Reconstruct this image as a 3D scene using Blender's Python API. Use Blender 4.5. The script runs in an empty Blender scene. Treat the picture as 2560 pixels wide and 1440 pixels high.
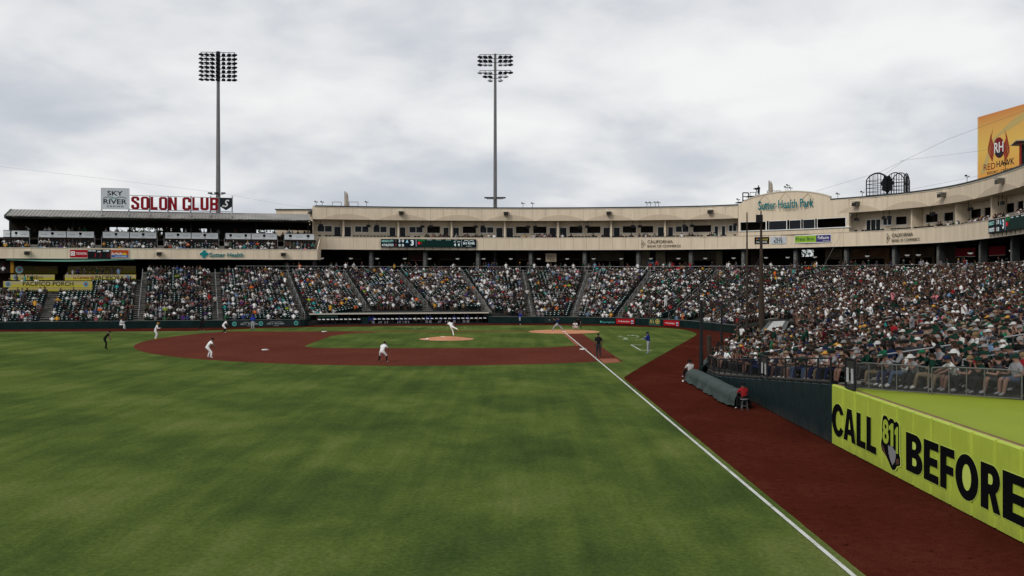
import bpy, math, random
import numpy as np
from mathutils import Vector, Matrix, noise as mnoise
random.seed(11); rng = np.random.default_rng(11)
sc = bpy.context.scene
col = sc.collection
R = math.radians

# ------------------------------------------------------------------ camera, sky, sun, exposure
FPX, CH, YH = 2436.4, 6.355, 690.0          # focal length in px of a 2560 wide frame, eye height, horizon row
cam_d = bpy.data.cameras.new('camera'); cam = bpy.data.objects.new('camera', cam_d); col.objects.link(cam)
cam.location = (0, 0, CH); cam.rotation_euler = (R(90), 0, 0)
cam_d.sensor_width = 36; cam_d.lens = FPX / 2560 * 36
cam_d.shift_y = -(720 - YH) / 2560; cam_d.clip_start = .1; cam_d.clip_end = 6000
sc.camera = cam

SUN_EL, SUN_AZ = 40, 222                    # degrees; azimuth clockwise from +Y (north)
world = bpy.data.worlds.new('World'); sc.world = world; world.use_nodes = True
nt = world.node_tree; N = nt.nodes; L = nt.links
N.clear()
wo = N.new('ShaderNodeOutputWorld'); bg = N.new('ShaderNodeBackground'); bg.inputs['Strength'].default_value = .1
sky = N.new('ShaderNodeTexSky'); sky.sky_type = 'NISHITA'; sky.sun_disc = False
sky.sun_elevation = R(SUN_EL); sky.sun_rotation = R(SUN_AZ)
def wmath(op, a, b=None):
    n = N.new('ShaderNodeMath'); n.operation = op
    for i, v in enumerate((a, b)):
        if v is None: continue
        if hasattr(v, 'default_value') or hasattr(v, 'links'): L.new(v, n.inputs[i])
        else: n.inputs[i].default_value = v
    return n.outputs[0]
tc = N.new('ShaderNodeTexCoord'); sx = N.new('ShaderNodeSeparateXYZ'); L.new(tc.outputs['Generated'], sx.inputs[0])
zc = wmath('ADD', wmath('MAXIMUM', sx.outputs['Z'], 0.0), .30)
cx = N.new('ShaderNodeCombineXYZ')
L.new(wmath('DIVIDE', sx.outputs['X'], zc), cx.inputs[0]); L.new(wmath('DIVIDE', sx.outputs['Y'], zc), cx.inputs[1])
def wnoise(scale, detail, rough, off, dist=0.0):
    mp = N.new('ShaderNodeMapping'); mp.inputs['Location'].default_value = off; mp.inputs['Scale'].default_value = (1.0, 1.0, 1)
    L.new(cx.outputs[0], mp.inputs[0])
    n = N.new('ShaderNodeTexNoise'); n.inputs['Scale'].default_value = scale; n.inputs['Detail'].default_value = detail
    n.inputs['Roughness'].default_value = rough; n.inputs['Distortion'].default_value = dist
    L.new(mp.outputs[0], n.inputs['Vector']); return n.outputs['Fac']
n1 = wnoise(1.5, 3, .45, (3.1, 1.7, 0), .2); n2 = wnoise(4.2, 5, .5, (7.3, 4.2, 2), .2)
mix = wmath('ADD', wmath('MULTIPLY', n1, .62), wmath('MULTIPLY', n2, .38))
ramp = N.new('ShaderNodeValToRGB'); L.new(mix, ramp.inputs[0])
ramp.color_ramp.interpolation = 'B_SPLINE'
e = ramp.color_ramp.elements
e[0].position = .37; e[0].color = (.535, .57, .625, 1); e[1].position = .63; e[1].color = (.95, .95, .94, 1)
m_ = e.new(.51); m_.color = (.745, .76, .78, 1)
m2_ = e.new(.45); m2_.color = (.63, .66, .71, 1)
sc10 = N.new('ShaderNodeVectorMath'); sc10.operation = 'SCALE'; L.new(ramp.outputs[0], sc10.inputs[0]); sc10.inputs['Scale'].default_value = 10
mxs = N.new('ShaderNodeMix'); mxs.data_type = 'RGBA'; mxs.inputs[0].default_value = .96
L.new(sky.outputs[0], mxs.inputs[6]); L.new(sc10.outputs[0], mxs.inputs[7])
L.new(mxs.outputs[2], bg.inputs['Color']); L.new(bg.outputs[0], wo.inputs[0])
sun_d = bpy.data.lights.new('sun', 'SUN'); sun = bpy.data.objects.new('sun', sun_d); col.objects.link(sun)
sun_d.energy = 1.5; sun_d.angle = R(20); sun_d.color = (1, .96, .9)
az = R(SUN_AZ); el = R(SUN_EL)
sd = Vector((math.sin(az) * math.cos(el), math.cos(az) * math.cos(el), math.sin(el)))
sun.rotation_euler = sd.to_track_quat('Z', 'Y').to_euler()
sc.view_settings.view_transform = 'Standard'; sc.view_settings.look = 'None'
sc.view_settings.exposure = 0; sc.view_settings.gamma = 1; sc.view_settings.use_curve_mapping = False

# ------------------------------------------------------------------ helpers
def px2x(px, Y): return (px - 1280) * Y / FPX
def py2z(py, Y): return CH + (YH - py) * Y / FPX
def gp(px, py, z=0.0):                       # point of the photograph on the level z
    Y = (CH - z) * FPX / (py - YH); return (px2x(px, Y), Y)
_f = np.array([.69686, -.71720]); _r = np.array([-.71720, -.69686]); _c = np.array([-73.178, 83.822])
def bb(x, y):                                # diamond coordinates (home 0,0; centre field +y) to world
    d = np.array([x, y]) - _c; return (float(d @ _r), float(d @ _f))

def lin(h):                                   # '#rrggbb' to linear
    h = h.lstrip('#'); o = []
    for i in (0, 2, 4):
        c = int(h[i:i + 2], 16) / 255; o.append(c / 12.92 if c <= .04045 else ((c + .055) / 1.055) ** 2.4)
    return tuple(o)
_mats = {}
def mat(name, c, rough=.7, var=0.0, scale=4.0, metal=0.0, bump=0.0, bscale=40.0, emit=0.0, spec=.04, c2=None, streak=0.0):
    if name in _mats: return _mats[name]
    m = bpy.data.materials.new(name); m.use_nodes = True; t = m.node_tree; b = t.nodes['Principled BSDF']
    b.inputs['Roughness'].default_value = rough; b.inputs['Metallic'].default_value = metal
    b.inputs['Specular IOR Level'].default_value = spec
    b.inputs['Base Color'].default_value = (*c, 1)
    geo = t.nodes.new('ShaderNodeNewGeometry')
    if var > 0 or c2:
        n = t.nodes.new('ShaderNodeTexNoise'); n.inputs['Scale'].default_value = scale; n.inputs['Detail'].default_value = 5
        if streak:
            mp = t.nodes.new('ShaderNodeMapping'); mp.inputs['Scale'].default_value = (1, 1, streak)
            t.links.new(geo.outputs['Position'], mp.inputs[0]); t.links.new(mp.outputs[0], n.inputs['Vector'])
        else: t.links.new(geo.outputs['Position'], n.inputs['Vector'])
        r = t.nodes.new('ShaderNodeValToRGB'); t.links.new(n.outputs['Fac'], r.inputs[0])
        r.color_ramp.elements[0].position = .3; r.color_ramp.elements[1].position = .7
        a = tuple(x * (1 - var) for x in c); bcol = c2 if c2 else tuple(min(1, x * (1 + var)) for x in c)
        r.color_ramp.elements[0].color = (*a, 1); r.color_ramp.elements[1].color = (*bcol, 1)
        t.links.new(r.outputs[0], b.inputs['Base Color'])
    if bump > 0:
        n2 = t.nodes.new('ShaderNodeTexNoise'); n2.inputs['Scale'].default_value = bscale; n2.inputs['Detail'].default_value = 3
        t.links.new(geo.outputs['Position'], n2.inputs['Vector'])
        bp = t.nodes.new('ShaderNodeBump'); bp.inputs['Strength'].default_value = bump; bp.inputs['Distance'].default_value = .05
        t.links.new(n2.outputs['Fac'], bp.inputs['Height']); t.links.new(bp.outputs[0], b.inputs['Normal'])
    if emit > 0:
        b.inputs['Emission Color'].default_value = (*c, 1); b.inputs['Emission Strength'].default_value = emit
    _mats[name] = m; return m

class MB:
    """collects boxes, tubes and polygons and links them as one mesh"""
    def __init__(s): s.v = []; s.f = []; s.m = []
    def add(s, vs, fs, mi=0):
        o = len(s.v); s.v += [tuple(p) for p in vs]; s.f += [tuple(i + o for i in f) for f in fs]; s.m += [mi] * len(fs); return s
    def hexa(s, b, t, mi=0):                  # 4 bottom + 4 top points, both counter-clockwise from above
        return s.add(list(b) + list(t), [(3, 2, 1, 0), (4, 5, 6, 7), (0, 1, 5, 4), (1, 2, 6, 5), (2, 3, 7, 6), (3, 0, 4, 7)], mi)
    def box(s, c, sz, mi=0, rz=0.0):
        x, y, z = sz[0] / 2, sz[1] / 2, sz[2] / 2; cs, sn = math.cos(rz), math.sin(rz)
        q = [(-x, -y), (x, -y), (x, y), (-x, y)]
        q = [(c[0] + a * cs - b * sn, c[1] + a * sn + b * cs) for a, b in q]
        return s.hexa([(a, b, c[2] - z) for a, b in q], [(a, b, c[2] + z) for a, b in q], mi)
    def wall(s, p, q, th, z0, z1, z0b=None, z1b=None, mi=0):   # upright slab p->q, th to the left-hand side of the run (away when the run goes right)
        d = Vector((q[0] - p[0], q[1] - p[1])).normalized(); n = Vector((-d.y, d.x)) * th
        z0b = z0 if z0b is None else z0b; z1b = z1 if z1b is None else z1b
        a = [(p[0], p[1]), (q[0], q[1]), (q[0] + n.x, q[1] + n.y), (p[0] + n.x, p[1] + n.y)]
        zb = (z0, z0b, z0b, z0); zt = (z1, z1b, z1b, z1)
        return s.hexa([(*a[i], zb[i]) for i in range(4)], [(*a[i], zt[i]) for i in range(4)], mi)
    def tube(s, p, q, r, n=6, r2=None, mi=0, cap=True):
        p = Vector(p); q = Vector(q); d = (q - p).normalized(); u = d.orthogonal().normalized(); w = d.cross(u); r2 = r if r2 is None else r2
        vs = []
        for c, rr in ((p, r), (q, r2)):
            for i in range(n):
                a = 2 * math.pi * i / n; vs.append(c + u * math.cos(a) * rr + w * math.sin(a) * rr)
        fs = [(i, (i + 1) % n, n + (i + 1) % n, n + i) for i in range(n)]
        if cap: fs += [tuple(range(n - 1, -1, -1)), tuple(range(n, 2 * n))]
        return s.add(vs, fs, mi)
    def path(s, pts, r, n=5, mi=0):
        for a, b in zip(pts, pts[1:]): s.tube(a, b, r, n, mi=mi)
        return s
    def dome(s, c, rx, ry, rz, nu=10, nv=4, mi=0, full=False):
        vs = []; fs = []; lo = -math.pi / 2 if full else 0
        for j in range(nv + 1):
            a = lo + (math.pi / 2 - lo) * j / nv
            for i in range(nu):
                b = 2 * math.pi * i / nu; vs.append((c[0] + rx * math.cos(a) * math.cos(b), c[1] + ry * math.cos(a) * math.sin(b), c[2] + rz * math.sin(a)))
        for j in range(nv):
            for i in range(nu): fs.append((j * nu + i, j * nu + (i + 1) % nu, (j + 1) * nu + (i + 1) % nu, (j + 1) * nu + i))
        return s.add(vs, fs, mi)
    def sheet(s, poly, z, mi=0):
        return s.add([(p[0], p[1], z) for p in poly], [tuple(range(len(poly)))], mi)
    def mesh(s, name, mats, smooth=False):
        me = bpy.data.meshes.new(name); me.from_pydata(s.v, [], s.f)
        for m in (mats if isinstance(mats, (list, tuple)) else [mats]): me.materials.append(m)
        me.polygons.foreach_set('material_index', s.m)
        if smooth: me.polygons.foreach_set('use_smooth', [True] * len(s.f))
        me.update(); return me
    def build(s, name, mats, parent=None, smooth=False, **k):
        return link(name, s.mesh(name, mats, smooth), parent, **k)

def link(name, data, parent=None, label=None, cat=None, group=None, kind=None, loc=None):
    o = bpy.data.objects.new(name, data); col.objects.link(o)
    if parent is not None: o.parent = parent
    if loc is not None: o.location = loc
    tag(o, label, cat, group, kind); return o
def tag(o, label=None, cat=None, group=None, kind=None):
    if label: o['label'] = label
    if cat: o['category'] = cat
    if group: o['group'] = group
    if kind: o['kind'] = kind
    return o
def root(name, label, cat, group=None, loc=(0, 0, 0), rz=0.0):
    o = link(name, None, None, label, cat, group, loc=loc); o.rotation_euler.z = rz; o.empty_display_size = .1; return o
def bulk(name, V, T, colors=None, mats=None, smooth=False):   # numpy verts, triangles, per-vertex colours
    me = bpy.data.meshes.new(name); me.vertices.add(len(V)); me.vertices.foreach_set('co', np.ascontiguousarray(V, np.float32).ravel())
    me.loops.add(T.size); me.loops.foreach_set('vertex_index', np.ascontiguousarray(T, np.int32).ravel())
    me.polygons.add(len(T)); me.polygons.foreach_set('loop_start', np.arange(0, T.size, 3, dtype=np.int32))
    if colors is not None:
        a = me.color_attributes.new('Col', 'BYTE_COLOR', 'POINT')
        a.data.foreach_set('color', np.concatenate([colors, np.ones((len(colors), 1))], 1).astype(np.float32).ravel())
    for m in (mats or []): me.materials.append(m)
    if smooth: me.polygons.foreach_set('use_smooth', np.ones(len(T), bool))
    me.update(calc_edges=True); return me

# text and flat shapes ------------------------------------------------
_tc = {}
def curve_mesh(key, make):
    if key in _tc: return _tc[key]
    cu = make(); o = bpy.data.objects.new('tmp', cu); col.objects.link(o)
    dg = bpy.context.evaluated_depsgraph_get(); me = bpy.data.meshes.new_from_object(o.evaluated_get(dg))
    bpy.data.objects.remove(o); bpy.data.curves.remove(cu)
    n = len(me.vertices); a = np.empty(n * 3, np.float32); me.vertices.foreach_get('co', a); a = a.reshape(-1, 3)
    me.calc_loop_triangles(); t = np.empty(len(me.loop_triangles) * 3, np.int32); me.loop_triangles.foreach_get('vertices', t)
    bpy.data.meshes.remove(me); _tc[key] = (a, t.reshape(-1, 3)); return _tc[key]
def text_geo(s, bold=0.0, space=1.0, shear=0.0):
    def mk():
        c = bpy.data.curves.new('t', 'FONT'); c.body = s; c.offset = bold; c.space_character = space; c.shear = shear
        c.extrude = .5; c.resolution_u = 3; c.fill_mode = 'BOTH'; c.align_x = 'CENTER'; return c
    return curve_mesh(('T', s, bold, space, shear), mk)
def poly_geo(key, splines):
    def mk():
        c = bpy.data.curves.new('p', 'CURVE'); c.dimensions = '2D'; c.fill_mode = 'BOTH'; c.extrude = .5
        for pts in splines:
            sp = c.splines.new('POLY'); sp.points.add(len(pts) - 1); sp.use_cyclic_u = True
            for i, p in enumerate(pts): sp.points[i].co = (p[0], p[1], 0, 1)
        return c
    return curve_mesh(('P', key), mk)
class Plane:
    """an upright board from p to q (left to right as one faces it), z0 to z1; u,v in 0..1 across it"""
    def __init__(s, p, q, z0, z1, z0b=None, z1b=None):
        s.p = Vector(p[:2]); s.q = Vector(q[:2]); s.z0 = z0; s.z1 = z1; s.w = (s.q - s.p).length; s.h = z1 - z0
        s.d = (s.q - s.p) / s.w; s.n = Vector((s.d.y, -s.d.x))
    def pt(s, u, v, out=0.0):
        a = s.p + s.d * (u * s.w) + s.n * out; return (a.x, a.y, s.z0 + v * s.h)
    def place(s, geo, u0, u1, v0, v1, out0, out1):      # fit geometry's bounding box into the rectangle
        V, T = geo; mn = V.min(0); mx = V.max(0); k = (V - mn) / np.maximum(mx - mn, 1e-9)
        u = u0 + (u1 - u0) * k[:, 0]; v = v0 + (v1 - v0) * k[:, 1]; o = out0 + (out1 - out0) * k[:, 2]
        return np.stack([s.p.x + s.d.x * u * s.w + s.n.x * o, s.p.y + s.d.y * u * s.w + s.n.y * o, s.z0 + v * s.h], 1), T
    def put(s, name, geo, u0, u1, v0, v1, m, parent, out0=.001, out1=.012, **k):
        V, T = s.place(geo, u0, u1, v0, v1, out0, out1); return link(name, bulk(name, V, T, mats=[m]), parent, **k)
    def text(s, t, u0, u1, v0, v1, m, parent, bold=.008, space=1.0, shear=0.0, name='lettering', out0=.001, out1=.02):
        return s.put(name, text_geo(t, bold, space, shear), u0, u1, v0, v1, m, parent, out0, out1)
    def rect(s, name, u0, u1, v0, v1, m, parent, out0=0.0, out1=.03, **k):
        b = MB(); a = [s.pt(u0, v0, out1), s.pt(u1, v0, out1), s.pt(u1, v0, out0), s.pt(u0, v0, out0)]
        c = [s.pt(u0, v1, out1), s.pt(u1, v1, out1), s.pt(u1, v1, out0), s.pt(u0, v1, out0)]
        return b.hexa(a, c).build(name, m, parent, **k)
    def shape(s, name, pts, m, parent, out0=.001, out1=.02, **k):   # pts in u,v
        us = [p[0] for p in pts]; vs = [p[1] for p in pts]
        return s.put(name, poly_geo((name, tuple(pts)), [pts]), min(us), max(us), min(vs), max(vs), m, parent, out0, out1, **k)
def ell(cx_, cy_, rx, ry, n=20): return [(cx_ + rx * math.cos(2 * math.pi * i / n), cy_ + ry * math.sin(2 * math.pi * i / n)) for i in range(n)]

class Path:
    """a plan line running left to right; its front faces the field"""
    def __init__(s, pts):
        s.p = [Vector(p[:2]) for p in pts]; s.s = [0.0]
        for a, b in zip(s.p, s.p[1:]): s.s.append(s.s[-1] + (b - a).length)
        s.len = s.s[-1]
    def at(s, t):
        t = min(max(t, 0), s.len - 1e-6); i = int(np.searchsorted(s.s, t, 'right')) - 1
        k = (t - s.s[i]) / (s.s[i + 1] - s.s[i]); return s.p[i].lerp(s.p[i + 1], k)
    def dir(s, t):
        return (s.at(min(t + .5, s.len)) - s.at(max(t - .5, 0))).normalized()
    def front(s, t): d = s.dir(t); return Vector((d.y, -d.x))
    def spx(s, px):
        k = (px - 1280) / FPX
        for i in range(len(s.p) - 1):
            a, b = s.p[i], s.p[i + 1]; fa = a.x - k * a.y; fb = b.x - k * b.y
            if fa <= 0 <= fb or fb <= 0 <= fa: return s.s[i] + (s.s[i + 1] - s.s[i]) * (fa / (fa - fb) if fa != fb else 0)
        return 0.0 if abs(s.p[0].x / s.p[0].y - k) < abs(s.p[-1].x / s.p[-1].y - k) else s.len
    def px(s, px): return s.at(s.spx(px))
    def off(s, d):                           # positive: towards the field
        o = []
        for i, p in enumerate(s.p):
            a = s.p[max(i - 1, 0)]; b = s.p[min(i + 1, len(s.p) - 1)]; t = (b - a).normalized(); o.append(p + Vector((t.y, -t.x)) * d)
        return Path(o)
def smooth(pts, step=3.0):
    pts = [Vector(p) for p in pts]; o = []
    for i in range(len(pts) - 1):
        p0 = pts[max(i - 1, 0)]; p1 = pts[i]; p2 = pts[i + 1]; p3 = pts[min(i + 2, len(pts) - 1)]
        n = max(1, int((p2 - p1).length / step))
        for j in range(n):
            t = j / n; o.append(.5 * ((2 * p1) + (-p0 + p2) * t + (2 * p0 - 5 * p1 + 4 * p2 - p3) * t * t + (-p0 + 3 * p1 - 3 * p2 + p3) * t ** 3))
    return o + [pts[-1]]
def pxY(l): return [(px2x(a, b), b) for a, b in l]
def strip(mb, path, z0, z1, th, s0=0, s1=None, step=3.0, mi=0):    # slab following the path, th backwards
    s1 = path.len if s1 is None else s1; n = max(1, int(round((s1 - s0) / step)))
    for i in range(n): mb.wall(path.at(s0 + (s1 - s0) * i / n), path.at(s0 + (s1 - s0) * (i + 1) / n), th, z0, z1, mi=mi)
    return mb
def ribbon(mb, pa, pb, z, th=.2, n=60, mi=0, zb=None):                    # flat slab between two plan lines
    zb = z if zb is None else zb
    for i in range(n):
        a0, a1 = pa.at(pa.len * i / n), pa.at(pa.len * (i + 1) / n); b0, b1 = pb.at(pb.len * i / n), pb.at(pb.len * (i + 1) / n)
        q = [(a0.x, a0.y, z), (a1.x, a1.y, z), (b1.x, b1.y, zb), (b0.x, b0.y, zb)]
        mb.hexa([(x, y, c - th) for x, y, c in q], q, mi)
    return mb

# ------------------------------------------------------------------ materials
cream = mat('cream_stucco', (.68, .57, .43), .9, .085, 1.5, bump=.15, bscale=20, streak=.14)
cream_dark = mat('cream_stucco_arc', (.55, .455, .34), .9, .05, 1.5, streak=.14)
tan_dark = mat('tan_paint', (.21, .165, .11), .85, .05)
coping_m = mat('coping_dark', (.05, .055, .055), .5)
coping_l = mat('coping_cream', (.60, .54, .45), .7)
black = mat('opening_shade_black', (.004, .004, .005), .9)
dark_int = mat('dark_interior', (.026, .022, .019), .9, .35, .5)  # dark colour carries the deep shade of the interiors
frame_w = mat('white_frame', (.80, .79, .76), .5)
glass = mat('window_glass', (.012, .014, .018), .15, spec=.12)
white = mat('white_paint', (.78, .78, .77), .6)
steel = mat('galvanised_steel', (.28, .285, .29), .45, .12, 3, metal=.4)
dsteel = mat('dark_steel', (.020, .021, .023), .5)
dgreen = mat('dark_green_pad', (.007, .019, .018), .5, .25, .7, bump=.2, bscale=5)
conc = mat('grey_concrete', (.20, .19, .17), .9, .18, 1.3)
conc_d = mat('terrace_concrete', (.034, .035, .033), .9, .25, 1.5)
seat_m = mat('green_seat_plastic', (.008, .022, .020), .45)
plate_m = mat('seat_plate', (.72, .76, .76), .5)
roof_m = mat('metal_roof', (.29, .275, .25), .45, .18, .35, metal=.3, streak=.3)
led_dark = mat('led_panel', (.006, .028, .024), .5)
led_navy = mat('led_navy', (.006, .012, .02), .5)
led_w = mat('led_white', (.62, .72, .72), .5, emit=.35)
teal = mat('teal_letters', (.0, .17, .19), .5)
red = mat('sign_red', (.34, .010, .016), .5)
green_ad = mat('ad_green', (.27, .45, .04), .5)
navy = mat('ad_navy', (.035, .03, .16), .5)
yel = mat('ad_yellow', (.52, .42, .05), .6, .1, 3)
ink = mat('black_ink', (.006, .006, .007), .9, spec=0.0)

# ------------------------------------------------------------------ ground, field
def field_mat(name, fn):
    m = bpy.data.materials.new(name); m.use_nodes = True; t = m.node_tree; b = t.nodes['Principled BSDF']
    b.inputs['Roughness'].default_value = 1; b.inputs['Specular IOR Level'].default_value = 0
    g = t.nodes.new('ShaderNodeNewGeometry'); fn(t, b, g.outputs['Position']); return m
def nz(t, vec, scale, detail=4, rough=.55, sc_=(1, 1, 1), rot=0.0, dist=0.0):
    mp = t.nodes.new('ShaderNodeMapping'); mp.inputs['Scale'].default_value = sc_; mp.inputs['Rotation'].default_value = (0, 0, rot)
    t.links.new(vec, mp.inputs[0]); n = t.nodes.new('ShaderNodeTexNoise')
    n.inputs['Scale'].default_value = scale; n.inputs['Detail'].default_value = detail; n.inputs['Roughness'].default_value = rough
    n.inputs['Distortion'].default_value = dist
    t.links.new(mp.outputs[0], n.inputs['Vector']); return n.outputs['Fac']
def mth(t, op, a, b):
    n = t.nodes.new('ShaderNodeMath'); n.operation = op
    for i, v in enumerate((a, b)):
        if isinstance(v, (int, float)): n.inputs[i].default_value = v
        else: t.links.new(v, n.inputs[i])
    return n.outputs[0]
def rampc(t, fac, stops):
    r = t.nodes.new('ShaderNodeValToRGB'); t.links.new(fac, r.inputs[0]); el_ = r.color_ramp.elements
    el_[0].position, el_[0].color = stops[0][0], (*stops[0][1], 1); el_[1].position, el_[1].color = stops[-1][0], (*stops[-1][1], 1)
    for p, c in stops[1:-1]: x = el_.new(p); x.color = (*c, 1)
    return r.outputs[0]
def mixc(t, fac, a, b, mode='MIX'):
    n = t.nodes.new('ShaderNodeMix'); n.data_type = 'RGBA'; n.blend_type = mode
    for i, v in ((0, fac), (6, a), (7, b)):
        if isinstance(v, (int, float)): n.inputs[i].default_value = v
        elif isinstance(v, tuple): n.inputs[i].default_value = (*v, 1)
        else: t.links.new(v, n.inputs[i])
    return n.outputs[2]
def grass_fn(t, b, pos):
    sp_ = t.nodes.new('ShaderNodeSeparateXYZ'); t.links.new(pos, sp_.inputs[0])
    wob = mth(t, 'MULTIPLY', mth(t, 'SUBTRACT', nz(t, pos, .07, 3, .5), .5), 3.0)
    def band(op, period, ph):                                     # mowing passes crossing at 45 degrees
        d = mth(t, 'ADD', mth(t, 'MULTIPLY', mth(t, op, sp_.outputs['X'], sp_.outputs['Y']), .7071), wob)
        w = mth(t, 'SINE', mth(t, 'ADD', mth(t, 'MULTIPLY', d, 2 * math.pi / period), ph), 0)
        return mth(t, 'MINIMUM', mth(t, 'MAXIMUM', mth(t, 'MULTIPLY', w, 1.9), -1.0), 1.0)
    A = band('ADD', 9.6, .6); Bn = band('SUBTRACT', 9.6, 2.0)
    big = nz(t, pos, .05, 4, .55, (1.0, .6, 1), R(25), .6); med = nz(t, pos, .5, 6, .65, (1, .7, 1), 0, .4)
    strA = nz(t, pos, .9, 4, .6, (1.0, .05, 1), R(-45)); strB = nz(t, pos, .9, 4, .6, (1.0, .05, 1), R(45))
    fine = nz(t, pos, 7, 6, .75); blade = nz(t, pos, 38, 5, .75)
    f = mth(t, 'ADD', mth(t, 'MULTIPLY', big, .18), mth(t, 'MULTIPLY', med, .36)); f = mth(t, 'ADD', f, mth(t, 'MULTIPLY', mth(t, 'ADD', strA, strB), .22))
    f = mth(t, 'ADD', f, mth(t, 'MULTIPLY', mth(t, 'ADD', A, mth(t, 'MULTIPLY', Bn, .8)), .030))
    c = rampc(t, f, [(.36, (.044, .071, .020)), (.45, (.063, .094, .024)), (.53, (.086, .120, .029)), (.62, (.118, .147, .044))])
    v = mth(t, 'ADD', mth(t, 'MULTIPLY', fine, .6), mth(t, 'MULTIPLY', blade, .6))
    g = rampc(t, v, [(.42, (.48, .52, .46)), (.60, (1.0, 1.0, 1.0)), (.78, (1.65, 1.50, 1.4))])
    t.links.new(mixc(t, 1.0, c, g, 'MULTIPLY'), b.inputs['Base Color'])
    bp = t.nodes.new('ShaderNodeBump'); bp.inputs['Strength'].default_value = .6; bp.inputs['Distance'].default_value = .04
    t.links.new(blade, bp.inputs['Height']); t.links.new(bp.outputs[0], b.inputs['Normal'])
grass_m = field_mat('mown_grass', grass_fn)
def dirt_fn(dark, mid, light, sc1=.35):
    def fn(t, b, pos):
        a = nz(t, pos, sc1, 6, .62, (1, .6, 1), 0, .4); c_ = nz(t, pos, 3.2, 6, .75); s = nz(t, pos, 22, 3, .6)
        f = mth(t, 'ADD', mth(t, 'MULTIPLY', a, .5), mth(t, 'MULTIPLY', c_, .5))
        c = rampc(t, f, [(.34, dark), (.5, mid), (.66, light)])
        sp = rampc(t, nz(t, pos, 4.5, 3, .55), [(.30, (.45, .42, .42)), (.38, (1, 1, 1)), (.70, (1, 1, 1)), (.80, (1.5, 1.45, 1.4))])
        gr = rampc(t, nz(t, pos, 30, 3, .7), [(.36, (.70, .68, .68)), (.5, (1, 1, 1)), (.66, (1.5, 1.4, 1.35))])
        t.links.new(mixc(t, 1.0, mixc(t, 1.0, c, sp, 'MULTIPLY'), gr, 'MULTIPLY'), b.inputs['Base Color'])
        bp = t.nodes.new('ShaderNodeBump'); bp.inputs['Strength'].default_value = .5; bp.inputs['Distance'].default_value = .03
        t.links.new(s, bp.inputs['Height']); t.links.new(bp.outputs[0], b.inputs['Normal'])
    return fn
track_m = field_mat('track_dirt', dirt_fn((.042, .0095, .0058), (.060, .0138, .0085), (.083, .021, .0125)))
infield_m = field_mat('infield_dirt', dirt_fn((.082, .024, .0165), (.102, .031, .021), (.125, .040, .027), .18))
clay_m = field_mat('clay', dirt_fn((.42, .19, .11), (.49, .235, .135), (.56, .28, .165)))
clay_d = field_mat('worn_clay', dirt_fn((.21, .075, .048), (.25, .095, .062), (.29, .12, .075)))
def chalk_fn(t, b, pos):
    n = mth(t, 'ADD', mth(t, 'MULTIPLY', nz(t, pos, 1.4, 4, .6), .5), mth(t, 'MULTIPLY', nz(t, pos, 17, 4, .7), .5))
    t.links.new(rampc(t, n, [(.34, (.16, .19, .12)), (.43, (.40, .42, .36)), (.52, (.55, .56, .53)), (.7, (.62, .62, .60))]), b.inputs['Base Color'])
chalk_m = field_mat('chalk', chalk_fn)
far_m = mat('outer_ground', (.10, .095, .085), .95, .2, .05)

MB().sheet([(-1500, -300), (1500, -300), (1500, 3000), (-1500, 3000)], -.05).build('ground', far_m, kind='structure')
def sheet(name, pts, z, m):
    # thin sheet triangulated by Blender's ngon fill
    return MB().sheet(pts, z).build(name, m, kind='structure')
def ccw(p):
    a = sum(p[i][0] * p[(i + 1) % len(p)][1] - p[(i + 1) % len(p)][0] * p[i][1] for i in range(len(p))); return p if a > 0 else p[::-1]
sheet('warning_track', ccw([(-110, -5), (60, -5), (60, 60), (50, 150), (-85, 150), (-110, 110)]), 0.0, track_m)
foulx = lambda Y: 5.93 + .0143 * (111.1 - Y)
edge = [gp(a, b) for a, b in [(-260, 832), (0, 830), (300, 829), (480, 827.6), (560, 825), (640, 821.3), (790, 817.8), (1000, 815), (1220, 813.4), (1400, 813.5), (1542, 815.5), (1659, 819.5), (1700, 823), (1722, 827), (1738, 832), (1741, 837), (1720, 850), (1600, 918), (1560, 943)]]
edge = edge[:11] + [tuple(p) for p in smooth(edge[11:17], 1.5)] + edge[17:]
gpoly = edge + [(foulx(Y) + .27, Y) for Y in (60, 50, 40, 30, 20, 10, 0, -4)] + [(-105, -4), (-105, 100)]
def rag(poly, step=.45, amp=.05, seed=0.0):
    o = []
    for i, p in enumerate(poly):
        q = poly[(i + 1) % len(poly)]; L_ = math.hypot(q[0] - p[0], q[1] - p[1]); n = max(1, min(220, int(L_ / step))); d = ((q[1] - p[1]) / max(L_, 1e-6), -(q[0] - p[0]) / max(L_, 1e-6))
        for j in range(n):
            t = j / n; x, y = p[0] + (q[0] - p[0]) * t, p[1] + (q[1] - p[1]) * t; k = amp * (mnoise.noise(Vector((x * 1.7, y * 1.7, seed))) + .6 * mnoise.noise(Vector((x * 5, y * 5, seed))))
            o.append((x + d[0] * k, y + d[1] * k))
    return o
sheet('grass', ccw(rag(gpoly, .3, .016)), .004, grass_m)
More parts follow.
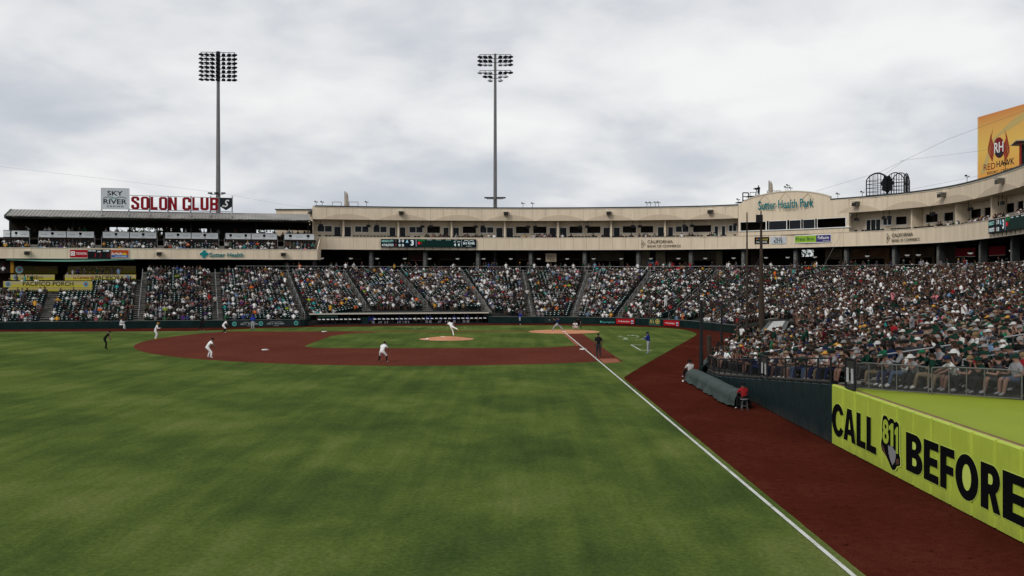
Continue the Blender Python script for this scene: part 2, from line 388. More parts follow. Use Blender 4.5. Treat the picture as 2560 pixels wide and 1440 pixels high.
# infield dirt: arc of 95 ft round the pitching rubber, clipped by the foul lines
home = bb(0, 0); third = bb(-19.4, 19.4); first = bb(19.4, 19.4); second = bb(0, 38.8)
rub = Vector(bb(0, 18.44))
def frame(a, b, off):      # point at along a->b ... helper for lanes in diamond coordinates
    return bb(a, b)
r2 = math.sqrt(.5)
def lane(along, out, side):   # along the third (side -1) or first (side +1) base line, out>0 is foul
    if side < 0: return bb(-along * r2 - out * r2, along * r2 - out * r2)
    return bb(along * r2 + out * r2, along * r2 - out * r2)
def arc_pts():
    o = []
    for i in range(0, 121):
        a = R(-60 + 300 * i / 120); p = Vector((28.96 * math.cos(a), 18.44 + 28.96 * math.sin(a)))
        # keep what lies between the two foul-side edges
        al3 = (-p.x + p.y) * r2; f3 = -(p.x + p.y) * r2; f1 = (p.x - p.y) * r2
        if f3 < 1.7 and f1 < 1.0 : o.append((p.x, p.y))
    return o
ap = arc_pts()
dirt = [lane(3.0, 1.0, 1), lane(27.43, 1.0, 1), lane(39.0, 1.0, 1)] + [bb(*p) for p in ap] + [lane(39.2, 1.75, -1), lane(3.0, 1.75, -1)]
sheet('infield_dirt', ccw(rag(dirt, .4, .05, 3)), .008, infield_m)
# grass square inside the base paths
gi = 27.43; mrg = 2.6
def dq(u, v): return bb((u - v) * r2, (u + v) * r2)       # u along first base line, v along third base line
ig = [dq(3.6, .35 + .0), dq(21.0, .4)]
ig += [dq(21.0 + 3.3 * math.sin(t), .4 + 3.3 * (1 - math.cos(t)) + 1.2) for t in [R(x) for x in (15, 40, 65)]]
ig += [dq(gi - 2.3, 8), dq(gi - 2.3, 20)]
ig += [dq(gi - 2.3 - 2.6 * (1 - math.cos(t)), 21.5 + 3.4 * math.sin(t)) for t in [R(x) for x in (15, 35, 55, 75)]]
ig += [dq(19, gi - 2.3), dq(8, gi - 2.3), dq(3.0, gi - 3.0), dq(.45, gi - 5.2), dq(.35, 3.6)]
sheet('infield_grass', ccw(rag(ig, .4, .05, 5)), .012, grass_m)
sheet('base_path', ccw([lane(3, .2, 1), lane(24, .2, 1), lane(24, -.35, 1), lane(3, -.35, 1)]), .014, clay_d)
sheet('base_path', ccw([lane(4, -.05, -1), lane(22.5, -.05, -1), lane(22.5, -.38, -1), lane(4, -.38, -1)]), .014, clay_d)
sheet('worn_patch', ccw([gp(1497, 897.5), gp(1541, 896.5), gp(1552, 905.5), gp(1510, 909)]), .014, clay_d)
sheet('home_plate_circle', [bb(4.05 * math.cos(a), 4.05 * math.sin(a)) for a in [2 * math.pi * i / 56 for i in range(56)]][::-1], .018, clay_m)
# pitcher's mound: a low dome
md = MB(); mc = bb(0, 17.98)
rings = [(2.74, .014), (2.4, .05), (1.9, .12), (1.3, .19), (.8, .245), (.001, .25)]
vs = [(mc[0] + r_ * math.cos(2 * math.pi * i / 48), mc[1] + r_ * math.sin(2 * math.pi * i / 48), z) for r_, z in rings for i in range(48)]
fs = [(j * 48 + i, j * 48 + (i + 1) % 48, (j + 1) * 48 + (i + 1) % 48, (j + 1) * 48 + i) for j in range(5) for i in range(48)]
md.add(vs, fs).build('mound', clay_m, smooth=True, kind='structure')
# chalk lines, coach's box, worn logo marks
def line_sheet(name, p, q, w, z=.022, m=None):
    d = Vector((q[0] - p[0], q[1] - p[1])).normalized(); n = Vector((-d.y, d.x)) * w / 2
    return sheet(name, [(p[0] - n.x, p[1] - n.y), (q[0] - n.x, q[1] - n.y), (q[0] + n.x, q[1] + n.y), (p[0] + n.x, p[1] + n.y)], z, m or chalk_m)
line_sheet('foul_line', lane(1.6, 0, -1), (foulx(-3), -3), .115)
line_sheet('foul_line', lane(39, 0, 1), lane(95, 0, 1), .10)
line_sheet('foul_line', lane(1.6, 0, 1), lane(39, 0, 1), .05, m=clay_d)
def plist(pxs): return [gp(*p) for p in pxs]
for a, b in (((1577.5, 862.5), (1602, 876)), ((1602, 876.3), (1631, 876.3)), ((1579, 862.6), (1606, 862.6))):
    line_sheet('coach_box_line', gp(*a), gp(*b), .12 if a[0] == 1577.5 else .18)
marks = [((1545, 840.5), (1553, 839.5), .22), ((1545, 841), (1554, 843), .2), ((1552, 841.5), (1566, 845), .18), ((1566, 845), (1561, 849), .4), ((1563, 849), (1574, 850.5), .2),
         ((1568, 838), (1575, 840), .25), ((1580, 837.5), (1584, 840), .35), ((1590, 839), (1597, 842), .25), ((1578, 844.5), (1584, 844.5), .4), ((1588, 844), (1595, 845), .3),
         ((1590, 850), (1594, 850.5), .35), ((1600, 849.5), (1606, 850), .4), ((1604, 847), (1612, 849), .25), ((1610, 841), (1616, 842), .3), ((1629, 847.2), (1632, 847.2), .4)]
for i in range(15):
    u = 1022 + i * 11.5; marks.append(((u, 819.2 + .6 * math.sin(i * 2.1)), (u + random.uniform(3, 8), 819.8 + .9 * math.sin(i * 1.7)), .12 + .2 * (i % 3 == 1)))
faint = mat('faint_chalk', (.24, .29, .18), .95, .2, 5)
mb = MB()
for a, b, w in marks:
    p, q = gp(*a), gp(*b); d = Vector((q[0] - p[0], q[1] - p[1])).normalized(); n = Vector((-d.y, d.x)) * w / 2
    mb.sheet([(p[0] - n.x, p[1] - n.y), (q[0] - n.x, q[1] - n.y), (q[0] + n.x, q[1] + n.y), (p[0] + n.x, p[1] + n.y)], .012)
mb.build('chalk_marking', faint, kind='structure')
def base(p, lab, rz=0):
    o = MB().box((0, 0, .06), (.42, .42, .07)).build('base', white, None, label=lab, cat='base', group='white bases of the infield', loc=(p[0], p[1], .0))
    o.rotation_euler.z = R(45) + rz; return o
b3 = dq(.2, gi - .2); b2 = dq(gi, gi); b1 = dq(gi - .2, .2)
for p, l in ((b3, 'white base on the foul line beside the black clad umpire seen from behind'), (b2, 'white base in the red dirt between the two crouching infielders'), (b1, 'white base at the far left corner of the infield grass')):
    base(p, l, .03)
pl = MB(); a0 = bb(0, 0)
pl.box((a0[0], a0[1], .03), (.43, .43, .02)); pl.build('home_plate', white, label='flat white home plate in the pale clay circle by the batter', cat='base')
MB().box((rub.x, rub.y, .255), (.15, .61, .03), rz=.8).build('pitching_rubber', white, label='white pitching rubber on top of the clay mound', cat='rubber')
g0 = gp(1068, 848, .12); MB().dome((g0[0], g0[1], .13), .14, .10, .09, 10, 3).box((g0[0] - .25, g0[1] - .1, .14), (.2, .12, .05), rz=.5).build('rosin_bag', white, label='small white rosin bag lying on the left of the mound', cat='bag')

# ------------------------------------------------------------------ grandstand
def XY(px, Y): return Vector((px2x(px, Y), Y))
ST = {}
def stn(k, f, zf, r): ST[k] = (Vector(f), zf, Vector(r))
for k, v in enumerate([(-150, 114, .32, -125, 136), (108, 116.5, .32, 150, 139), (345, 118.5, .32, 357, 142), (545, 120.8, .32, 537, 145),
                       (764, 125, .32, 715, 149), (917, 133, 1.5, 856, 152), (1072, 134, 1.5, 990, 154.5), (1218, 133, 1.45, 1150, 156),
                       (1330, 131.5, .32, 1306, 157), (1432, 131, .32, 1470, 157), (1542, 128.5, .32, 1630, 154.5), (1665, 124, .32, 1800, 150),
                       (1748, 117.8, .32, 2080, 141.5), (1820, 111, .32, 2300, 128.5), (1922, 105.5, 1.6, 2440, 115.5), (1985, 102, 1.8, 2520, 105)]):
    stn(k, XY(v[0], v[1]), v[2], XY(v[3], v[4]))
for k, v in enumerate([((23.3, 79.2), 1.7, (51.5, 80)), ((22.9, 78.0), .55, (51.3, 79)), ((16.9, 75.3), .55, (49.5, 70)), ((12.5, 62.7), .5, (45, 58)),
                       ((12.5, 50), 1.1, (44, 48)), ((12.6, 37), 2.2, (43.5, 36.5)), ((16.5, 31), 2.42, (43.5, 30.5)), ((20.5, 24.5), 2.55, (43.5, 24))]):
    stn(16 + k, *v)
ZR = 6.75
SECT = [(a, a + 1) for a in range(15)] + [(15, 16), (17, 18), (18, 19), (19, 20), (20, 21), (21, 22), (22, 23)]
DENS = [.48, .48, .50, .54, .50, .62, .68, .63, .60, .61, .64, .78, .86, .9, .92, .9, .93, .93, .92, .90, .86, .84]
stand = root('grandstand', 'stepped seating bowl with dark green seats rising behind the field walls', 'grandstand')
seats = []                                   # (x, y, z, facing angle, section, row, seat)
terr = MB(); stairs = MB()
AW = .65
def lerp(a, b, t): return a + (b - a) * t
def spt(A, B, u, t):                          # u along the front, t up the slope
    f = A[0].lerp(B[0], u); r_ = A[2].lerp(B[2], u); zf = lerp(A[1], B[1], u); p = f.lerp(r_, t); return p.x, p.y, lerp(zf, ZR, t)
rails = []
for si, (a, b) in enumerate(SECT):
    A, B = ST[a], ST[b]
    dep = ((A[2] - A[0]).length + (B[2] - B[0]).length) / 2; n = max(8, int(dep / .86))
    for k in range(n):
        t0, t1 = k / n, (k + 1) / n
        if (si == 0 and t0 > .67) or (si == 1 and t0 > .84): continue
        ulo = .46 if si == 1 and t0 > .67 else 0
        def q(u, t, z): x, y, _ = spt(A, B, u, t); return (x, y, z)
        za = lerp(A[1], ZR, t0 + .5 / n); zb = lerp(B[1], ZR, t0 + .5 / n)
        za0 = lerp(A[1], ZR, t0 - .5 / n) if k else za - .5; zb0 = lerp(B[1], ZR, t0 - .5 / n) if k else zb - .5
        p = [q(ulo, t0, za), q(1, t0, zb), q(1, t1, zb), q(ulo, t1, za)]
        terr.add(p, [(0, 1, 2, 3)]); terr.add([q(ulo, t0, za0), q(1, t0, zb0), q(1, t0, zb), q(ulo, t0, za)], [(0, 1, 2, 3)])
        P0 = spt(A, B, 0, t0 + .5 / n); P1 = spt(A, B, 1, t0 + .5 / n); W = math.hypot(P1[0] - P0[0], P1[1] - P0[1])
        # stair pieces at both ends: two steps per row
        for end in (0, 1):
            if W < 2.5 or (end == 0 and ulo): continue
            for h in (0, 1):
                ta, tb = t0 + .5 * h / n, t0 + .5 * (h + 1) / n; e0, e1 = (0, AW / W) if end == 0 else (1 - AW / W, 1)
                zz = (za if end == 0 else zb) + .012 + (-.5 + h * .5 + .25) * (ZR - A[1]) / n
                c4 = [q(e0, ta, zz), q(e1, ta, zz), q(e1, tb, zz), q(e0, tb, zz)]
                stairs.hexa([(x, y, z - .25) for x, y, z in c4], c4)
        if W < 1.6: continue
        ns = int((W - 2 * AW - .1) / .52); fd = (A[0] - A[2]).normalized().lerp((B[0] - B[2]).normalized(), .5)
        for j in range(ns):
            u = (AW + .3 + j * (W - 2 * AW - .6) / max(ns - 1, 1)) / W
            x, y, _ = spt(A, B, u, t0 + .55 / n); z = lerp(za, zb, u)
            px = 1280 + x / y * FPX; py = YH - (z + .6 - CH) * FPX / y
            if px > 2600 or px < -60: continue
            if si in (0, 1) :
                if px < 232 and py < 727: continue
                if px < 345 and py < 702: continue
            if a == 11 and k < 4 and u > .55: continue
            fa = (A[0] - A[2]).normalized().lerp((B[0] - B[2]).normalized(), u)
            seats.append((x, y, z, math.atan2(-fa.x, fa.y), si, k, j))
    if si != 15: rails.append((A, B, 0))
    if 17 <= si <= 20: rails += [(A, B, .33), (A, B, .66)] if si < 19 else [(A, B, .5)]
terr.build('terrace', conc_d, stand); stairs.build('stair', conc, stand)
for A, B, u in rails:
    for k in range(7):
        t0, t1 = .04 + k * .135, .04 + k * .135 + .10
        p = spt(A, B, u + .001, t0); q_ = spt(A, B, u + .001, t1)
        a3, b3_ = Vector(p) + Vector((0, 0, .95)), Vector(q_) + Vector((0, 0, .95))
        if p[0] / p[1] < -.4: continue
        MB().path([Vector(p), a3, b3_, Vector(q_)], .035, 5).build('handrail', steel, stand)

# perimeter wall in front of the seats (padded), in runs
wall_r = root('field_wall', 'low dark green padded wall running round the far side of the field', 'wall')
far_front = Path([XY(-150, 113.6), XY(0, 115.4), XY(214, 117.2), XY(554, 120), XY(757, 123)])
far_front2 = Path([XY(1224, 130.6), XY(1280, 130.3), XY(1432, 129.8), XY(1542, 127.3), XY(1610, 125.6), XY(1659, 123.2), XY(1705, 120.3), XY(1747, 116.8), XY(1790, 112.8), XY(1820, 109.2), XY(1842, 107.6)])
pads = MB().box((0, 0, 0), (1, 1, 1)).mesh('wall_pad', dgreen)
def pad_run(path, z0, z1, step, rt, th=.16, skip=()):
    n = max(1, int(round(path.len / step)))
    for i in range(n):
        a, b = path.at(path.len * i / n + .012), path.at(path.len * (i + 1) / n - .012)
        d = b - a; o = link('wall_pad', pads, rt); f = Vector((d.y, -d.x)).normalized(); c = (a + b) / 2 - f * (th / 2)
        o.location = (c.x, c.y, (z0 + z1) / 2); o.rotation_euler.z = math.atan2(d.y, d.x); o.scale = (d.length, th, z1 - z0)
pad_run(far_front, .02, .84, 3.0, wall_r); pad_run(far_front2, .02, .84, 3.0, wall_r)
wb = MB(); strip(wb, far_front.off(-.17), -.05, .88, .3); strip(wb, far_front2.off(-.17), -.05, .88, .3)
wb.build('wall_core', conc_d, wall_r)
cp = MB(); strip(cp, far_front.off(.03), .885, .925, .4); strip(cp, far_front2.off(.03), .885, .925, .4)
cp.build('wall_coping', mat('coping_grey', (.12, .135, .13), .6), wall_r)

# advertising on that wall
def pathplane(path, a, b, z0, z1, out=.02):
    p, q = path.px(a), path.px(b); d = (q - p).normalized(); n = Vector((d.y, -d.x)) * out; return Plane(p + n, q + n, z0, z1)
def ad(name, label, path, a, b, z0, z1, m, out=.02, cat='advertising board', group='advertising boards on the field wall', dep=.03, kd='board'):
    pl_ = pathplane(path, a, b, z0, z1, .11 if path is far_front2 else out); rt = root(name, label, cat, group)
    pl_.rect(kd, 0, 1, 0, 1, m, rt, -.10 if path is far_front2 else -.02, dep); return pl_, rt
def ground_wave(pl_, rt, u0, u1, v, m, h=.08, out=.035):
    pts = []
    n = 20
    for i in range(n + 1): t = i / n; pts.append((u0 + (u1 - u0) * t, v + h * (abs(math.sin(math.pi * 2 * t)) ** .7)))
    pts += [(x, y - .045) for x, y in pts[::-1]]
    pl_.shape('wave', pts, m, rt, out, out + .01)
grey_t = mat('grey_print', (.42, .45, .45), .6); mint = mat('mint_print', (.10, .42, .38), .6)
pl_, rt = ad('advertising_board', 'long dark banner with three round mint logos and mountain names, left of the dugout', far_front, 578, 752, .05, .83, mat('banner_dark', (.02, .028, .03), .5))
for u in (.045, .42, .93):
    pl_.shape('logo', ell(u, .5, .032, .36), mint, rt, .031, .036)
    pl_.shape('logo', ell(u, .5, .022, .22), mat('banner_dark', (0, 0, 0)), rt, .037, .039)
    pl_.text('SR', u - .016, u + .016, .38, .62, mint, rt, out0=.040, out1=.042)
for u in (.13, .51):
    pl_.text('SKY RIVER', u, u + .25, .32, .56, grey_t, rt, out0=.031, out1=.037); pl_.text('CASINO', u + .09, u + .17, .10, .2, grey_t, rt, out0=.031, out1=.037)
    ground_wave(pl_, rt, u + .03, u + .22, .68, grey_t)
def bud(a, b, lab):
    pl_, rt = ad('advertising_board', lab, far_front2, a, b, .12, .80, red)
    w_ = mat('ad_white', (.6, .58, .58), .6)
    pl_.text('Budweiser', .26, .74, .34, .66, w_, rt, shear=.2, out0=.031, out1=.037); pl_.shape('logo', [(.1, .45), (.14, .6), (.17, .5), (.2, .6), (.24, .45)], w_, rt, .031, .036)
    pl_.rect('can', .82, .94, .08, .72, mat('can_silver', (.45, .48, .55), .4), rt, .031, .037); pl_.rect('can_band', .84, .92, .2, .5, navy, rt, .0375, .042)
bud(1541, 1587, 'red beer board with white script, left of the square gold letter sign'); bud(1661, 1700, 'red beer board with white script, right of the square gold letter sign')
pl_, rt = ad('advertising_board', 'mint stadium name and small cross on the dark wall beside a red board', far_front2, 1500, 1538, .15, .55, dgreen, .01, dep=.02)
pl_.text('Sutter Health Park', .18, 1, .1, .7, mint, rt, out0=.021, out1=.03)
pl_.shape('logo', [(.02, .35), (.06, .35), (.06, .1), (.10, .1), (.10, .35), (.14, .35), (.14, .65), (.10, .65), (.10, .9), (.06, .9), (.06, .65), (.02, .65)], mint, rt, .021, .03)
gold = mat('gold_print', (.50, .36, .09), .6)
pl_, rt = ad('team_sign', 'square dark green board with gold letter and round gold emblem on the wall', far_front2, 1624, 1653, .05, 1.0, mat('sign_green', (.03, .07, .05), .6), cat='sign', group=None)
pl_.text("A's", .08, .42, .3, .82, gold, rt, bold=.014, out0=.031, out1=.037); pl_.shape('emblem', ell(.74, .55, .18, .33), gold, rt, .031, .036)
pl_.shape('emblem', ell(.74, .55, .13, .24), mat('sign_green', (0, 0, 0)), rt, .037, .039); pl_.shape('emblem', ell(.74, .55, .08, .15), gold, rt, .0395, .042)
pl_, rt = ad('wall_hatch', 'closed dark hatch with a small latch in the wall behind the batter', far_front2, 1361, 1386, .12, .80, mat('hatch', (.018, .03, .028), .5), cat='hatch', group=None)
pl_.rect('latch', .46, .54, .45, .65, grey_t, rt, .031, .05)

# slanted green parapet right of the team sign
par = MB(); p0 = XY(1658, 124.5); p1 = XY(1752, 130.5)
par.wall((p0.x, p0.y), (p1.x, p1.y), .3, .9, 1.6, 1.9, py2z(752, 130.5))
par.build('stair_parapet', dgreen, None, label='dark green parapet climbing to the right above the team sign', cat='wall')

# ------------------------------------------------------------------ near left-field foul wall: dark pads then lime pads
WX = 12.1
nw = root('side_wall', 'dark green padded wall beside the red track, between the tarp roll and the lime pads', 'wall')
def wtop(Y): return 2.26 if Y < 37 else max(.45, 2.26 - .088 * (Y - 37))
def side_pads(rt, y0, y1, m, name, step=1.25):
    n = int(round((y1 - y0) / step))
    for i in range(n):
        a = y0 + i * step; b = a + step; g = .014; bv = .05
        za, zb = wtop(a), wtop(b); mbp = MB(); x = WX + random.uniform(-.006, .006)
        # cushion: chamfered front face
        bot = [(x, b - g - bv, .04), (x, a + g + bv, .04), (x + .05, a + g, .04), (x + .14, a + g, .04), (x + .14, b - g, .04), (x + .05, b - g, .04)]
        top = [(p[0], p[1], lerp(za, zb, (p[1] - a) / step) - (.04 if j < 2 else 0)) for j, p in enumerate(bot)]
        nn = 6; mbp.add(bot + top, [tuple(range(nn - 1, -1, -1)), tuple(range(nn, 2 * nn))] + [(j, (j + 1) % nn, nn + (j + 1) % nn, nn + j) for j in range(nn)])
        mbp.build(name, m, rt)
def pad_mat(name, c, wr):
    def fn(t, b, pos):
        b.inputs['Roughness'].default_value = .45; b.inputs['Specular IOR Level'].default_value = .10
        n = nz(t, pos, .9, 4, .5, (1, 1, .35), 0, 1.2); f = nz(t, pos, 8, 3, .5)
        c1 = tuple(x * .93 for x in c); c2 = tuple(min(1, x * 1.06) for x in c)
        cc = rampc(t, n, [(.3, c1), (.7, c2)])
        # scuffs low on the pad
        sx_ = t.nodes.new('ShaderNodeSeparateXYZ'); t.links.new(pos, sx_.inputs[0])
        lo = mth(t, 'MULTIPLY', mth(t, 'SUBTRACT', .85, sx_.outputs['Z']), nz(t, pos, 2.2, 5, .65, (1, 1, .5)))
        cc = mixc(t, rampc(t, lo, [(.20, (0, 0, 0)), (.55, (.30, .30, .30))]), cc, (.09, .075, .06))
        t.links.new(cc, b.inputs['Base Color'])
        fold = nz(t, pos, 1.5, 2, .4, (1, 1, .45), R(10), 2.2)
        bp = t.nodes.new('ShaderNodeBump'); bp.inputs['Strength'].default_value = wr; bp.inputs['Distance'].default_value = .12
        t.links.new(fold, bp.inputs['Height']); t.links.new(bp.outputs[0], b.inputs['Normal'])
    return field_mat(name, fn)
dpad = pad_mat('dark_pad_vinyl', (.0085, .019, .021), .3); lime = pad_mat('lime_pad_vinyl', (.37, .455, .055), .2)
side_pads(nw, 36.9, 60.65, dpad, 'wall_pad')
lw = root('lime_wall', 'lime green padded wall printed with huge black letters on the right edge', 'wall')
side_pads(lw, 36.9 - 1.25 * 18, 36.9, lime, 'wall_pad')
MB().hexa([(WX + .15, 60.6, 0), (WX + .15, 36.9, 0), (WX + .4, 36.9, 0), (WX + .4, 60.6, 0)], [(WX + .15, 60.6, .42), (WX + .15, 36.9, 2.2), (WX + .4, 36.9, 2.2), (WX + .4, 60.6, .42)]).build('wall_core', conc, nw)
MB().hexa([(WX + .15, 36.89, 0), (WX + .15, 14.4, 0), (WX + .3, 14.4, 0), (WX + .3, 36.89, 0)], [(WX + .15, 36.89, 2.255), (WX + .15, 14.4, 2.255), (WX + .3, 14.4, 2.255), (WX + .3, 36.89, 2.255)]).build('wall_core', mat('weathered_wood', (.22, .13, .08), .9, .2, 3), lw)
# green sheet stretched from the wall top to the seating edge
lime_flat = mat('lime_tarp', (.225, .28, .026), .6, .05, .6, bump=.1, bscale=3)
tp = MB(); tp.add([(WX + .30, 35.4, 2.262), (WX + .30, 14.4, 2.262), (27, 14.4, 2.56), (20.5, 24.4, 2.50), (16.2, 30.9, 2.42), (13.9, 33.9, 2.34), (12.9, 35.6, 2.27)], [(0, 1, 2, 3, 4, 5, 6)])
tp.build('lime_cover', lime_flat, None, label='flat lime green cover between the lettered wall and the chain-link railing', cat='cover')
# letters
wp = Plane((WX - .012, 36.9), (WX - .012, 14.4), 0, 2.2)
def yu(px): return (36.9 - WX * FPX / (px - 1280)) / 22.5
let_o = mat('lime_outline', (.50, .60, .12), .5)
_e = lambda cx_, cy_, rx, ry, a, b, n=12: [(cx_ + rx * math.cos(R(lerp(a, b, i / n))), cy_ + ry * math.sin(R(lerp(a, b, i / n)))) for i in range(n + 1)]
G2 = {'L': [[(0, 0), (1, 0), (1, .2), (.42, .2), (.42, 1), (0, 1)]], 'E': [[(0, 0), (1, 0), (1, .2), (.40, .2), (.40, .4), (.93, .4), (.93, .6), (.40, .6), (.40, .8), (1, .8), (1, 1), (0, 1)]],
      'F': [[(0, 0), (.42, 0), (.42, .38), (.93, .38), (.93, .58), (.42, .58), (.42, .8), (1, .8), (1, 1), (0, 1)]], 'A': [[(0, 0), (.30, 0), (.36, .2), (.64, .2), (.70, 0), (1, 0), (.68, 1), (.32, 1)], [(.41, .37), (.59, .37), (.5, .75)]],
      'O': [ell(.5, .5, .5, .5, 36), ell(.5, .5, .20, .29, 28)], 'C': [_e(.5, .5, .5, .5, 30, 330, 30) + _e(.52, .5, .22, .30, 322, 38, 24)],
      'B': [[(0, 0)] + _e(.60, .28, .40, .28, -90, 70) + _e(.58, .765, .36, .235, -60, 90) + [(0, 1)], [(.38, .19)] + _e(.55, .29, .10, .10, -90, 90, 6) + [(.38, .39)], [(.38, .61)] + _e(.52, .71, .10, .10, -90, 90, 6) + [(.38, .81)]],
      'R': [[(0, 0), (.38, 0), (.38, .36), (.46, .36), (.66, 0), (1, 0), (.76, .42)] + _e(.58, .70, .40, .30, -50, 90) + [(0, 1)], [(.38, .57)] + _e(.52, .685, .11, .115, -90, 90, 6) + [(.38, .80)]]}
_pl = {'C': (2081.5, 2110), 'A': (2110.5, 2140), 'L': (2143, 2165.5), 'L2': (2168, 2192), 'B': (2267, 2308), 'E': (2311.5, 2348), 'F': (2352.5, 2388), 'O': (2390.5, 2448), 'R': (2454, 2503), 'E2': (2509, 2572)}
for k, (a, b) in _pl.items():
    u0, u1 = yu(a), yu(b); ov = .012 if k in 'CO' else 0
    v0, v1 = .192 - ov, .722 + ov; cxx_ = (u0 + u1) / 2
    wp.put('letter_outline', poly_geo('edge' + k[0], [G2[k[0]][0]]), u0 - .0011, u1 + .0011, v0 - .011, v1 + .011, let_o, lw, .0, .004)
    wp.put('letter', poly_geo('fat' + k[0], G2[k[0]]), u0, u1, v0, v1, ink, lw, .005, .014)
# emblem: outlined numerals over a shovel held in hands
eu0, eu1 = yu(2203.5), yu(2252); ew = eu1 - eu0
E_ = lambda x, y: (eu0 + ew * x, .085 + .75 * y)      # x,y in 0..1 across the emblem
def eshape(nm, pts, m, o): wp.shape(nm, [E_(*p) for p in pts], m, lw, o, o + .003)
blob = [(.10, .95), (.16, 1.0), (.30, 1.0), (.42, .93), (.50, .99), (.66, .98), (.72, .93), (.80, .97), (.92, .94), (.95, .86), (.95, .36), (1.0, .30), (1.0, .16), (.84, .12), (.74, .03), (.64, .0), (.55, .03), (.30, .2), (.05, .30), (.0, .38), (.02, .48), (.06, .55), (.06, .70), (.05, .80)]
eshape('emblem_outline', [(.5 + (x - .5) * 1.10, .5 + (y - .5) * 1.035) for x, y in blob], let_o, .000); eshape('emblem', blob, ink, .004)
for t_, x0, x1, y0, y1 in (('8', .10, .42, .45, .93), ('1', .44, .66, .46, .90), ('1', .73, .90, .36, .87)):
    lp_ = mat('lime_print', (.33, .42, .05), .5)
    if t_ == '1': eshape('numeral', [(lerp(x0, x1, a), lerp(y0, y1, b)) for a, b in ((.38, 0), (1, 0), (1, 1), (.62, 1), (0, .82), (0, .66), (.38, .70))], lp_, .009)
    else: wp.text(t_, E_(x0, 0)[0], E_(x1, 0)[0], E_(0, y0)[1], E_(0, y1)[1], lp_, lw, bold=.03, out0=.009, out1=.014, name='numeral')
eshape('shovel', [(.40, .46), (.46, .43), (.55, .47), (.66, .44), (.70, .41), (.80, .40), (.79, .28), (.74, .18), (.63, .10), (.52, .18), (.43, .30)], mat('shovel_grey', (.22, .22, .23), .5), .016)
for pts in ([(.05, .42), (.16, .38), (.30, .24), (.34, .2), (.24, .24), (.06, .34)], [(.80, .25), (.96, .28), (.96, .18), (.80, .14)]): eshape('hand', pts, mat('hand_brown', (.085, .045, .03), .6), .016)

# ------------------------------------------------------------------ suite level building
bp_ = smooth(pxY([(783, 157.5), (900, 159.5), (1050, 161.3), (1280, 162.5), (1450, 162.2), (1620, 160.6), (1760, 158.2), (1860, 154.6), (1980, 149.6), (2080, 144), (2200, 137.3), (2300, 130.2), (2380, 123), (2450, 114.5), (2520, 105), (2600, 94.5), (2760, 80), (3050, 62)]), 2.0)
BP = Path(bp_)
ZB0, ZB1, ZF0, ZF1 = 10.70, 12.72, 15.55, 17.72
bld = root('stadium_building', 'long curved cream building with suites, balcony windows and a dark roof edge', 'building')
s0 = 0.0; sEnd = BP.spx(2680)
sPB0, sPB1 = BP.spx(1845), BP.spx(2123)                      # press box
def panels(path, a, b, z0, z1, step, rt, m, name='wall_panel', th=.12, gap=.014):
    n = max(1, int(round((b - a) / step)))
    for i in range(n):
        p, q = path.at(a + (b - a) * i / n), path.at(a + (b - a) * (i + 1) / n); d = (q - p).normalized() * gap
        mbx = MB().wall(p + d, q - d, th, z0, z1); mbx.build(name, m, rt)
panels(BP, s0, sEnd, ZB0, ZB1, 2.15, bld, cream); panels(BP, s0, sPB0, ZF0, ZF1 - .12, 2.15, bld, cream)
panels(BP, sPB1, sEnd, ZF0, ZF1 - .12, 2.15, bld, cream)
core = MB(); INN = BP.off(-.13)
strip(core, INN, ZB0 + .02, ZB1 - .02, .12, 0, INN.len); strip(core, INN, ZF0 + .02, ZF1 - .02, .12, 0, INN.len)
core.build('wall_core', tan_dark, bld)
for o_, z0_, z1_, th_, u0_, u1_, m_c, nm in ((.10, ZF1 - .10, ZF1 + .08, .5, .3, BP.spx(1843), coping_m, 'coping'), (.10, ZF1 - .10, ZF1 + .08, .5, BP.spx(2075), sEnd, coping_m, 'coping'),
        (.06, ZF1 - .22, ZF1 - .12, .3, .3, BP.spx(1843), coping_l, 'trim'), (.06, ZF1 - .22, ZF1 - .12, .3, BP.spx(2075), sEnd, coping_l, 'trim'), (.05, ZB1, ZB1 + .06, .3, 0, sEnd, coping_l, 'trim'), (.04, ZB0 - .03, ZB0 + .05, .3, 0, sEnd, coping_l, 'trim')):
    cpm = MB(); strip(cpm, BP.off(o_), z0_, z1_, th_, u0_, u1_); cpm.build(nm, m_c, bld)
# roof slab, floors, soffits
BK = BP.off(-15); R1 = BP.off(-.3)
rb = MB(); ribbon(rb, R1, BK, ZF1 - .35, .3); rb.build('roof', mat('roof_grey', (.12, .12, .115), .9), bld)
RC = BP.off(-2.6)                             # recessed suite wall
fl = MB(); ribbon(fl, R1, BK, ZB0 + .9, .85); fl.build('floor', mat('balcony_floor', (.10, .095, .085), .9), bld)
sf = MB(); ribbon(sf, R1, RC, ZF0 + .3, .28); sf.build('soffit', cream_dark, bld)
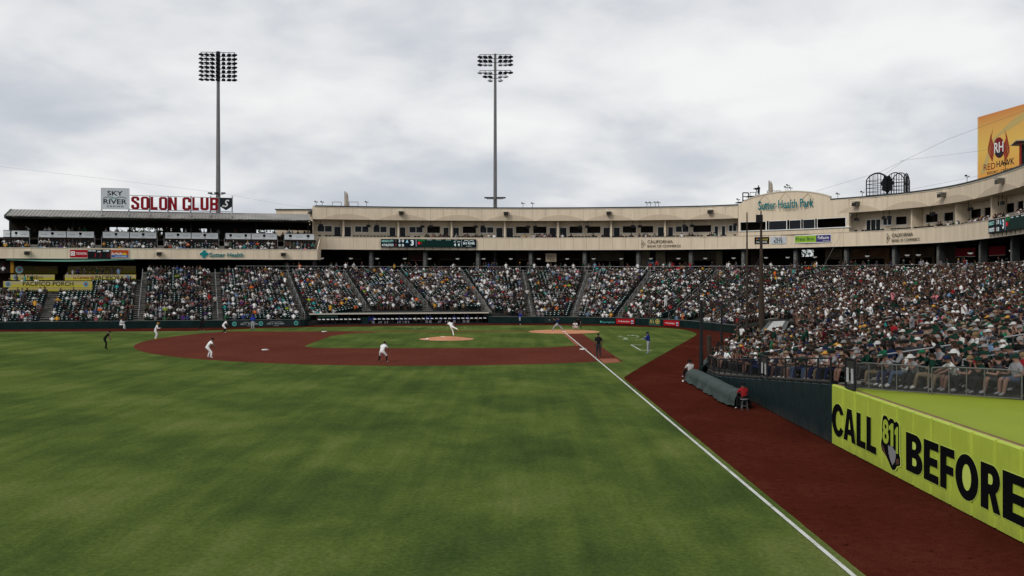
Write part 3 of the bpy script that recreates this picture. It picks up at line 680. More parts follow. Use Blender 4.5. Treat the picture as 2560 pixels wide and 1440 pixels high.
# recessed wall in solid pieces between openings
ZR0 = ZB0 + .9
suite = [('w', 792, 831), ('d', 834, 853), ('p', 856, 859), ('d', 860, 879), ('w', 886, 923), ('w', 932, 968), ('d', 972, 990), ('p', 993, 997), ('d', 998, 1015), ('w', 1022, 1058), ('o', 1067, 1101),
         ('d', 1107, 1123), ('p', 1127, 1130), ('d', 1131, 1149), ('o', 1156, 1191), ('w', 1199, 1235), ('d', 1239, 1258), ('p', 1260, 1263), ('d', 1265, 1284), ('o', 1289, 1324), ('o', 1332, 1367), ('d', 1372, 1392), ('p', 1393, 1397),
         ('d', 1398, 1418), ('o', 1423, 1457), ('o', 1467, 1502), ('d', 1507, 1526), ('p', 1527, 1530), ('d', 1533, 1551), ('o', 1556, 1591), ('o', 1601, 1634), ('d', 1643, 1661), ('p', 1662, 1665), ('d', 1669, 1684), ('w', 1688, 1723),
         ('o', 1732, 1779), ('d', 1785, 1797), ('d', 1803, 1815), ('w', 1821, 1843),
         ('D', 2165, 2203), ('w', 2207, 2231), ('o', 2239, 2268), ('p', 2290, 2293), ('o', 2314, 2346), ('o', 2360, 2385), ('p', 2404, 2407), ('o', 2426, 2454), ('o', 2460, 2481), ('p', 2494, 2498), ('o', 2515, 2537), ('o', 2543, 2560), ('d', 2575, 2590)]
def recess_wall(path, a, b, items):
    m = MB(); cur = path.spx(a)
    for k, x0, x1 in items:
        if k == 'p': continue
        u0, u1 = path.spx(x0), path.spx(x1); zl, zh = (13.55, 14.72) if k in 'wo' else (ZR0, 14.62)
        if u0 > cur: strip(m, path, ZR0, ZF0 + .02, .15, cur, u0, 30)
        if zl > ZR0: strip(m, path, ZR0, zl, .15, u0, u1, 30)
        strip(m, path, zh, ZF0 + .02, .15, u0, u1, 30); cur = u1
    e_ = path.spx(b)
    if e_ > cur: strip(m, path, ZR0, ZF0 + .02, .15, cur, e_, 8)
    return m
left_i = [x for x in suite if x[1] < 1845]; right_i = [x for x in suite if x[1] > 2100]
recess_wall(RC, 785, 1849, left_i).build('suite_wall', cream, bld); recess_wall(RC, 2126, 2650, right_i).build('suite_wall', cream, bld)
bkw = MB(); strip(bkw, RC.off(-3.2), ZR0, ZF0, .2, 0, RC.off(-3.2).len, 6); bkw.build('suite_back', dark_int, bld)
for k, x0, x1 in suite:
    u0, u1 = RC.spx(x0), RC.spx(x1)
    if k == 'p':
        c = RC.off(.9).px((x0 + x1) / 2); MB().box((c.x, c.y, (ZR0 + ZF0) / 2), (.28, 1.6, ZF0 - ZR0 - .02), rz=math.atan2(*(BP.dir(u0)).yx)).build('partition', cream, bld); continue
    p, q = RC.at(u0), RC.at(u1); d = (q - p).normalized(); n = Vector((d.y, -d.x)); f = .12
    zl, zh = (13.55, 14.72) if k in 'wo' else (ZR0 + .02, 14.62)
    fm = MB(); o_ = n * .06
    def fb(a, b, za, zb): fm.wall(p + d * a + o_, p + d * b + o_, .12, za, zb)
    W = (q - p).length
    if k != 'o':
        fb(0, f, zl, zh); fb(W - f, W, zl, zh); fb(f, W - f, zh - f, zh)
        if k == 'w': fb(f, W - f, zl, zl + f); fb(W / 2 - f / 2, W / 2 + f / 2, zl + f, zh - f)
        if k == 'D':
            for t in (.33, .66): fb(W * t - .05, W * t + .05, zl, zh - f)
    else: fb(0, W, zl - .04, zl + .05); fb(0, .06, zl + .05, zh); fb(W - .06, W, zl + .05, zh)
    fr = fm.build('window' if k in 'wo' else 'door', frame_w, bld)
    if k != 'o':
        pm = MB().wall(p + d * f, q - d * f, .03, zl + .02, zh - f); g_ = pm.build('pane', glass, fr)
# balcony screens on stalks, black balcony seats
for i, px in enumerate([802, 921, 942, 1056, 1077, 1189, 1207, 1320, 1338, 1450, 1468, 1582, 1600, 1711, 1730, 1838, 2141, 2209, 2223, 2327, 2332, 2421, 2428, 2496, 2506]):
    pth = BP.off(-1.0); c = pth.px(px); a = math.atan2(*(pth.dir(pth.spx(px))).yx)
    sm = MB().tube((c.x, c.y, 14.75), (c.x, c.y, ZF0 + .02), .035, 5).box((c.x, c.y, 14.6), (.7, .12, .42), rz=a + .25 * (-1) ** i)
    sm.build('screen', dsteel, bld)
bs = MB()
for pth_px0, pth_px1 in ((790, 1840), (2140, 2620)):
    pth = BP.off(-1.15); a, b = pth.spx(pth_px0), pth.spx(pth_px1); u = a
    while u < b:
        if random.random() < .86:
            c = pth.at(u); an = math.atan2(*(pth.dir(u)).yx); bs.box((c.x, c.y, 12.80), (.44, .08, .5), rz=an).box((c.x + .1 * math.sin(an), c.y - .1, 12.62), (.44, .4, .08), rz=an)
        u += .56
bs.build('balcony_seat', mat('black_seat', (.012, .013, .014), .5), bld, kind='stuff')
# arc motifs on the fascia
def arc_motif(px0, px1):
    p, q = BP.off(.012).px(px0), BP.off(.012).px(px1); u0, u1 = BP.spx(px0), BP.spx(px1); n = 14; m = MB(); OF = BP.off(.055); IF = BP.off(-.02)
    top = []; botm = []
    for i in range(n):
        for side in (0, 1): pass
    vs = []; fs = []
    for i in range(n + 1):
        t = i / n; h = .95 * math.sin(math.pi * t) ** .8; a = OF.at(lerp(OF.spx(px0), OF.spx(px1), t)); b = IF.at(lerp(IF.spx(px0), IF.spx(px1), t))
        z0_, z1_ = ZF0 + .01, ZF0 + .03 + h; vs += [(a.x, a.y, z0_), (a.x, a.y, z1_), (b.x, b.y, z1_), (b.x, b.y, z0_)]
    for i in range(n):
        o = i * 4; fs += [(o, o + 4, o + 5, o + 1), (o + 1, o + 5, o + 6, o + 2)]
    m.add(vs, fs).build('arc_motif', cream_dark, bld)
for a, b in [(803, 931), (943, 1071), (1084, 1210), (1214, 1336), (1340, 1462), (1466, 1584), (1594, 1712), (1722, 1840), (2094, 2200), (2206, 2322), (2326, 2432), (2440, 2544), (2550, 2640)]: arc_motif(a, b)
# left end return walls and the lower block behind
eL = BP.at(0); MB().hexa([(eL.x - .12, eL.y, ZB0), (eL.x, eL.y, ZB0), (eL.x - 2, eL.y + 15, ZB0), (eL.x - 2.2, eL.y + 15, ZB0)], [(eL.x - .12, eL.y, ZF1), (eL.x, eL.y, ZF1), (eL.x - 2, eL.y + 15, ZF1), (eL.x - 2.2, eL.y + 15, ZF1)]).build('end_wall', cream, bld)
a, b = XY(690, 168), XY(786, 168); MB().box(((a.x + b.x) / 2, 168.5, 14.2), (b.x - a.x, 1, 7.1)).build('stair_block', cream, bld)
MB().box(((a.x + b.x) / 2 + .1, 168.4, 17.83), (b.x - a.x + .5, 1.3, .16)).build('coping', coping_m, bld)
# press box front
pbf = MB(); NB = 26
def gz(px):
    if px < 1860 or px > 2075: return ZF1
    t = (px - 1860) / 215; return lerp(18.2, 18.0, t) + 1.25 * math.sin(math.pi * t) ** .75
pxs = [1846] + list(np.linspace(1860.5, 2074.5, 24)) + [2076, 2122]
for i in range(len(pxs) - 1):
    p, q = BP.off(.05).px(pxs[i]), BP.off(.05).px(pxs[i + 1]); za, zb = gz(pxs[i]), gz(pxs[i + 1])
    pbf.wall(p, q, .35, 14.95, za, None, zb)
pbf.build('gable_wall', cream, bld)
for i in range(1, 24):                          # slim cap following the gable
    p, q = BP.off(.14).px(pxs[i]), BP.off(.14).px(pxs[i + 1]); MB().wall(p, q, .5, gz(pxs[i]) - .02, gz(pxs[i]) + .13, gz(pxs[i + 1]) - .02, gz(pxs[i + 1]) + .13).build('gable_cap', coping_l, bld)
MB().wall(BP.off(.06).px(1846), BP.off(.06).px(1850), .4, ZB1, 14.95).build('jamb', cream, bld)
MB().wall(BP.off(.06).px(2117), BP.off(.06).px(2122), .4, ZB1, 14.95).build('jamb', cream, bld)
pp = MB(); strip(pp, BP.off(.06), ZB1, 13.48, .3, BP.spx(1850), BP.spx(2118), 6); pp.build('press_sill', cream, bld)
pp = MB(); strip(pp, BP.off(.22), 13.42, 13.54, .5, BP.spx(1846), BP.spx(2122), 6); pp.build('press_ledge', white, bld)
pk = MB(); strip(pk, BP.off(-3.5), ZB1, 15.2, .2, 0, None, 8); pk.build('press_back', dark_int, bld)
for a, b in [(1850, 1917), (1922, 1968), (1974, 2003), (2008, 2038), (2043, 2117)]:
    pl_ = pathplane(BP, a, b, 13.54, 14.95, .0); w = pl_.rect('press_window', 0, 1, .95, 1, frame_w, bld, 0, .06); pl_.rect('mullion', .965, 1, 0, .95, frame_w, w, .0, .06)
    pl_.rect('mullion', 0, .015, 0, .95, frame_w, w, .0, .06)
    if a not in (1850, 2043): pl_.rect('pane', .02, .96, .02, .94, glass, w, .0, .02)
for px0, px1, cz, h in ((1898, 1925, 18.1, .9), (1948, 1980, 18.05, 1.25), (2005, 2035, 18.0, .85)):
    pl_ = pathplane(BP, px0, px1, cz - h, cz + h, .07)
    for (x0, y0, x1, y1) in ((.5, 0, 1, .5), (1, .5, .5, 1), (.5, 1, 0, .5), (0, .5, .5, 0)):
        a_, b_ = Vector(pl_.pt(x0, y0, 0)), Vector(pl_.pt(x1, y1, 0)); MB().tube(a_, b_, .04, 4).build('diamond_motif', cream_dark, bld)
pl_ = pathplane(BP, 1897, 2035, 16.9, 18.2, .06)
def sign_on(name, label, cat, path, a, b, z0, z1, m=None, out=.02, dep=.08, group=None):
    pl_ = pathplane(path, a, b, z0, z1, out); rt = root(name, label, cat, group)
    if m: pl_.rect('board', 0, 1, 0, 1, m, rt, 0, dep)
    return pl_, rt
pl_, rt = sign_on('wall_sign', 'teal letters reading Sutter Health Park across the arched gable', 'sign', BP, 1897, 2035, 16.75, 18.1, out=.16)
pl_.text('Sutter Health Park', 0, 1, 0, 1, teal, rt, bold=.008, out0=0, out1=.04)
kh = mat('khaki_letters', (.10, .085, .055), .6)
for a, b, w_, lab in ((1604, 1702, 0, 'dark letters and triangle logo of a California bank on the middle of the band'), (2218, 2300, 1, 'dark letters and triangle logo of a California bank on the right of the band')):
    pl_, rt = sign_on('wall_sign', lab, 'sign', BP, a, b, 10.95, 12.35, out=.03, group='bank names on the cream band')
    pl_.text('CALIFORNIA', .15, .80, .58, .93, kh, rt, bold=.008, out0=.0, out1=.02); pl_.text('BANK OF COMMERCE', .15, 1, .08, .38, kh, rt, bold=.0, out0=.0, out1=.02)
    for pts in (((0, 0), (0, 1)), ((0, 1), (.10, .5)), ((.10, .5), (0, 0)), ((0, .5), (.10, .5)), ((0, .75), (.05, .25)), ((0, .25), (.05, .75))):
        MB().tube(pl_.pt(*pts[0], .03), pl_.pt(*pts[1], .02), .022, 4).build('logo', kh, rt)
pl_, rt = sign_on('station_sign', 'black board with coloured fan logo behind the brown pole', 'sign', BP, 1887, 1923, 11.4, 12.45, ink)
pl_.text('comcast', .42, .93, .5, .82, mat('ad_gold', (.5, .42, .1), .6), rt, shear=.3, out0=.081, out1=.09); pl_.text('CALIFORNIA', .12, .88, .12, .38, white, rt, out0=.081, out1=.09)
for i, c in enumerate(((.5, .4, .02), (.5, .2, .02), (.45, .03, .03), (.2, .06, .3), (.03, .12, .45), (.02, .3, .1))):
    a = R(20 + 28 * i); pl_.shape('feather', ell(.24 + .09 * math.cos(a) * -1, .58 + .17 * math.sin(a), .03, .09, 8), mat('feather%d' % i, c, .6), rt, .081, .09)
pl_, rt = sign_on('station_sign', 'pale board with dark radio station letters between black and green boards', 'sign', BP, 1927, 1966, 11.35, 12.45, mat('pale_board', (.50, .54, .58), .6))
pl_.text('Talk 650', .26, .74, .58, .9, ink, rt, bold=.014, out0=.081, out1=.09); pl_.text('KSTE', .22, .78, .1, .55, ink, rt, bold=.02, out0=.081, out1=.09)
pl_, rt = sign_on('press_box_sign', 'green and violet board in a white frame under the press box', 'sign', BP, 1987, 2079, 11.35, 12.55, white)
pl_.rect('green_panel', .012, .60, .08, .92, green_ad, rt, .081, .09); pl_.rect('violet_panel', .60, .988, .08, .92, navy, rt, .081, .09)
pl_.text('Press Box', .04, .55, .30, .74, mat('press_ink', (.02, .10, .05), .6), rt, bold=.014, out0=.091, out1=.1); pl_.text('fidium', .64, .94, .42, .82, white, rt, bold=.01, out0=.091, out1=.1)
pl_.text('fiber internet', .78, .95, .2, .3, white, rt, out0=.091, out1=.1)
def led(path, a, b, z0, z1, lab, n=1):
    pl_ = pathplane(path, a, b, z0, z1, .12); rt = root('led_scoreboard', lab, 'scoreboard', 'long electronic boards on the cream band')
    pl_.rect('board', 0, 1, 0, 1, led_navy, rt, 0, .18); pl_.rect('green_screen', .385, .84, .05, .95, led_dark, rt, .181, .188)
    def T(t, u0, u1, v0, v1, m=led_w, bold=.02): pl_.text(t, u0, u1, v0, v1, m, rt, bold=bold, out0=.189, out1=.196)
    T('KANSAS CITY', .01, .132, .60, .88, mat('led_mint', (.25, .50, .46), .5, emit=.3)); T('ATHLETICS', .01, .132, .12, .40)
    T('1', .148, .16, .6, .88, mat('led_dim', (.12, .08, .06), .5)); T('0', .148, .166, .12, .4, mat('led_rust', (.3, .06, .03), .5))
    T('3 0', .185, .24, .6, .93); T('0 0', .185, .24, .08, .4); T('3', .31, .343, .2, .88, bold=.03)
    pl_.shape('pennant', [(.258, .55), (.275, .95), (.288, .55)], mat('led_blue', (.25, .5, .6), .5, emit=.3), rt, .189, .196)
    for i in range(3): pl_.shape('count_light', ell(.398 + .025 * i, .84, .010, .13, 12), mat('led_green', (.01, .16, .03), .5, emit=.2), rt, .189, .196)
    pl_.shape('count_light', ell(.398, .5, .012, .16, 12), mat('led_red', (.6, .01, .02), .5, emit=.5), rt, .189, .196); pl_.shape('count_light', ell(.422, .5, .010, .14, 12), mat('led_red2', (.2, .01, .02), .5), rt, .189, .196)
    pl_.rect('count_column', .362, .376, .08, .95, mat('led_grey', (.2, .23, .3), .5), rt, .189, .196)
    for u, t in ((.48, 'PITCH SPEED'), (.58, 'EXIT VELO'), (.68, 'DISTANCE')): T(t, u, u + .05, .86, .94, led_w, .0)
    T('MVR', .77, .795, .86, .94, led_w, 0); T('KC', .765, .783, .62, .76); T('ATH', .80, .83, .62, .76); T('4', .765, .785, .15, .5); T('4', .805, .825, .15, .5)
    T('SKY RIVER', .86, .985, .36, .62); T('CASINO', .895, .95, .12, .2, led_w, 0)
    pl_.rect('divider', .846, .848, .1, .95, led_w, rt, .189, .196)
    pts = [(.868 + .11 * i / 12, .74 + .14 * abs(math.sin(math.pi * 2 * i / 12)) ** .7) for i in range(13)]; pts += [(x, y - .05) for x, y in pts[::-1]]
    pl_.shape('wave', pts, led_w, rt, .189, .196)
    for i in range(12): p = pl_.pt(.01 + i * .089, 0, .05); MB().box((p[0], p[1], p[2] - .22), (.06, .06, .42)).build('bracket', dsteel, rt)
    return rt
led(BP, 952, 1190, 11.1, 12.45, 'long dark electronic board with KANSAS CITY and ATHLETICS lines, middle of the band')
led(BP, 2478, 2608, 11.15, 12.65, 'electronic board wrapped on the curving band at the right edge of the picture')

# floods on the fascia
flood_b = None
def flood(px, z, path, big=1.0, lab=''):
    pth = path.off(.25); c = pth.px(px); a = math.atan2(*(pth.dir(pth.spx(px))).yx)
    rt = root('flood_light', lab, 'flood light', 'square flood lights on the cream walls', (c.x, c.y, z), a); k = big
    MB().hexa([(-.36 * k, -.5 * k, -.32 * k), (.36 * k, -.5 * k, -.32 * k), (.36 * k, .2 * k, -.2 * k), (-.36 * k, .2 * k, -.2 * k)], [(-.36 * k, -.45 * k, .12 * k), (.36 * k, -.45 * k, .12 * k), (.36 * k, .2 * k, .2 * k), (-.36 * k, .2 * k, .2 * k)]).build('housing', mat('lamp_housing', (.11, .095, .075), .5), rt)
    MB().box((0, -.51 * k, -.10 * k), (.62 * k, .02, .34 * k)).build('lens', mat('lamp_lens', (.03, .025, .02), .2), rt)
    MB().box((0, -.15 * k, .26 * k), (.82 * k, .85 * k, .10 * k)).build('hood', mat('hood_pale', (.42, .41, .37), .6), rt)
    MB().tube((0, .2 * k, 0), (0, .34, 0), .06, 6).build('bracket', dsteel, rt)
    return rt
for px, lab in ((1003, 'flood light on the fascia above the left end of the electronic board'), (1265, 'flood light on the fascia, just right of the second tall light pole'), (1522, 'flood light on the fascia left of the first bank name'),
                (1776, 'flood light on the fascia nearest to the arched gable on its left'), (2141, 'flood light on the fascia just right of the arched gable'), (2357, 'flood light on the fascia between the roof cage and the orange billboard'), (2503, 'flood light on the fascia right below the orange billboard')):
    flood(px, 16.75, BP, 1.15 if px > 2100 else 1.05, lab)

# ------------------------------------------------------------------ concourse under the building
cc = root('concourse', 'dark open concourse under the building with speckled columns and hanging lamps', 'concourse')
REAR = Path([ST[k][2] for k in range(2, 16)] + [Vector((51.2, 84)), Vector((48.5, 72)), Vector((45, 57)), Vector((43.5, 40)), Vector((43.5, 24))])
BCK = Path([XY(-150, 152)] + [XY(p, y) for p, y in ((100, 153), (357, 157), (780, 172))] + [BP.off(-14).at(u) for u in np.linspace(4, BP.off(-14).spx(2600), 40)] + [Vector((72, 70)), Vector((70, 24))])
m = MB(); n = 120
for i in range(n):
    a0, a1 = REAR.at(REAR.len * i / n), REAR.at(REAR.len * (i + 1) / n); b0, b1 = BCK.at(BCK.len * i / n), BCK.at(BCK.len * (i + 1) / n)
    m.add([(a0.x, a0.y, ZR + .05), (a1.x, a1.y, ZR + .05), (b1.x, b1.y, ZR + .05), (b0.x, b0.y, ZR + .05)], [(0, 1, 2, 3)])
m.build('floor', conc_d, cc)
m = MB(); strip(m, REAR.off(-.02), ZR - .6, ZR + .18, .25, 0, None, 4); m.build('edge_wall', mat('edge_concrete', (.12, .12, .11), .9, .15, 1), cc)
bw_ = BCK.off(.1); g0_, g1_ = bw_.spx(2003), bw_.spx(2034)
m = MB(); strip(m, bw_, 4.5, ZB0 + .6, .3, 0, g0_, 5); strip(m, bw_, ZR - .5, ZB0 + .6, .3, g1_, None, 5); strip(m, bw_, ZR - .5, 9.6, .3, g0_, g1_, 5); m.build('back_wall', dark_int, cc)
# shop fronts along the back wall, at several depths
shop = [(860, 905, .10, (.03, .025, .02)), (1020, 1058, .3, (.07, .05, .035)), (1095, 1150, .2, (.03, .022, .016)), (1290, 1380, .5, (.035, .02, .014)), (1395, 1455, .6, (.03, .018, .012)), (1475, 1560, .45, (.10, .085, .065)), (1604, 1625, .4, (.20, .165, .12)), (1640, 1664, .5, (.24, .20, .15)),
        (1668, 1720, .3, (.06, .045, .03)), (1730, 1792, .35, (.10, .085, .065)), (1793, 1808, .4, (.20, .17, .12)), (1880, 1900, .3, (.05, .04, .03)), (2068, 2110, .4, (.16, .12, .08)), (2125, 2230, .3, (.15, .08, .045)), (2250, 2290, .3, (.10, .06, .04)), (2290, 2345, .5, (.10, .065, .04)), (2365, 2400, .4, (.06, .05, .04))]
for a, b, f_, c in shop:
    pl_ = pathplane(BCK, a, b, ZR + .1, ZB0 + .2, .35 + f_)
    pl_.rect('shop_front', 0, 1, 0, 1, mat('shop_%d' % a, tuple(min(.6, x * 2.2) for x in c), .9, .2, .8), cc, -.3, 0)
    if b - a > 36:
        pl_.rect('shop_opening_shade', .12, .88, .12, .55, black, cc, .0, .01); pl_.rect('shop_awning', .08, .92, .60, .63, mat('awning_edge', (.18, .17, .15), .7), cc, .01, .5)  # flat black panel paints in the unlit inside of the shop
cols = [786, 928, 1063, 1195, 1327, 1462, 1596, 1728, 1861, 1992, 2119, 2240, 2352, 2458, 2538, 2612]
speck = mat('speckled_panel', (.03, .032, .032), .6, 0, 5, c2=(.22, .22, .21))
CPp = BP.off(-1.2)
for px in cols:
    c = CPp.px(px); a = math.atan2(*(CPp.dir(CPp.spx(px))).yx)
    o = MB().box((0, 0, 0), (.78, .7, ZB0 - ZR)).build('column', mat('column_grey', (.035, .037, .038), .8, .2, 1), cc, loc=(c.x, c.y, (ZB0 + ZR) / 2)); o.rotation_euler.z = a
    MB().box((-.08, -.38, -.1), (.46, .05, ZB0 - ZR - .9)).build('speckled_panel', speck, o)
# hanging dome lamps
def lampm():
    b = MB(); b.tube((0, 0, .3), (0, 0, 1.3), .03, 5); b.tube((0, 0, .28), (0, 0, 0), .06, 12, .42, cap=False); return b.mesh('hanging_lamp', dsteel)
lm1 = lampm(); lm2 = MB().dome((0, 0, 0), .34, .34, -.22, 12, 4).mesh('lamp_bowl', mat('lamp_bowl', (.75, .74, .68), .4, emit=.25))
LP = BP.off(-3.2)
ORD = ['first', 'second', 'third', 'fourth', 'fifth', 'sixth', 'seventh', 'eighth', 'ninth', 'tenth', 'eleventh', 'twelfth', 'thirteenth', 'fourteenth', 'fifteenth', 'sixteenth', 'seventeenth', 'eighteenth', 'nineteenth', 'twentieth', 'twenty-first', 'twenty-second', 'twenty-third', 'twenty-fourth']
lamp_px = [805, 877, 943, 1012, 1074, 1144, 1209, 1277, 1347, 1418, 1484, 1553, 1627, 1696, 1763, 1834, 1915, 1969, 2037, 2168, 2268, 2296, 2426, 2530]
for i, px in enumerate(lamp_px):
    c = LP.px(px); rt = link('hanging_lamp', lm1, None, 'dome lamp with pale bowl under the concourse ceiling, ' + ORD[i] + ' from the left', 'lamp', 'dome lamps under the concourse ceiling', loc=(c.x, c.y, 9.35)); link('lamp_bowl', lm2, rt)
# railing at the concourse edge
def railing(path, z, h, step, name='concourse_railing', lab='', m=steel, mid=2, r=.03, z2=None):
    rt = root(name, lab, 'railing'); b = MB(); n = max(1, int(path.len / step)); z2 = z if z2 is None else z2
    P = [path.at(path.len * i / n) for i in range(n + 1)]; Zs = [lerp(z, z2, i / n) for i in range(n + 1)]
    for k in range(mid + 1):
        hh = h * (1 - k / (mid + .5)); bb_ = MB()
        for i in range(n): bb_.tube((P[i].x, P[i].y, Zs[i] + hh), (P[i + 1].x, P[i + 1].y, Zs[i + 1] + hh), r, 5)
        bb_.build('rail', m, rt)
    for i in range(n + 1): MB().tube((P[i].x, P[i].y, Zs[i]), (P[i].x, P[i].y, Zs[i] + h), r, 5).build('post', m, rt)
    return rt
RR = REAR.off(.12)
railing(Path([RR.px(p) for p in range(590, 2560, 24)]), ZR + .16, .95, 2.6, lab='grey pipe railing along the concourse edge above all the seats', mid=1)

# signs inside the concourse
OPs = BP.off(-1.5)
pl_, rt = sign_on('hanging_sign', 'cream board with red letters hung in the dark concourse right of the fifth column', 'sign', OPs, 1364, 1391, 8.75, 10.15, mat('sign_cream', (.34, .28, .20), .7))
pl_.text("Oak's", .15, .85, .55, .85, mat('dark_red', (.12, .02, .02), .6), rt, out0=.081, out1=.09); pl_.text('Kitchen', .2, .8, .3, .48, ink, rt, out0=.081, out1=.09); pl_.text('Corner', .45, .9, .08, .24, ink, rt, out0=.081, out1=.09)
for a, b, z0_, z1_, c, lab, t in ((1030, 1055, 9.0, 9.55, (.05, .012, .012), 'small dark red framed board under the electronic scoreboard', None), (1676, 1687, 7.0, 8.6, (.20, .012, .02), 'narrow red drinks stand in the concourse', None), (1690, 1709, ZR + .2, ZR + .95, (.32, .012, .02), 'red beer banner fixed to the concourse railing', 'Budweiser'),
                                  (2390, 2440, 8.9, 10.0, (.17, .012, .02), 'red arched food stall sign under the right part of the building', None), (2474, 2515, 8.9, 10.0, (.17, .012, .02), 'red food stall sign right of a column near the right edge', None), (2129, 2137, 6.9, 8.6, (.14, .012, .012), 'tall red drinks fridge beside a concourse column', None), (1618, 1636, 8.2, 9.0, (.03, .10, .16), 'blue store sign in the concourse by the red vendor', 'Lime')):
    pl_, rt = sign_on('concourse_sign', lab, 'sign', BP.off(-4) if t is None else (BP.off(-4) if t == 'Lime' else REAR.off(.25)), a, b, z0_, z1_, mat('csign%d' % a, c, .7))
    pl_.rect('frame', 0, 1, -.04, 0, coping_l, rt, 0, .1)
    if t: pl_.text(t, .1, .9, .3, .7, white, rt, out0=.081, out1=.09)

# ------------------------------------------------------------------ trees (behind the openings)
leaf_m = mat('leaf_green', (.05, .085, .02), .8, .3, 2); bark = mat('bark', (.06, .045, .035), .9, .2, 4)
def tree(x, y, z, h, w, lab, leaves=900, grp=None, zfloor=0.0):
    rt = root('tree', lab, 'tree', grp, (x, y, zfloor)); h0 = z - zfloor
    b = MB(); b.tube((0, 0, 0), (0, 0, h0 + h * .35), .32, 8, .18)
    tips = []
    for i in range(9):
        a = i * 2.4; s_ = (0, 0, h0 + h * (.05 + .04 * i)); t_ = (w * .42 * math.cos(a), w * .42 * math.sin(a), h0 + h * (.35 + .07 * i)); b.tube(s_, t_, .11, 5, .03); tips.append(t_)
        for j in range(2): a2 = a + random.uniform(-1, 1); t2 = (t_[0] + w * .2 * math.cos(a2), t_[1] + w * .2 * math.sin(a2), t_[2] + h * .12); b.tube(t_, t2, .03, 4, .012); tips.append(t2)
    b.build('trunk', bark, rt)
    if leaves:
        c = MB()
        for i in range(leaves):
            t_ = random.choice(tips); r_ = w * .17; p = Vector((t_[0] + random.gauss(0, r_), t_[1] + random.gauss(0, r_), t_[2] + random.gauss(0, r_ * .8)))
            u = Vector((random.gauss(0, 1), random.gauss(0, 1), random.gauss(0, 1))).normalized() * .22; w_ = u.orthogonal().normalized() * .16
            c.add([p - u, p + w_, p + u, p - w_], [(0, 1, 2, 3)])
        c.build('crown', leaf_m, rt)
gpt = XY(2012, 175); tree(gpt.x, gpt.y, 5.5, 5.5, 6, 'small green tree seen through the gap in the concourse')

# ------------------------------------------------------------------ left club deck
C0, C1 = XY(-60, 139.2), XY(793, 152)
CL = Path([C0, XY(200, 143.4), XY(500, 147.8), C1])
zt, zb_ = 10.42, 8.92
club = root('club_deck', 'left upper deck with cream front, terraced seats and a grey metal roof', 'building')
panels(CL, 0, CL.len, zb_, zt, 2.4, club, cream)
m = MB(); strip(m, CL.off(-.13), zb_, zt, .15); m.build('wall_core', tan_dark, club)
m = MB(); strip(m, CL.off(.06), zt, zt + .07, .3); strip(m, CL.off(.05), zb_ - .03, zb_ + .06, .3); m.build('trim', coping_l, club)
c1 = CL.at(CL.len); e2 = BP.at(.2)
MB().hexa([(c1.x - .1, c1.y, zb_), (c1.x, c1.y, zb_), (e2.x + 1.0, e2.y + .2, zb_), (e2.x + .8, e2.y + .2, zb_)], [(c1.x - .1, c1.y, zt), (c1.x, c1.y, zt), (e2.x + 1.0, e2.y + .2, ZB1 - .05), (e2.x + .8, e2.y + .2, ZB1 - .05)]).build('end_wall', cream, club)
# deck slab, four rows
m = MB(); CW = CL.off(-16); ribbon(m, CL.off(-.2), CW, zb_ + .25, .2); m.build('deck_slab', dark_int, club)
m = MB()
for k in range(4): ribbon(m, CL.off(-.3 - k * .95), CL.off(-.3 - (k + 1) * .95), 9.75 + .30 * k, .4, n=20)
m.build('terrace', conc_d, club)
m = MB(); ribbon(m, CL.off(-4.1), CL.off(-12), 12.1, .3, n=20); m.build('upper_floor', dark_int, club)
club_px = [(8, 73), (97, 236), (255, 392), (411, 546), (562, 693), (711, 786)]
for a, b in ((74, 96), (237, 254), (393, 410), (547, 561), (694, 710)):
    for k in range(4):
        q0, q1, q2, q3 = CL.off(-.32 - .95 * k).px(a), CL.off(-.32 - .95 * k).px(b), CL.off(-1.25 - .95 * k).px(b), CL.off(-1.25 - .95 * k).px(a); z = 10.0 + .34 * k
        MB().hexa([(*q0, z - .3), (*q1, z - .3), (*q2, z - .3), (*q3, z - .3)], [(*q0, z), (*q1, z), (*q2, z), (*q3, z)]).build('aisle_step', conc, club)
    for pxx in (a, b): 
        p = CL.off(-.4).px(pxx); q_ = CL.off(-4.2).px(pxx); MB().path([(p.x, p.y, 10.9), (q_.x, q_.y, 12.5)], .035, 5).build('handrail', steel, club)
club_seats = []
for a, b in club_px:
    for k in range(4):
        pth = CL.off(-.75 - .95 * k); u0, u1 = pth.spx(a), pth.spx(b); ns = int((u1 - u0) / .52)
        for j in range(ns):
            p = pth.at(u0 + (j + .5) * (u1 - u0) / ns); f = pth.front(u0); club_seats.append((p.x, p.y, 9.75 + .3 * k, math.atan2(-f.x, f.y), 100, k, j))
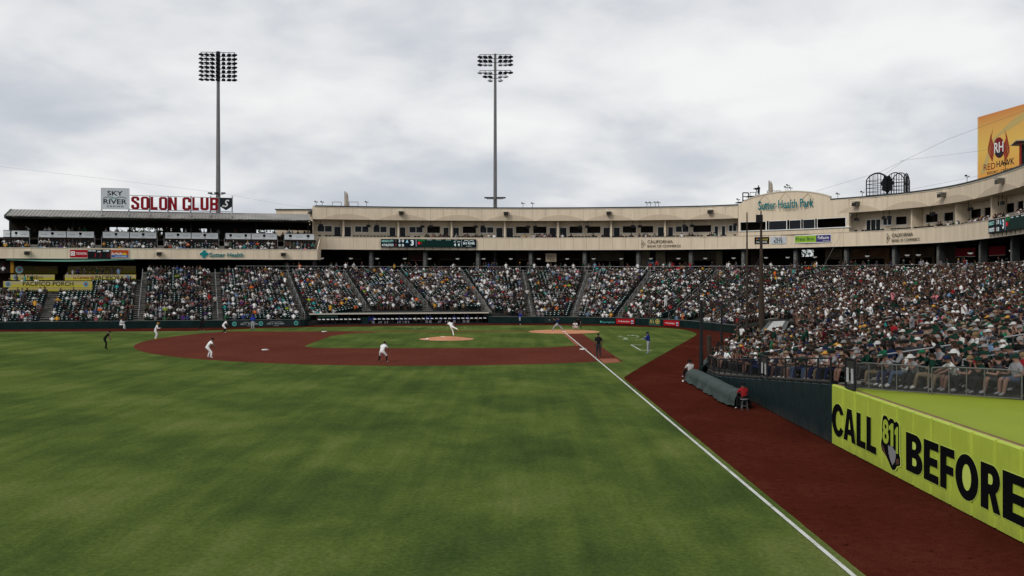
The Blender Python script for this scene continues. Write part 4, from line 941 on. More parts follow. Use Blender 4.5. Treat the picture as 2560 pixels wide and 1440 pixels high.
# white printed panels behind the rows
m = MB(); strip(m, CL.off(-6), 9.3, 12.1, .2); m.build('inner_wall', dark_int, club)  # dark wall added to stop sky light showing through the aisles
PL = CL.off(-4.15)
for a, b in [(8, 73), (97, 165), (167, 235), (257, 323), (325, 391), (413, 477), (479, 545), (564, 627), (629, 692), (711, 785)]:
    MB().wall(PL.px(a), PL.px(b), .1, 10.7, 12.2).build('panel_base', dsteel, club); pl_ = pathplane(PL, a, b, 12.15, 13.14, 0); pn = pl_.rect('printed_panel', 0, 1, 0, .93, mat('panel_white', (.78, .81, .83), .6), club, 0, .06); pl_.rect('panel_top', 0, 1, .935, 1, dsteel, pn, 0, .08)
    for u in ((.5,) if (a * 7) % 3 else (.2, .8)):
        pl_.shape('shield', [(u - .05, .78), (u + .05, .78), (u + .05, .45), (u, .32), (u - .05, .45)], ink, pn, .061, .066); pl_.text('SOLON', u - .05, u + .05, .12, .24, ink, pn, out0=.061, out1=.066)
    for u in ((.2, .8) if (a * 7) % 3 else (.5,)): pl_.text('SKY RIVER', u - .1, u + .1, .36, .48, mat('grey_ink', (.12, .13, .14), .6), pn, out0=.061, out1=.066)
# roof: eave, ridge, seams, soffit, posts
EV, RD, RBk = CL.off(-2.4), CL.off(-7.6), CL.off(-16); ze, zr_ = 15.22, 16.45
ru0, ru1 = EV.spx(10), EV.spx(777)
def rp(path, t): return path.at(lerp(path.spx(10 if path is EV else 26), path.spx(777 if path is EV else 774), t))
seg = 88
m = MB(); sm = MB(); 
for i in range(seg):
    a0, a1, b0, b1 = rp(EV, i / seg), rp(EV, (i + 1) / seg), rp(RD, i / seg), rp(RD, (i + 1) / seg)
    q = [(*a0, ze), (*a1, ze), (*b1, zr_), (*b0, zr_)]; m.hexa([(x, y, z - .12) for x, y, z in q], q)
    sm.tube((*a0, ze + .03), (*b0, zr_ + .03), .045, 4)
m.build('roof', roof_m, club); sm.build('roof_seam', roof_m, club)
m = MB()
for i in range(20):
    a0, a1 = rp(EV, i / 20), rp(EV, (i + 1) / 20); m.wall(a0, a1, .1, ze - .16, ze - .02)
m.build('gutter', mat('gutter_green', (.05, .075, .065), .5), club)
m = MB(); q = [(*rp(RD, 0), zr_), (*rp(RD, 1), zr_), (*RBk.px(770), zr_ - 1.2), (*RBk.px(30), zr_ - 1.2)]
m.hexa([(x, y, z - .15) for x, y, z in q], q); m.build('roof_back', roof_m, club)
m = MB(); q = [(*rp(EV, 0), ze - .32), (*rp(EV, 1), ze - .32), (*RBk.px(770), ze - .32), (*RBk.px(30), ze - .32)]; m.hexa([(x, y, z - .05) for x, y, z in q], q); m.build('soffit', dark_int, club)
# back wall of the club with the long opening
BW = CL.off(-12)
def bwall(a, b, z0_, z1_, mm=dark_int, nm='back_wall'): p, q_ = BW.px(a), BW.px(b); MB().wall(p, q_, .2, z0_, z1_).build(nm, mm, club)
bwall(28, 274, 11.7, ze - .3); bwall(274, 385, 11.7, 12.95); bwall(274, 385, 14.15, ze - .3); bwall(385, 497, 11.7, 12.9); bwall(385, 497, 14.1, ze - .3, dark_int)
bwall(497, 517, 11.7, 13.0); bwall(497, 517, 14.1, ze - .3); bwall(517, 640, 11.7, ze - .3, mat('club_grey', (.035, .033, .036), .8)); bwall(640, 660, 11.7, 13.2); bwall(640, 700, 14.0, ze - .3); bwall(660, 790, 11.7, 13.0); bwall(700, 790, 14.0, ze - .3)
for i, px in enumerate((415, 440, 465, 486)): 
    p = BW.px(px); MB().box((p.x, p.y + .3, 13.5), (1.2, .3, 1.25)).build('fridge', mat('club_dark', (.02, .022, .022), .7), club)
for px in (24, 183, 338, 478, 640, 770):
    p = CL.off(-4.3).px(px); MB().tube((p.x, p.y, 12.1), (p.x, p.y, ze), .09, 8).build('roof_post', dsteel, club)
for a, b in ((120, 215), (300, 360), (433, 485), (620, 680), (725, 755)):
    p, q_ = CL.off(-5.6).px(a), CL.off(-5.6).px(b); MB().wall(p, q_, .6, 13.12, 13.2).build('counter', mat('counter_pale', (.5, .47, .42), .5), club)
eR = EV.px(777); rR = RD.px(774); MB().add([(*eR, ze - .3), (*eR, ze), (*rR, zr_), (rR.x, rR.y, ze - .3)], [(0, 1, 2, 3)]).build('gable_end', coping_m, club)
lL = EV.px(10); lR = RD.px(26); MB().hexa([(lL.x, lL.y, ze - .4), (lL.x + .25, lL.y, ze - .4), (lR.x + .25, lR.y, ze - .4), (lR.x, lR.y, ze - .4)], [(lL.x, lL.y, ze + .05), (lL.x + .25, lL.y, ze + .05), (lR.x + .25, lR.y, zr_ + .06), (lR.x, lR.y, zr_ + .06)]).build('barge_board', mat('gutter_green', (0, 0, 0)), club)
p = CL.off(-3.2).px(27); MB().tube((p.x, p.y, 10.4), (p.x, p.y, ze - .3), .10, 8).build('roof_post', dsteel, club)
for i, (x, y, w_, l_) in enumerate(((XY(300, 172).x, 172, 6, 0), (XY(350, 170).x, 170, 5, 0), (XY(388, 175).x, 175, 6, 500), (XY(670, 172).x, 172, 6, 300))):
    tree(x, y, 11.2, 4.2, w_, ['bare tree seen left through the long opening of the club deck', 'bare tree seen right through the long opening of the club deck', 'leafy tree at the right end of the long club opening', 'leafy tree behind the right end of the club deck'][i], l_)
for px, z, lab in ((68, 9.7, 'flood light at the far left end of the cream club front'), (398, 9.7, 'flood light on the club front between the small scoreboard and the teal sign'), (708, 9.7, 'flood light near the right end of the cream club front')): flood(px, z, CL, .95, lab)
# teal sign on the club front
pl_, rt = sign_on('wall_sign', 'teal cross and Sutter Health letters on the club deck front', 'sign', CL, 500, 609, 9.12, 10.28, out=.05)
tl2 = mat('teal_sign', (.01, .20, .20), .5); pl_.text('Sutter Health', .21, 1, .12, .72, white, rt, bold=.02, out0=.0, out1=.05); pl_.text('Sutter Health', .215, .995, .14, .70, tl2, rt, bold=.01, out0=.051, out1=.1)
cr = [(.0, .38), (.06, .30), (.05, .05), (.11, .0), (.15, .28), (.19, .42), (.19, .66), (.13, .70), (.14, .95), (.08, 1.0), (.05, .72), (.0, .64)]
pl_.shape('cross', [(.09 + (x - .09) * 1.12, .5 + (y - .5) * 1.1) for x, y in cr], white, rt, 0, .05); pl_.shape('cross', cr, tl2, rt, .051, .1)
# small scoreboard with two adverts
pl_, rt = sign_on('small_scoreboard', 'small scoreboard with red advert left and sunset advert right on the club front', 'scoreboard', CL, 174, 323, 9.0, 10.27, coping_l, .03, .10)
pl_.rect('red_panel', .008, .30, .06, .95, mat('sign_red2', (.34, .01, .02), .5), rt, .101, .11); pl_.text('TOYOTA', .11, .285, .38, .64, white, rt, bold=.014, out0=.111, out1=.12)
pl_.rect('logo_tile', .02, .09, .28, .76, white, rt, .111, .115); pl_.shape('logo', ell(.055, .52, .025, .16), mat('sign_red2', (0, 0, 0)), rt, .116, .119); pl_.shape('logo', ell(.055, .52, .017, .10), white, rt, .1195, .122)
pl_.rect('score_panel', .303, .69, -.06, 1.0, mat('score_black', (.010, .011, .013), .5), rt, .101, .12)
for t_, a, b in (('VISITOR', .31, .435), ('INN', .465, .52), ('HOME', .56, .665)): pl_.text(t_, a, b, .76 if t_ != 'INN' else .68, .94 if t_ != 'INN' else .86, led_w, rt, out0=.121, out1=.13)
dr = mat('led_dark_red', (.25, .01, .02), .5, emit=.3)
for t_, a, b in (('1', .425, .438), ('3', .50, .525), ('0', .635, .665)): pl_.text(t_, a, b, .12, .56, dr, rt, bold=-.02, out0=.121, out1=.13)
pl_.rect('sunset_panel', .695, .992, .06, .95, mat('sunset', (.40, .06, .02), .5), rt, .101, .11); pl_.rect('sea_panel', .70, .987, .10, .36, mat('sea_blue', (.02, .12, .35), .5), rt, .111, .115)
pl_.text('Surfside', .70, .88, .38, .70, white, rt, bold=.01, shear=.2, out0=.116, out1=.12); pl_.shape('sun', [(.92 + .05 * math.cos(R(180 * i / 12)) * (1 if i % 2 else .7), .36 + .34 * math.sin(R(180 * i / 12)) * (1 if i % 2 else .7)) for i in range(13)], mat('sun_yellow', (.6, .38, .03), .5), rt, .116, .12)
pl_.text('TACOS BEER', .76, .96, .16, .26, white, rt, out0=.116, out1=.12)
# roof signs
RS = Path([RD.px(250).lerp(EV.px(250), .55), RD.px(590).lerp(EV.px(590), .55)])
YS = 150.0
def rsp(px0, px1, y0, y1, dY=0.0): 
    a = XY(px0, YS + dY + (px0 - 250) * .0135); b = XY(px1, YS + dY + (px1 - 250) * .0135); k = YS + dY + ((px0 + px1) / 2 - 250) * .0135
    return Plane(a, b, py2z(y1, k), py2z(y0, k))
rt = root('casino_sign', 'pale grey billboard with dark casino lettering and hills line on the metal roof', 'sign'); pl_ = rsp(253, 322.5, 471, 523)
pl_.rect('board', 0, 1, 0, 1, mat('board_grey', (.50, .54, .57), .6), rt, -.3, 0); pl_.rect('border', -.01, 1.01, 1.0, 1.02, white, rt, -.3, .03); pl_.rect('border', -.012, 0, 0, 1, white, rt, -.3, .03); pl_.rect('border', 1.0, 1.012, 0, 1, white, rt, -.3, .03)
ik = mat('sign_ink', (.018, .022, .028), .6)
pl_.text('SKY', .22, .77, .66, .88, ik, rt, bold=.01, out0=.001, out1=.03); pl_.text('RIVER', .08, .92, .25, .48, ik, rt, bold=.01, out0=.001, out1=.03); pl_.text('CASINO', .20, .80, .10, .18, ik, rt, space=1.5, out0=.001, out1=.03)
pts = [(.07 + .85 * i / 24, .525 + .075 * abs(math.sin(math.pi * 2 * i / 24)) ** .75) for i in range(25)]; pl_.shape('hill_line', pts + [(x, y - .022) for x, y in pts[::-1]], ik, rt, .001, .03)
pts = [(.30 + .30 * i / 10, .52 + .03 * math.sin(math.pi * i / 10)) for i in range(11)]; pl_.shape('river_line', pts + [(x, y - .02) for x, y in pts[::-1]], mint, rt, .031, .04)
c = .22; t_ = .30
G = {'O': ([(c, 0), (1 - c, 0), (1, .17), (1, 1.43), (1 - c, 1.6), (c, 1.6), (0, 1.43), (0, .17)], [(t_ + .02, .24), (1 - t_ - .02, .24), (1 - t_ - .02, 1.36), (t_ + .02, 1.36)]),
     'L': ([(0, 0), (1, 0), (1, .32), (.36, .32), (.36, 1.6), (0, 1.6)],), 'N': ([(0, 0), (.32, 0), (.32, .95), (.68, 0), (1, 0), (1, 1.6), (.68, 1.6), (.68, .65), (.32, 1.6), (0, 1.6)],),
     'C': ([(c, 0), (1 - c, 0), (1, .17), (1, .62), (.68, .62), (.68, .26), (.34, .26), (.34, 1.34), (.68, 1.34), (.68, 1.0), (1, 1.0), (1, 1.43), (1 - c, 1.6), (c, 1.6), (0, 1.43), (0, .17)],),
     'U': ([(c, 0), (1 - c, 0), (1, .17), (1, 1.6), (.66, 1.6), (.66, .28), (.34, .28), (.34, 1.6), (0, 1.6), (0, .17)],),
     'B': ([(0, 0), (.8, 0), (1, .17), (1, .65), (.88, .8), (1, .95), (1, 1.43), (.8, 1.6), (0, 1.6)], [(.34, .26), (.66, .26), (.66, .64), (.34, .64)], [(.34, .96), (.66, .96), (.66, 1.34), (.34, 1.34)]),
     'S': ([(c, 0), (1 - c, 0), (1, .17), (1, .72), (.34, 1.18), (.34, 1.34), (.66, 1.34), (.66, 1.08), (1, 1.08), (1, 1.43), (1 - c, 1.6), (c, 1.6), (0, 1.43), (0, 1.02), (.66, .55), (.66, .26), (.34, .26), (.34, .55), (0, .55), (0, .17)],)}
rt = root('club_sign', 'huge red block letters SOLON CLUB standing in a frame on the metal roof', 'sign')
lred = mat('letter_red', (.22, .010, .016), .5)
for ch, a, b, y0, y1 in (('S', 328, 348, 491, 523), ('O', 352, 372.5, 491.5, 523.5), ('L', 376.5, 393.5, 492, 524), ('O', 397.5, 418, 492.5, 524.5), ('N', 422, 442, 493, 525.5), ('C', 456, 476.5, 493.5, 525.5), ('L', 480.5, 497, 494, 525.5), ('U', 501, 521.5, 494, 525.5), ('B', 525, 545, 494.3, 526)):
    pl_ = rsp(a, b, y0, y1); pl_.put('letter', poly_geo('block' + ch, G[ch]), 0, 1, 0, 1, lred, rt, -.25, .05)
for a, b, y in ((323, 583, 490.5), (323, 583, 525)):
    pl_ = rsp(a, b, y - .5, y + .5, .4); MB().tube(pl_.pt(0, .5), (pl_.pt(1, .5)[0], pl_.pt(1, .5)[1], pl_.pt(1, .5)[2] - .18), .05, 5).build('frame_rail', steel, rt)
for px in (254, 322, 374, 420, 477, 526, 580):
    pl_ = rsp(px, px + 1, 490 if px > 330 else 522, 525, .5); a = pl_.pt(.5, 1); b = pl_.pt(.5, 0); e_ = EV.px(px - 2)
    MB().path([a, b, (b[0], b[1] - .2, zr_ - .25), (e_.x, e_.y + .6, ze + .35)], .10, 6).build('frame_post', steel, rt)
rt = root('shield_sign', 'black shield sign with white ornate letter at the right end of the roof letters', 'sign'); pl_ = rsp(550, 579.5, 494.5, 525.5)
def inset(pts, k): return [(.5 + (x - .5) * k, .5 + (y - .5) * k) for x, y in pts]
shd = [(0, 1), (1, 1), (1, .30), (.5, 0), (0, .30)]
pl_.shape('board', shd, ik, rt, -.25, 0)
pl_.text('S', .30, .78, .26, .84, white, rt, bold=.01, shear=.35, out0=.001, out1=.04); pl_.shape('curl', ell(.30, .34, .10, .08), white, rt, .001, .04); pl_.shape('curl', ell(.30, .34, .05, .04), ik, rt, .041, .05)

# porch at the far left: yellow printed boards on three levels, green awning
porch = root('beer_porch', 'yellow beer terrace with three levels of printed boards at the far left', 'terrace')
stripe_m = mat('pale_stripe', (.30, .29, .22), .6); brown = mat('ad_brown', (.10, .05, .02), .6)
def yboard(a, b, y0, y1, Y, items, dim=1.0, nm='printed_board', stripes=True, lower=.45):
    p, q_ = XY(a, Y), XY(b, Y + .5); pl_ = Plane(p, q_, py2z(y1, Y), py2z(y0, Y))
    ym = mat('board_yellow%.1f' % dim, tuple(x * dim for x in (.40, .36, .045)), .6, .08, 2); ym2 = mat('board_straw%.1f' % dim, tuple(x * dim for x in (.42, .34, .13)), .6, .05, 2)
    bo = pl_.rect(nm, 0, 1, 0, 1, ym, porch, 0, .1); pl_.rect('upper_band', 0, 1, lower, 1, ym2, bo, .101, .108)
    if stripes:
        n_ = int((b - a) / 5)
        for i in range(n_):
            u = i / n_; w_ = .4 / n_; pl_.shape('stripe', [(u, 1), (u + w_, 1), (u + w_ + 1.6 / n_, lower + .02), (u + 1.6 / n_, lower + .02)], stripe_m, bo, .109, .111) if u + 2 / n_ < 1 else None
    for it in items:
        if it[0] == 'o':
            ar = pl_.h / pl_.w
            for k_, mm in ((1.0, mat('emblem_grey', (.28, .33, .35), .6)), (.78, mat('emblem_blue', (.06, .20, .26), .6)), (.3, mat('emblem_red', (.3, .03, .02), .6))): pl_.shape('emblem', ell(it[1], .5, .48 * k_ * ar, .48 * k_), mm, bo, .112 + .004 * (1 - k_), .115 + .006 * (1 - k_))
        else: pl_.text(it[0], it[1], it[2], it[3], it[4], it[5], bo, bold=.01, out0=.1125, out1=.12)
    return pl_
yboard(9, 231, 703, 718, 129.6, [('o', .055), ('PACIFICO PORCH', .22, .79, .2, .92, ink), ('o', .93)])
yboard(22, 231, 718.5, 728, 129.3, [], .9, 'step_board', False)
yboard(27, 137, 686.5, 700, 135.2, [('Pacifico', .38, .74, .25, .85, brown), ('o', .12)])
yboard(163, 340, 686.5, 701, 135.4, [('La Cerveza del', .12, .41, .25, .8, mat('ad_maroon', (.22, .02, .01), .6)), ('PACIFICO', .43, .77, .1, .85, ink), ('o', .88)])
yboard(36, 145, 665, 684, 141, [('Pacifico', .5, .9, .4, .85, brown), ('o', .12)], .1, stripes=False); yboard(170, 340, 665, 684, 141, [('PACIFICO PORCH', .20, .80, .35, .88, ink)], .1, stripes=False)  # rear boards: yellow darkened, shade under the deck put into the colour
p, q_ = XY(26, 141), XY(34, 141); MB().wall(p, q_, .3, 6.8, py2z(652, 141)).build('yellow_post', mat('post_yellow', (.30, .16, .02), .6), porch)
for a, b, za_, zb__, Y0, Y1 in ((5, 235, 3.6, 4.85, 129.9, 136), (18, 345, 4.0, 5.75, 135.6, 150)):
    p, q_ = XY(a, Y0), XY(b, Y0 + .5); MB().hexa([(p.x, p.y, za_), (q_.x, q_.y, za_), (q_.x, Y1, za_), (p.x, Y1, za_)], [(p.x, p.y, zb__), (q_.x, q_.y, zb__), (q_.x, Y1, zb__), (p.x, Y1, zb__)]).build('platform', conc_d, porch)
aw = MB(); a0, a1 = XY(14, 139.2), XY(338, 141.2); b0, b1 = XY(20, 142.5), XY(332, 145.5)
nA = 12; vs = []; fs = []
for i in range(nA + 1):
    t = i / nA; p = a0.lerp(a1, t); q_ = b0.lerp(b1, t); vs += [(p.x, p.y, py2z(649.5 + 4.5 * math.sin(math.pi * min(1, t * 1.1)), p.y)), (q_.x, q_.y, 8.85)]
for i in range(nA): fs.append((2 * i, 2 * i + 2, 2 * i + 3, 2 * i + 1))
aw.add(vs, fs).build('awning', mat('awning_green', (.09, .22, .17), .7), None, label='long pale green awning under the cream club front above the yellow boards', cat='awning')
# dark rail at the lower left
railing(Path([XY(-60, 113.5), XY(120, 114.8), XY(216, 115.6)]), .93, .55, 2.8, 'field_railing', 'dark railing above the low wall at the far left of the field', dsteel, 0, .045, .45)
railing(Path([XY(216, 116.4), XY(345, 117.8)]), .93, .35, 2.8, 'field_railing', 'short dark railing in front of the seats left of the seated ball boy', dsteel, 0, .035)

# ------------------------------------------------------------------ light towers
pole_m = mat('pole_grey', (.17, .165, .17), .5, .08, 1, metal=.3); lamp_m = mat('lamp_black', (.012, .013, .016), .4); lamp_s = mat('lamp_silver', (.40, .42, .43), .4)
lampb = MB(); lampb.tube((0, 0, 0), (0, 0, -.32), .05, 5); lampb.add([(-.32, -.42, -.50), (.32, -.42, -.50), (.36, .34, -.62), (-.36, .34, -.62), (-.26, -.30, -.26), (.26, -.30, -.26), (.28, .30, -.30), (-.28, .30, -.30)], [(3, 2, 1, 0), (4, 5, 6, 7), (0, 1, 5, 4), (1, 2, 6, 5), (2, 3, 7, 6), (3, 0, 4, 7)])
lmesh = lampb.mesh('lamp', lamp_m); lmesh2 = lampb.mesh('lamp', lamp_s)
def tower(px, Y, topy, rows, lab, r0=.52, r1=.24, low=None, tilt=0.0):
    x = px2x(px, Y); zt_ = py2z(topy, Y); rt = root('light_tower', lab, 'light tower', 'tall light towers behind the stands', (x, Y, 0))
    MB().tube((0, 0, 0), (0, 0, zt_), r0, 14, r1).build('pole', pole_m, rt, smooth=False)
    if low is None: MB().tube((0, 0, py2z(202, Y)), (0, 0, zt_ + .1), r1 + .12, 10).build('cage', lamp_m, rt)
    for yy, xs, silver in rows:
        z = py2z(yy, Y); off = [(a - px) * Y / FPX for a in xs]; a, b = min(off), max(off)
        MB().tube((a - .1, -.25, z - tilt * a), (b + .1, -.25, z - tilt * b), .06, 5).build('crossarm', pole_m, rt)
        for i, o in enumerate(off):
            l_ = link('lamp', lmesh2 if i in silver else lmesh, rt); l_.location = (o, -.3, z - tilt * o); l_.rotation_euler = (0, 0, R((-55 if o < 0 else 55) * abs(o) / max(b, 1))); 
    return rt, x
xs7 = [504.5, 518, 532, 546, 560, 574, 587.5]
t1, tx = tower(545.5, 172, 130.5, [(131.8 + 10.4 * i, xs7, ()) for i in range(7)], 'tall left tower carrying seven full rows of dark lamps', tilt=.02)
xs6 = [1200, 1213, 1225.5, 1251, 1264, 1276.5]
tower(1238, 176, 134.5, [(137.3, xs6, ()), (147.3, xs6, ()), (157.2, xs6, (1, 2, 3, 4)), (176.8, xs6, (0, 1, 2)), (186.8, xs6[1:5], (2, 3)), (196.5, [1225.5, 1251], (0, 1))], 'tall middle tower with three upper lamp rows and three narrowing lower rows', .42, .22, low=1, tilt=-.004)
for px, Y, yy, w_, lab in ((545.5, 171.2, 484, (527, 543, 560), 'three small lamps on a short arm low on the left light tower'), (1238, 175.3, 495.5, (1217, 1228, 1247, 1258), 'four small lamps on a short arm low on the middle light tower')):
    rt = root('tower_lamps', lab, 'lamp', 'lamps low on the towers'); z = py2z(yy, Y)
    MB().tube((px2x(w_[0], Y), Y - .3, z - .15), (px2x(w_[-1], Y), Y - .3, z - .15), .06, 5).tube((px2x(px, Y), Y - .3, z - .15), (px2x(px, Y), Y + .6, z - .15), .08, 5).build('arm', pole_m, rt)
    for a in w_: MB().box((px2x(a, Y), Y - .4, z + .05), (.75, .6, .22), rz=.3).build('lamp', lamp_m, rt)

# ------------------------------------------------------------------ roof furniture
# cage with dark ball shapes
ck = root('roof_cage', 'round black steel cage with dark diamond shapes standing on the right roof', 'structure', loc=(0, 0, 0))
cxY = 141.5; cxx = px2x(2219, cxY); zc0 = ZF1 + .05; rad = 3.12
def cagept(a, z): return (cxx + rad * math.cos(a), cxY + rad * math.sin(a), z)
nP = 5
for k in range(nP):
    _ca = (-178, -113, -67, -2, 60, 182); a0, a1 = R(_ca[k]), R(_ca[k + 1]); p0, p1 = Vector(cagept(a0, zc0)), Vector(cagept(a1, zc0)); m = MB(); H0, H1 = 2.45, 3.3 + (.40 if k >= 3 else 0)
    nb = 7
    def top(t): return H0 + (H1 - H0) * math.sin(math.pi * t) ** .7
    for i in range(nb + 1):
        t = i / nb; p = p0.lerp(p1, t); m.tube(p, p + Vector((0, 0, top(t))), .085 if i in (0, nb) else .036, 5)
    for i in range(14): m.tube(p0.lerp(p1, i / 14) + Vector((0, 0, top(i / 14))), p0.lerp(p1, (i + 1) / 14) + Vector((0, 0, top((i + 1) / 14))), .07, 5)
    for z in (.25, .75, 1.3, 1.85, 2.35): m.tube(p0 + Vector((0, 0, z)), p1 + Vector((0, 0, z)), .036, 5)
    m.build('cage_panel', lamp_m, ck)
    if k in (1, 2):
        pl_ = Plane(Vector(cagept(R(-142), zc0)), Vector(cagept(R(-82), zc0)), zc0, zc0 + 3) if k == 1 else Plane(p0, p1, zc0, zc0 + 3); pts = [(.5, .05), (.62, .22), (.84, .30), (.80, .48), (.95, .60), (.78, .76), (.68, .95), (.32, .95), (.22, .76), (.05, .60), (.20, .48), (.16, .30), (.38, .22)]
        pl_.shape('emblem', [(.5 + (x - .5) * (.72 if k == 1 else .40), y) for x, y in pts], mat('cage_dark', (.018, .02, .022), .6), ck, -.1, .1)
# folded parasols, roof rails, small roof lamps
can = mat('canvas', (.36, .31, .24), .9, .1, 3)
for px, Y, yt_, lab in ((866.5, 163, 480, 'closed cream parasol on the roof left of the middle light tower'), (1927, 155, 453, 'closed cream parasol on the roof behind the arched gable')):
    x = px2x(px, Y); rt = root('parasol', lab, 'parasol', 'closed parasols on the roof', (x, Y, 0)); zt_ = py2z(yt_, Y); z0_ = zt_ - 2.6
    MB().tube((-.28, 0, ZF1 - .4), (-.28, 0, zt_ + .1), .10, 8).build('pole', steel, rt)
    c = MB(); n = 12
    vs = [((.05 if j == 0 else (.20 + .16 * (j / 5)) * (1 + .18 * (i % 2))) * math.cos(2 * math.pi * i / n) * (1 if j else 1), (.05 if j == 0 else (.20 + .16 * (j / 5)) * (1 + .18 * (i % 2))) * math.sin(2 * math.pi * i / n), zt_ - 2.4 * j / 5) for j in range(6) for i in range(n)]
    c.add(vs, [(j * n + i, (j + 1) * n + i, (j + 1) * n + (i + 1) % n, j * n + (i + 1) % n) for j in range(5) for i in range(n)]).build('canopy', can, rt)
for a, b, Y, yt_, lab in ((831, 853, 161, 505, 'small pipe guard rail left of the parasol on the long roof'), (873, 895, 161, 505, 'small pipe guard rail right of the parasol on the long roof')):
    rt = root('roof_rail', lab, 'railing', 'pipe guards on the roof'); p, q_ = px2x(a, Y), px2x(b, Y); z = py2z(yt_, Y)
    MB().path([(p, Y, ZF1 - .1), (p, Y, z), (q_, Y, z), (q_, Y, ZF1 - .1)], .04, 5).build('pipe', dsteel, rt)
rt = root('roof_rail', 'pipe guard rails and black platform frame behind the left shoulder of the gable', 'railing')
for a, b, y0, y1, Y, r_ in ((1857, 1871, 482, 501, 156, .09), (1875, 1890, 481, 499, 157, .05), (1890, 1913, 488, 494, 157, .04), (1918, 1938, 477, 486, 156, .045), (1941, 1952, 477, 483, 156, .045)):
    p, q_ = px2x(a, Y), px2x(b, Y); z, zz = py2z(y0, Y), py2z(y1, Y); b_ = MB().path([(p, Y, zz), (p, Y, z), (q_, Y, z), (q_, Y, zz), (p, Y, zz)], r_, 5).path([(p, Y, (z + zz) / 2), (q_, Y, (z + zz) / 2)], r_ * .8, 5); b_.tube((p, Y, ZF1 - .3), (p, Y, zz), r_, 5).tube((q_, Y, ZF1 - .3), (q_, Y, zz), r_, 5); b_.build('guard_frame', dsteel, rt)
MB().box((px2x(1884, 157), 157.5, ZF1 + .5), (5.2, 2, .12)).build('platform', dsteel, rt)
for px, Y, z, lab in ((790, 159.5, 0, 'leftmost small lamp on the long roof'), (805, 159.8, 0, 'second small lamp from the left end of the long roof'), (916, 160, 0, 'small lamp on the roof right of the left parasol'), (1307, 163, 0, 'small lamp on the roof right of the middle light tower'), (1331, 163, 0, 'second small lamp on the roof right of the middle light tower'), (1617, 161.5, 0, 'first lamp of the small cluster on the middle of the roof'), (1626, 161.3, 0, 'second lamp of the small cluster on the middle of the roof'), (1638, 161, 0, 'third lamp of the small cluster on the middle of the roof'), (1646, 160.9, 0, 'fourth lamp of the small cluster on the middle of the roof'),
                     (1845, 156, .1, 'small black spot lamp on the roof just left of the gable'), (1964, 152, 1.7, 'left spot lamp on top of the arched gable'), (1969, 152, 2.0, 'middle spot lamp on top of the arched gable'), (1976, 152, 1.6, 'right spot lamp on top of the arched gable'), (2094, 144, 0, 'small black spot lamp on the roof just right of the gable'), (2155, 141, 0, 'small lamp on the roof left of the black cage'), (2417, 119.5, .1, 'small lamp on the roof left of the orange billboard'), (2512, 107, .2, 'dark lamp cluster on the roof before the orange billboard')):
    x = px2x(px, Y); rt = root('roof_lamp', lab, 'lamp', 'small lamps along the roof', (x, Y, 0)); zz = ZF1 + z + .8
    MB().tube((0, 0, ZF1 - .3), (.05, 0, zz), .035, 5).tube((-.25, 0, zz - .1), (.3, 0, zz - .1), .03, 4).build('stem', dsteel, rt); MB().box((-.12, -.05, zz + .05), (.24, .2, .16), rz=.5).build('head', lamp_m, rt); MB().box((.24, -.05, zz - .06), (.16, .14, .12), rz=-.4).build('head', lamp_m, rt)
# speaker on the brown pole, poles and net
brownp = mat('brown_pole', (.05, .037, .028), .6, .1, 2)
rt = root('net_pole', 'tall tapering brown pole with a black loudspeaker in front of the arched gable', 'pole', loc=(px2x(1904, 99), 99, 0)); zt_ = py2z(527, 99)
MB().tube((0, 0, 0), (-.06, 0, zt_), .36, 12, .06).build('pole', brownp, rt)
rt2 = root('loudspeaker', 'black loudspeaker fixed high on the brown pole before the gable', 'loudspeaker', loc=(px2x(1898.5, 98.5), 98.5, py2z(547, 98.5))); MB().box((0, 0, 0), (.68, .5, .80), rz=-.25).build('cabinet', lamp_m, rt2); MB().tube((.3, .1, 0), (.3, .6, 0), .06, 5).build('bracket', dsteel, rt2); MB().box((0, -.27, .0), (.5, .03, .64), rz=-.25).build('grille', mat('grille', (.02, .02, .022), .8), rt2)
rt = root('net_pole', 'thin brown pole left of the pole with the loudspeaker', 'pole', loc=(px2x(1867.5, 104), 104, 0)); MB().tube((0, 0, 0), (0, 0, py2z(531, 104)), .16, 8, .06).build('pole', brownp, rt)
NP = [(1753, 62.3, 750, 903, .10, 'nearest dark net post where the seating corner meets the red track'), (1804, 74, 763, 858, .08, 'second dark net post behind the nearest one')]
for px, Y, y0, y1, r_, lab in NP:
    rt = root('net_post', lab, 'post', 'dark posts of the net', (px2x(px, Y), Y, 0)); MB().tube((0, 0, 0), (0, 0, py2z(y0, Y)), r_ * 1.2, 8, r_).build('post', dsteel, rt); MB().tube((0, 0, 0), (0, 0, 1.5), r_ * 1.4, 8).build('padding', dsteel, rt)
rt = root('padded_stub', 'short thick padded post on the red track beside the net posts', 'post', loc=(px2x(1772.5, 69), 69, 0)); MB().tube((0, 0, 0), (0, 0, py2z(841, 69)), .17, 10).dome((0, 0, py2z(841, 69)), .17, .17, .08, 10, 3).build('post', brownp, rt)
def net_fn():
    m = bpy.data.materials.new('net'); m.use_nodes = True; t = m.node_tree; b = t.nodes['Principled BSDF']; b.inputs['Base Color'].default_value = (.03, .022, .016, 1); b.inputs['Roughness'].default_value = .9
    uv = t.nodes.new('ShaderNodeUVMap'); s_ = t.nodes.new('ShaderNodeSeparateXYZ'); t.links.new(uv.outputs[0], s_.inputs[0])
    def ln(o): return mth(t, 'LESS_THAN', mth(t, 'FRACT', mth(t, 'MULTIPLY', o, 22.0), 0), .07)
    a = mth(t, 'MAXIMUM', ln(s_.outputs[0]), ln(s_.outputs[1])); t.links.new(a, b.inputs['Alpha']); return m
net_m = net_fn()
